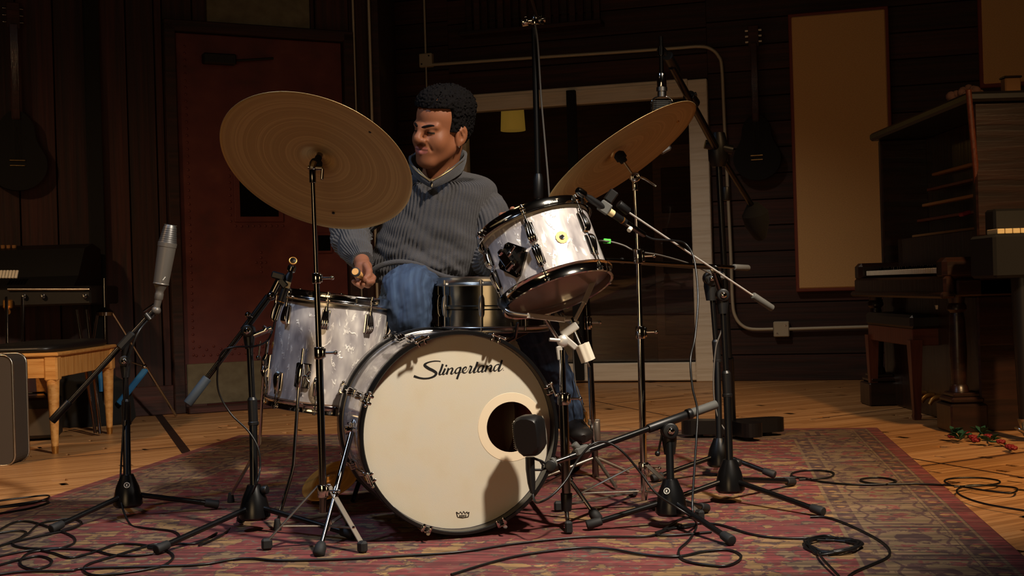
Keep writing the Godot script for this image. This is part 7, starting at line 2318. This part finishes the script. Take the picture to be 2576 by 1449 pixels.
func build_right_side() -> void:
	hanging_guitar("hanging_guitar", "dark guitar with a brass bridge hanging beside the acoustic panel", false)
	# upright piano seen along its keyboard
	var zn := -5.72
	var zf := -7.22
	var xk := 1.97
	var t := thing("upright_piano", "tall dark upright piano with columns, ivory keys and brass pedals", "piano", Vector3(2.35, 0, (zn + zf) / 2))
	put(bevel_box(Vector3(2.12, 0.0, zf), Vector3(2.72, 0.62, zn - 0.03), 0.008), "lower_case", M.piano_walnut, t)
	put(bevel_box(Vector3(2.12, 0.62, zn - 0.05), Vector3(2.72, 1.50, zn), 0.008), "end_panel", M.piano_walnut, t)
	put(bevel_box(Vector3(2.12, 0.62, zf), Vector3(2.72, 1.50, zf + 0.05), 0.008), "end_panel", M.piano_walnut, t)
	put(bevel_box(Vector3(2.38, 0.62, zf + 0.05), Vector3(2.70, 1.50, zn - 0.05), 0.004), "action_back", M.piano_walnut, t)
	put(bevel_box(Vector3(2.08, 1.50, zf - 0.03), Vector3(2.76, 1.545, zn + 0.03), 0.012), "top_lid", M.vinyl_black, t)
	put(bevel_box(Vector3(2.02, 0.62, zf), Vector3(2.38, 0.70, zn), 0.008), "key_bed", M.piano_walnut, t)
	put(mb().bx(Vector3(1.985, 0.665, (zn + zf) / 2), Vector3(0.05, 0.10, zn - zf), 0.012).bx(Vector3(1.975, 0.628, (zn + zf) / 2), Vector3(0.07, 0.03, zn - zf + 0.03), 0.010), "key_slip", M.piano_walnut, t)
	for z in [zn - 0.06, zf + 0.06]: put(bevel_box(Vector3(1.96, 0.70, z - 0.055), Vector3(2.36, 0.80, z + 0.055), 0.02), "key_block", M.piano_walnut, t)
	var kn := mb()
	var wk := (zn - zf - 0.26) / 36.0
	kn.bx(Vector3.ZERO, Vector3(0.16, 0.026, wk - 0.0012), 0.0015)
	var km := kn.mesh()
	for i in 36: shared(km, "white_key", M.ivory, t, Transform3D(Basis.IDENTITY, Vector3(2.075, 0.742, zf + 0.13 + (i + 0.5) * wk) - t.position))
	var bm := mb().bx(Vector3.ZERO, Vector3(0.10, 0.02, 0.014), 0.003).mesh()
	for i in 36:
		if i % 7 in [0, 1, 3, 4, 5]: shared(bm, "black_key", M.black_gloss, t, Transform3D(Basis.IDENTITY, Vector3(2.105, 0.762, zf + 0.13 + (i + 1.0) * wk) - t.position))
	put(bevel_box(Vector3(2.18, 0.76, zf + 0.12), Vector3(2.20, 0.93, zn - 0.12), 0.004), "fall_board", M.piano_walnut, t)
	for k in 5: put(bevel_box(Vector3(2.22 + 0.03 * k, 0.93 + k * 0.085, zf + 0.25), Vector3(2.26 + 0.03 * k, 0.945 + k * 0.085, zn - 0.30), 0.002), "action_rail", M.stool_mahogany if k % 2 else M.brown_box, t)
	for z in [zn - 0.10, zf + 0.10]:
		var cx := Transform3D(Basis.IDENTITY, Vector3(2.05, 0, z))
		var co := put(mb().lathe(cx, [Vector2(0.030, 0.17), Vector2(0.046, 0.18), Vector2(0.040, 0.205), Vector2(0.032, 0.215), Vector2(0.034, 0.24), Vector2(0.040, 0.36), Vector2(0.034, 0.52), Vector2(0.030, 0.545), Vector2(0.044, 0.56), Vector2(0.044, 0.575), Vector2(0.034, 0.59), Vector2(0.040, 0.625)], 22, 0.6), "column", M.piano_walnut, t)
		put(mb().bx(Vector3(2.06, 0.065, z), Vector3(0.17, 0.13, 0.20), 0.008).bx(Vector3(2.06, 0.145, z), Vector3(0.15, 0.03, 0.18), 0.010).bx(Vector3(2.06, 0.168, z), Vector3(0.12, 0.022, 0.14), 0.006), "plinth", M.piano_walnut, co)
	for z in [-6.26, -6.38, -6.50]: put(mb().tube(smooth_path([Vector3(2.14, 0.10, z), Vector3(2.11, 0.115, z), Vector3(2.075, 0.105, z), Vector3(2.055, 0.08, z)], 4), [0.008, 0.009, 0.010, 0.011, 0.012, 0.013, 0.014, 0.014, 0.013, 0.013, 0.012, 0.012, 0.010], 8), "pedal", M.brass, t, "curved brass pedal")
	put(mb().lathe(Transform3D(Basis.IDENTITY, Vector3(2.13, 0.55, -6.3)), [Vector2(0, 0), Vector2(0.016, 0), Vector2(0.02, 0.02), Vector2(0, 0.024)], 12), "knee_lever", M.ivory, t)
	# piano stool
	var s := thing("piano_stool", "reddish brown wooden piano stool with square tapered legs at the upright piano", "stool", Vector3(2.10, 0, -6.68))
	put(bevel_box(Vector3(1.98, 0.455, -7.08), Vector3(2.34, 0.525, -6.28), 0.014), "seat", M.vinyl_black, s)
	put(bevel_box(Vector3(1.99, 0.37, -7.07), Vector3(2.33, 0.457, -6.29), 0.004), "frame", M.stool_mahogany, s)
	for q in [[2.005, -6.305], [2.005, -7.055], [2.31, -6.305], [2.31, -7.055]]:
		var lr := []
		for k in [[0.0, 0.016], [0.02, 0.020], [0.03, 0.017], [0.37, 0.030], [0.40, 0.031]]:
			lr.append([Vector3(q[0] - k[1], k[0], q[1] - k[1]), Vector3(q[0] + k[1], k[0], q[1] - k[1]), Vector3(q[0] + k[1], k[0], q[1] + k[1]), Vector3(q[0] - k[1], k[0], q[1] + k[1])])
		var lm := mb()
		for i in lr.size() - 1:
			for k in 4:
				var n: Vector3 = [Vector3(0, 0, -1), Vector3(1, 0, 0), Vector3(0, 0, 1), Vector3(-1, 0, 0)][k]
				lm.face([lr[i][k], lr[i][(k + 1) % 4], lr[i + 1][(k + 1) % 4], lr[i + 1][k]], n, [Vector2(lr[i][k].y, 0), Vector2(lr[i][k].y, 0.05), Vector2(lr[i + 1][k].y, 0.05), Vector2(lr[i + 1][k].y, 0)])
		put(lm, "leg", M.stool_mahogany, s)
	# small keyboard organ at the frame's edge
	var oz := -5.42
	var g := thing("reed_organ", "black keyboard organ with yellowed keys in front of the upright piano", "organ", Vector3(2.4, 0, oz))
	put(bevel_box(Vector3(2.03, 0.70, oz - 0.16), Vector3(2.75, 0.885, oz + 0.12), 0.012), "body", M.felt_black, g)
	put(bevel_box(Vector3(2.10, 0.885, oz - 0.16), Vector3(2.75, 1.0, oz - 0.05), 0.010), "key_fall", M.black_plastic, g)
	var om := mb().bx(Vector3.ZERO, Vector3(0.030, 0.022, 0.12), 0.002).mesh()
	for i in 15: shared(om, "white_key", M.tape_cream, g, Transform3D(Basis.IDENTITY, Vector3(2.075 + i * 0.033, 0.898, oz + 0.03) - g.position))
	put(mb().lathe(Transform3D(Basis.IDENTITY, Vector3(2.19, 0.0, oz + 0.02)), [Vector2(0, 0.09), Vector2(0.030, 0.09), Vector2(0.034, 0.10), Vector2(0.046, 0.45), Vector2(0.050, 0.70)], 20), "leg", M.black_plastic, g)
	put(mb().lathe(Transform3D(Basis.IDENTITY, Vector3(2.62, 0.0, oz + 0.02)), [Vector2(0, 0.0), Vector2(0.030, 0.0), Vector2(0.034, 0.10), Vector2(0.046, 0.45), Vector2(0.050, 0.70)], 20), "leg", M.black_plastic, g)
	put(mb().lathe(Transform3D(Basis.IDENTITY, Vector3(2.19, 0.0, oz + 0.02)), [Vector2(0, 0.02), Vector2(0.018, 0.02), Vector2(0.040, 0.088), Vector2(0.042, 0.095), Vector2(0, 0.096)], 18).box(Transform3D(Basis(Vector3(0, 0, 1), -0.55), Vector3(2.18, 0.030, oz + 0.05)), Vector3(0.115, 0.012, 0.055), 0.005), "caster_cup", M.dull_chrome, g, "pale metal caster cup")
	# leaning pole
	single(mb().cyl(G(2514, 1070, 0.0), P(2436, 225, 5.66), 0.017, 0.013, 12, 0.004), "wooden_pole", M.stool_mahogany, "long reddish wooden pole leaning against the upright piano", "pole")
	# things on the piano
	var rn := RandomNumberGenerator.new()
	rn.seed = 17
	var pm := mb()
	for i in 60:
		var a := rn.randf() * TAU
		var q := rn.randf()
		pm.ball(Vector3(P(2432, 195, 6.1).x, 1.572, -6.1) + Vector3(cos(a) * 0.09 * q, rn.randf_range(-0.012, 0.05) * (1.2 - q), sin(a) * 0.10 * q), rn.randf_range(0.012, 0.026), 7)
	var pl := put(pm, "dried_flowers", M.plush, self)
	tag(pl, "clump of dusty dried flowers lying on the upright piano", "flowers")
	pl.set_meta("kind", "stuff")
	var bx := P(2543, 222, 5.95)
	var bo := thing("wooden_box", "small tan wooden box standing on the upright piano's lid", "box", Vector3(bx.x, 1.545, bx.z))
	put(mb().bx(Vector3(bx.x, 1.592, bx.z), Vector3(0.075, 0.094, 0.06), 0.006), "body", M.brown_box, bo)
	put(mb().bx(Vector3(bx.x, 1.642, bx.z), Vector3(0.084, 0.010, 0.068), 0.003), "lid", M.piano_walnut, bo)
	var rb := P(2427, 537, 6.0)
	tag(put(mb().box(Transform3D(Basis(Vector3(0, 0, 1), 0.3), rb), Vector3(0.045, 0.018, 0.05), 0.004), "folded_cloth", M.petal_red, self), "small red and white cloth tucked on the piano's action", "cloth")
	# garland of red flowers on the floor
	var gar := [[2395, 1098, 0], [2415, 1102, 1], [2432, 1092, 2], [2447, 1100, 0], [2455, 1108, 0], [2468, 1090, 1], [2486, 1098, 0], [2490, 1110, 1], [2518, 1112, 0], [2540, 1124, 0], [2548, 1128, 0]]
	var gt := thing("flower_garland", "string of artificial red flowers with green leaves on the floor by the piano", "garland", G(2460, 1105, 0))
	var wire := []
	for q in gar: wire.append(G(q[0], q[1], 0.012))
	put(mb().tube(smooth_path(wire, 5), 0.004, 6), "wire", M.leaf_green, gt)
	for q in gar:
		var c := G(q[0], q[1], 0.02)
		if q[2] == 1:
			put(leaf_clump(c, rn), "leaf_sprig", M.leaf_green, gt)
		else:
			var fm := mb()
			for k in 9:
				var a := TAU * k / 9.0
				fm.ball(c + Vector3(cos(a) * 0.010, 0.004 * (k % 2), sin(a) * 0.010), 0.010, 7, Vector3(1, 0.7, 1))
			put(fm, "flower", M.petal_red, gt)
	single(leaf_clump(G(2400, 1092, 0.015), rn).append_ball(G(2440, 1095, 0.022), 0.012), "artificial_foliage", M.leaf_green, "clump of dark green artificial leaves at the foot of the piano's column", "foliage")

func leaf_clump(c: Vector3, rn: RandomNumberGenerator) -> LeafMB:
	var m := LeafMB.new()
	for k in 12:
		var a := rn.randf() * TAU
		var d := Vector3(cos(a), rn.randf_range(0.1, 0.8), sin(a)).normalized()
		var w := d.cross(Vector3.UP).normalized() * 0.010
		var p := c + d * rn.randf_range(0.0, 0.012)
		var e := p + d * 0.045
		var mid := (p + e) / 2 + Vector3(0, 0.008, 0)
		m.face([p, mid + w, e, mid - w], d.cross(w).normalized())
		m.face([p + Vector3(0, 0.001, 0), mid - w + Vector3(0, 0.001, 0), e + Vector3(0, 0.001, 0), mid + w + Vector3(0, 0.001, 0)], -d.cross(w).normalized())
	return m

class LeafMB extends MB:
	func append_ball(p: Vector3, r: float) -> MB:
		return ball(p, r, 8)

func build_walls() -> void:
	# acoustic panels
	for q in [[Vector2(1982, 36), Vector2(2256, 728), "tall tan fabric acoustic panel hanging left of the pianos"], [Vector2(2458, -40), Vector2(2700, 205), "tan fabric acoustic panel hanging above the upright piano"]]:
		var a := w_at(q[0].x, q[0].y, 0.06)
		var b := w_at(q[1].x, q[1].y, 0.06)
		var c := (a + b) / 2
		var sz := Vector2(b.x - a.x, a.y - b.y)
		var t := thing("acoustic_panel", q[2], "panel", WW(c.x, b.y, 0.03))
		put(mb().box(wxf(c.x, c.y, 0.035), Vector3(sz.x, sz.y, 0.06), 0.006), "backing_frame", M.panel_edge, t)
		put(mb().box(wxf(c.x, c.y, 0.060), Vector3(sz.x - 0.045, sz.y - 0.045, 0.024), 0.008), "fabric_face", M.panel_burlap, t)
	# conduit runs on the back wall
	var cd := thing("electrical_conduit", "bent metal conduit with junction boxes running round the glazed door", "pipe", WW(0.3, 1.0, 0.03))
	var run := []
	for q in [[1085, 163], [1300, 148], [1560, 131], [1700, 121], [1762, 117], [1790, 124], [1808, 142], [1816, 172], [1822, 300], [1832, 500], [1839, 650], [1843, 760], [1850, 796], [1866, 818], [1892, 828], [1945, 828]]:
		var w := w_at(q[0], q[1], 0.045)
		run.append(WW(w.x, w.y, 0.045))
	put(mb().tube(smooth_path(run, 4), 0.0125, 10), "main_run", M.conduit_metal, cd)
	var run2 := []
	for q in [[1985, 828], [2080, 825], [2260, 820]]:
		var w := w_at(q[0], q[1], 0.045)
		run2.append(WW(w.x, w.y, 0.045))
	put(mb().tube(run2, 0.0125, 10), "side_run", M.conduit_metal, cd)
	for q in [[1072, 152, 0.105], [1966, 828, 0.11]]:
		var w := w_at(q[0], q[1], 0.04)
		var jb := put(mb().box(wxf(w.x, w.y, 0.035), Vector3(q[2], q[2], 0.055), 0.006), "junction_box", M.conduit_metal, cd)
		for k in [-1, 1]: put(mb().cyl(WW(w.x + 0.03 * k, w.y + 0.03 * k, 0.06), WW(w.x + 0.03 * k, w.y + 0.03 * k, 0.066), 0.007, -1, 8), "cover_screw", M.chrome, jb)
	var w0 := w_at(1071, 150, 0.04)
	put(mb().cyl(WW(w0.x, w0.y, 0.04), WW(w0.x, 3.69, 0.04), 0.0085, -1, 8), "riser", M.conduit_metal, cd)
	put(mb().cyl(WW(w0.x, w0.y, 0.04), WW(w0.x, 0.9, 0.04), 0.0065, -1, 8), "drop", M.conduit_metal, cd)
	for q in [[890, 0.0075], [930, 0.0095]]:
		var w := l_at(q[0], 100, 0.045)
		single(mb().cyl(LW(w.x, 0.6, 0.045), LW(w.x, 3.69, 0.045), q[1], -1, 8), "conduit_pipe", M.conduit_metal, ("thinner" if q[1] < 0.008 else "thicker") + " of the two straight conduits climbing the boards beside the iron door", "pipe", "straight conduits beside the iron door")
	var wl := l_at(238, 40, 0.09)
	single(mb().cyl(LW(wl.x, 2.66, 0.09), LW(wl.x, 3.69, 0.09), 0.008, -1, 8), "copper_pipe", M.zip_brass, "short reddish pipe hanging from the ceiling by the black post", "pipe")
	# slatted shelf above the glazed door
	var sh := thing("slatted_blind", "dark hanging slats above a ledge over the glazed door", "blind", WW(-1.28, 2.62, 0.05))
	put(mb().box(wxf(-1.25, 2.655, 0.07), Vector3(1.1, 0.03, 0.16), 0.005), "ledge", M.wall_board_b, sh)
	for k in 17: put(mb().box(wxf(-1.74 + k * 0.062, 3.12, 0.05) * Transform3D(Basis(Vector3.UP, 0.25 * sin(k * 2.1)), Vector3.ZERO), Vector3(0.046, 0.88, 0.012), 0.003), "slat", M["wall_board_" + ("a" if k % 3 else "b")], sh)

func _ready() -> void:
	make_materials()
	camera_and_light()
	build_room()
	build_rug()
	build_bass_drum()
	build_floor_tom()
	build_rack_tom()
	build_snare()
	build_cymbals()
	build_person()
	build_stands()
	build_cables()
	build_walls()
	build_left_side()
	build_right_side()
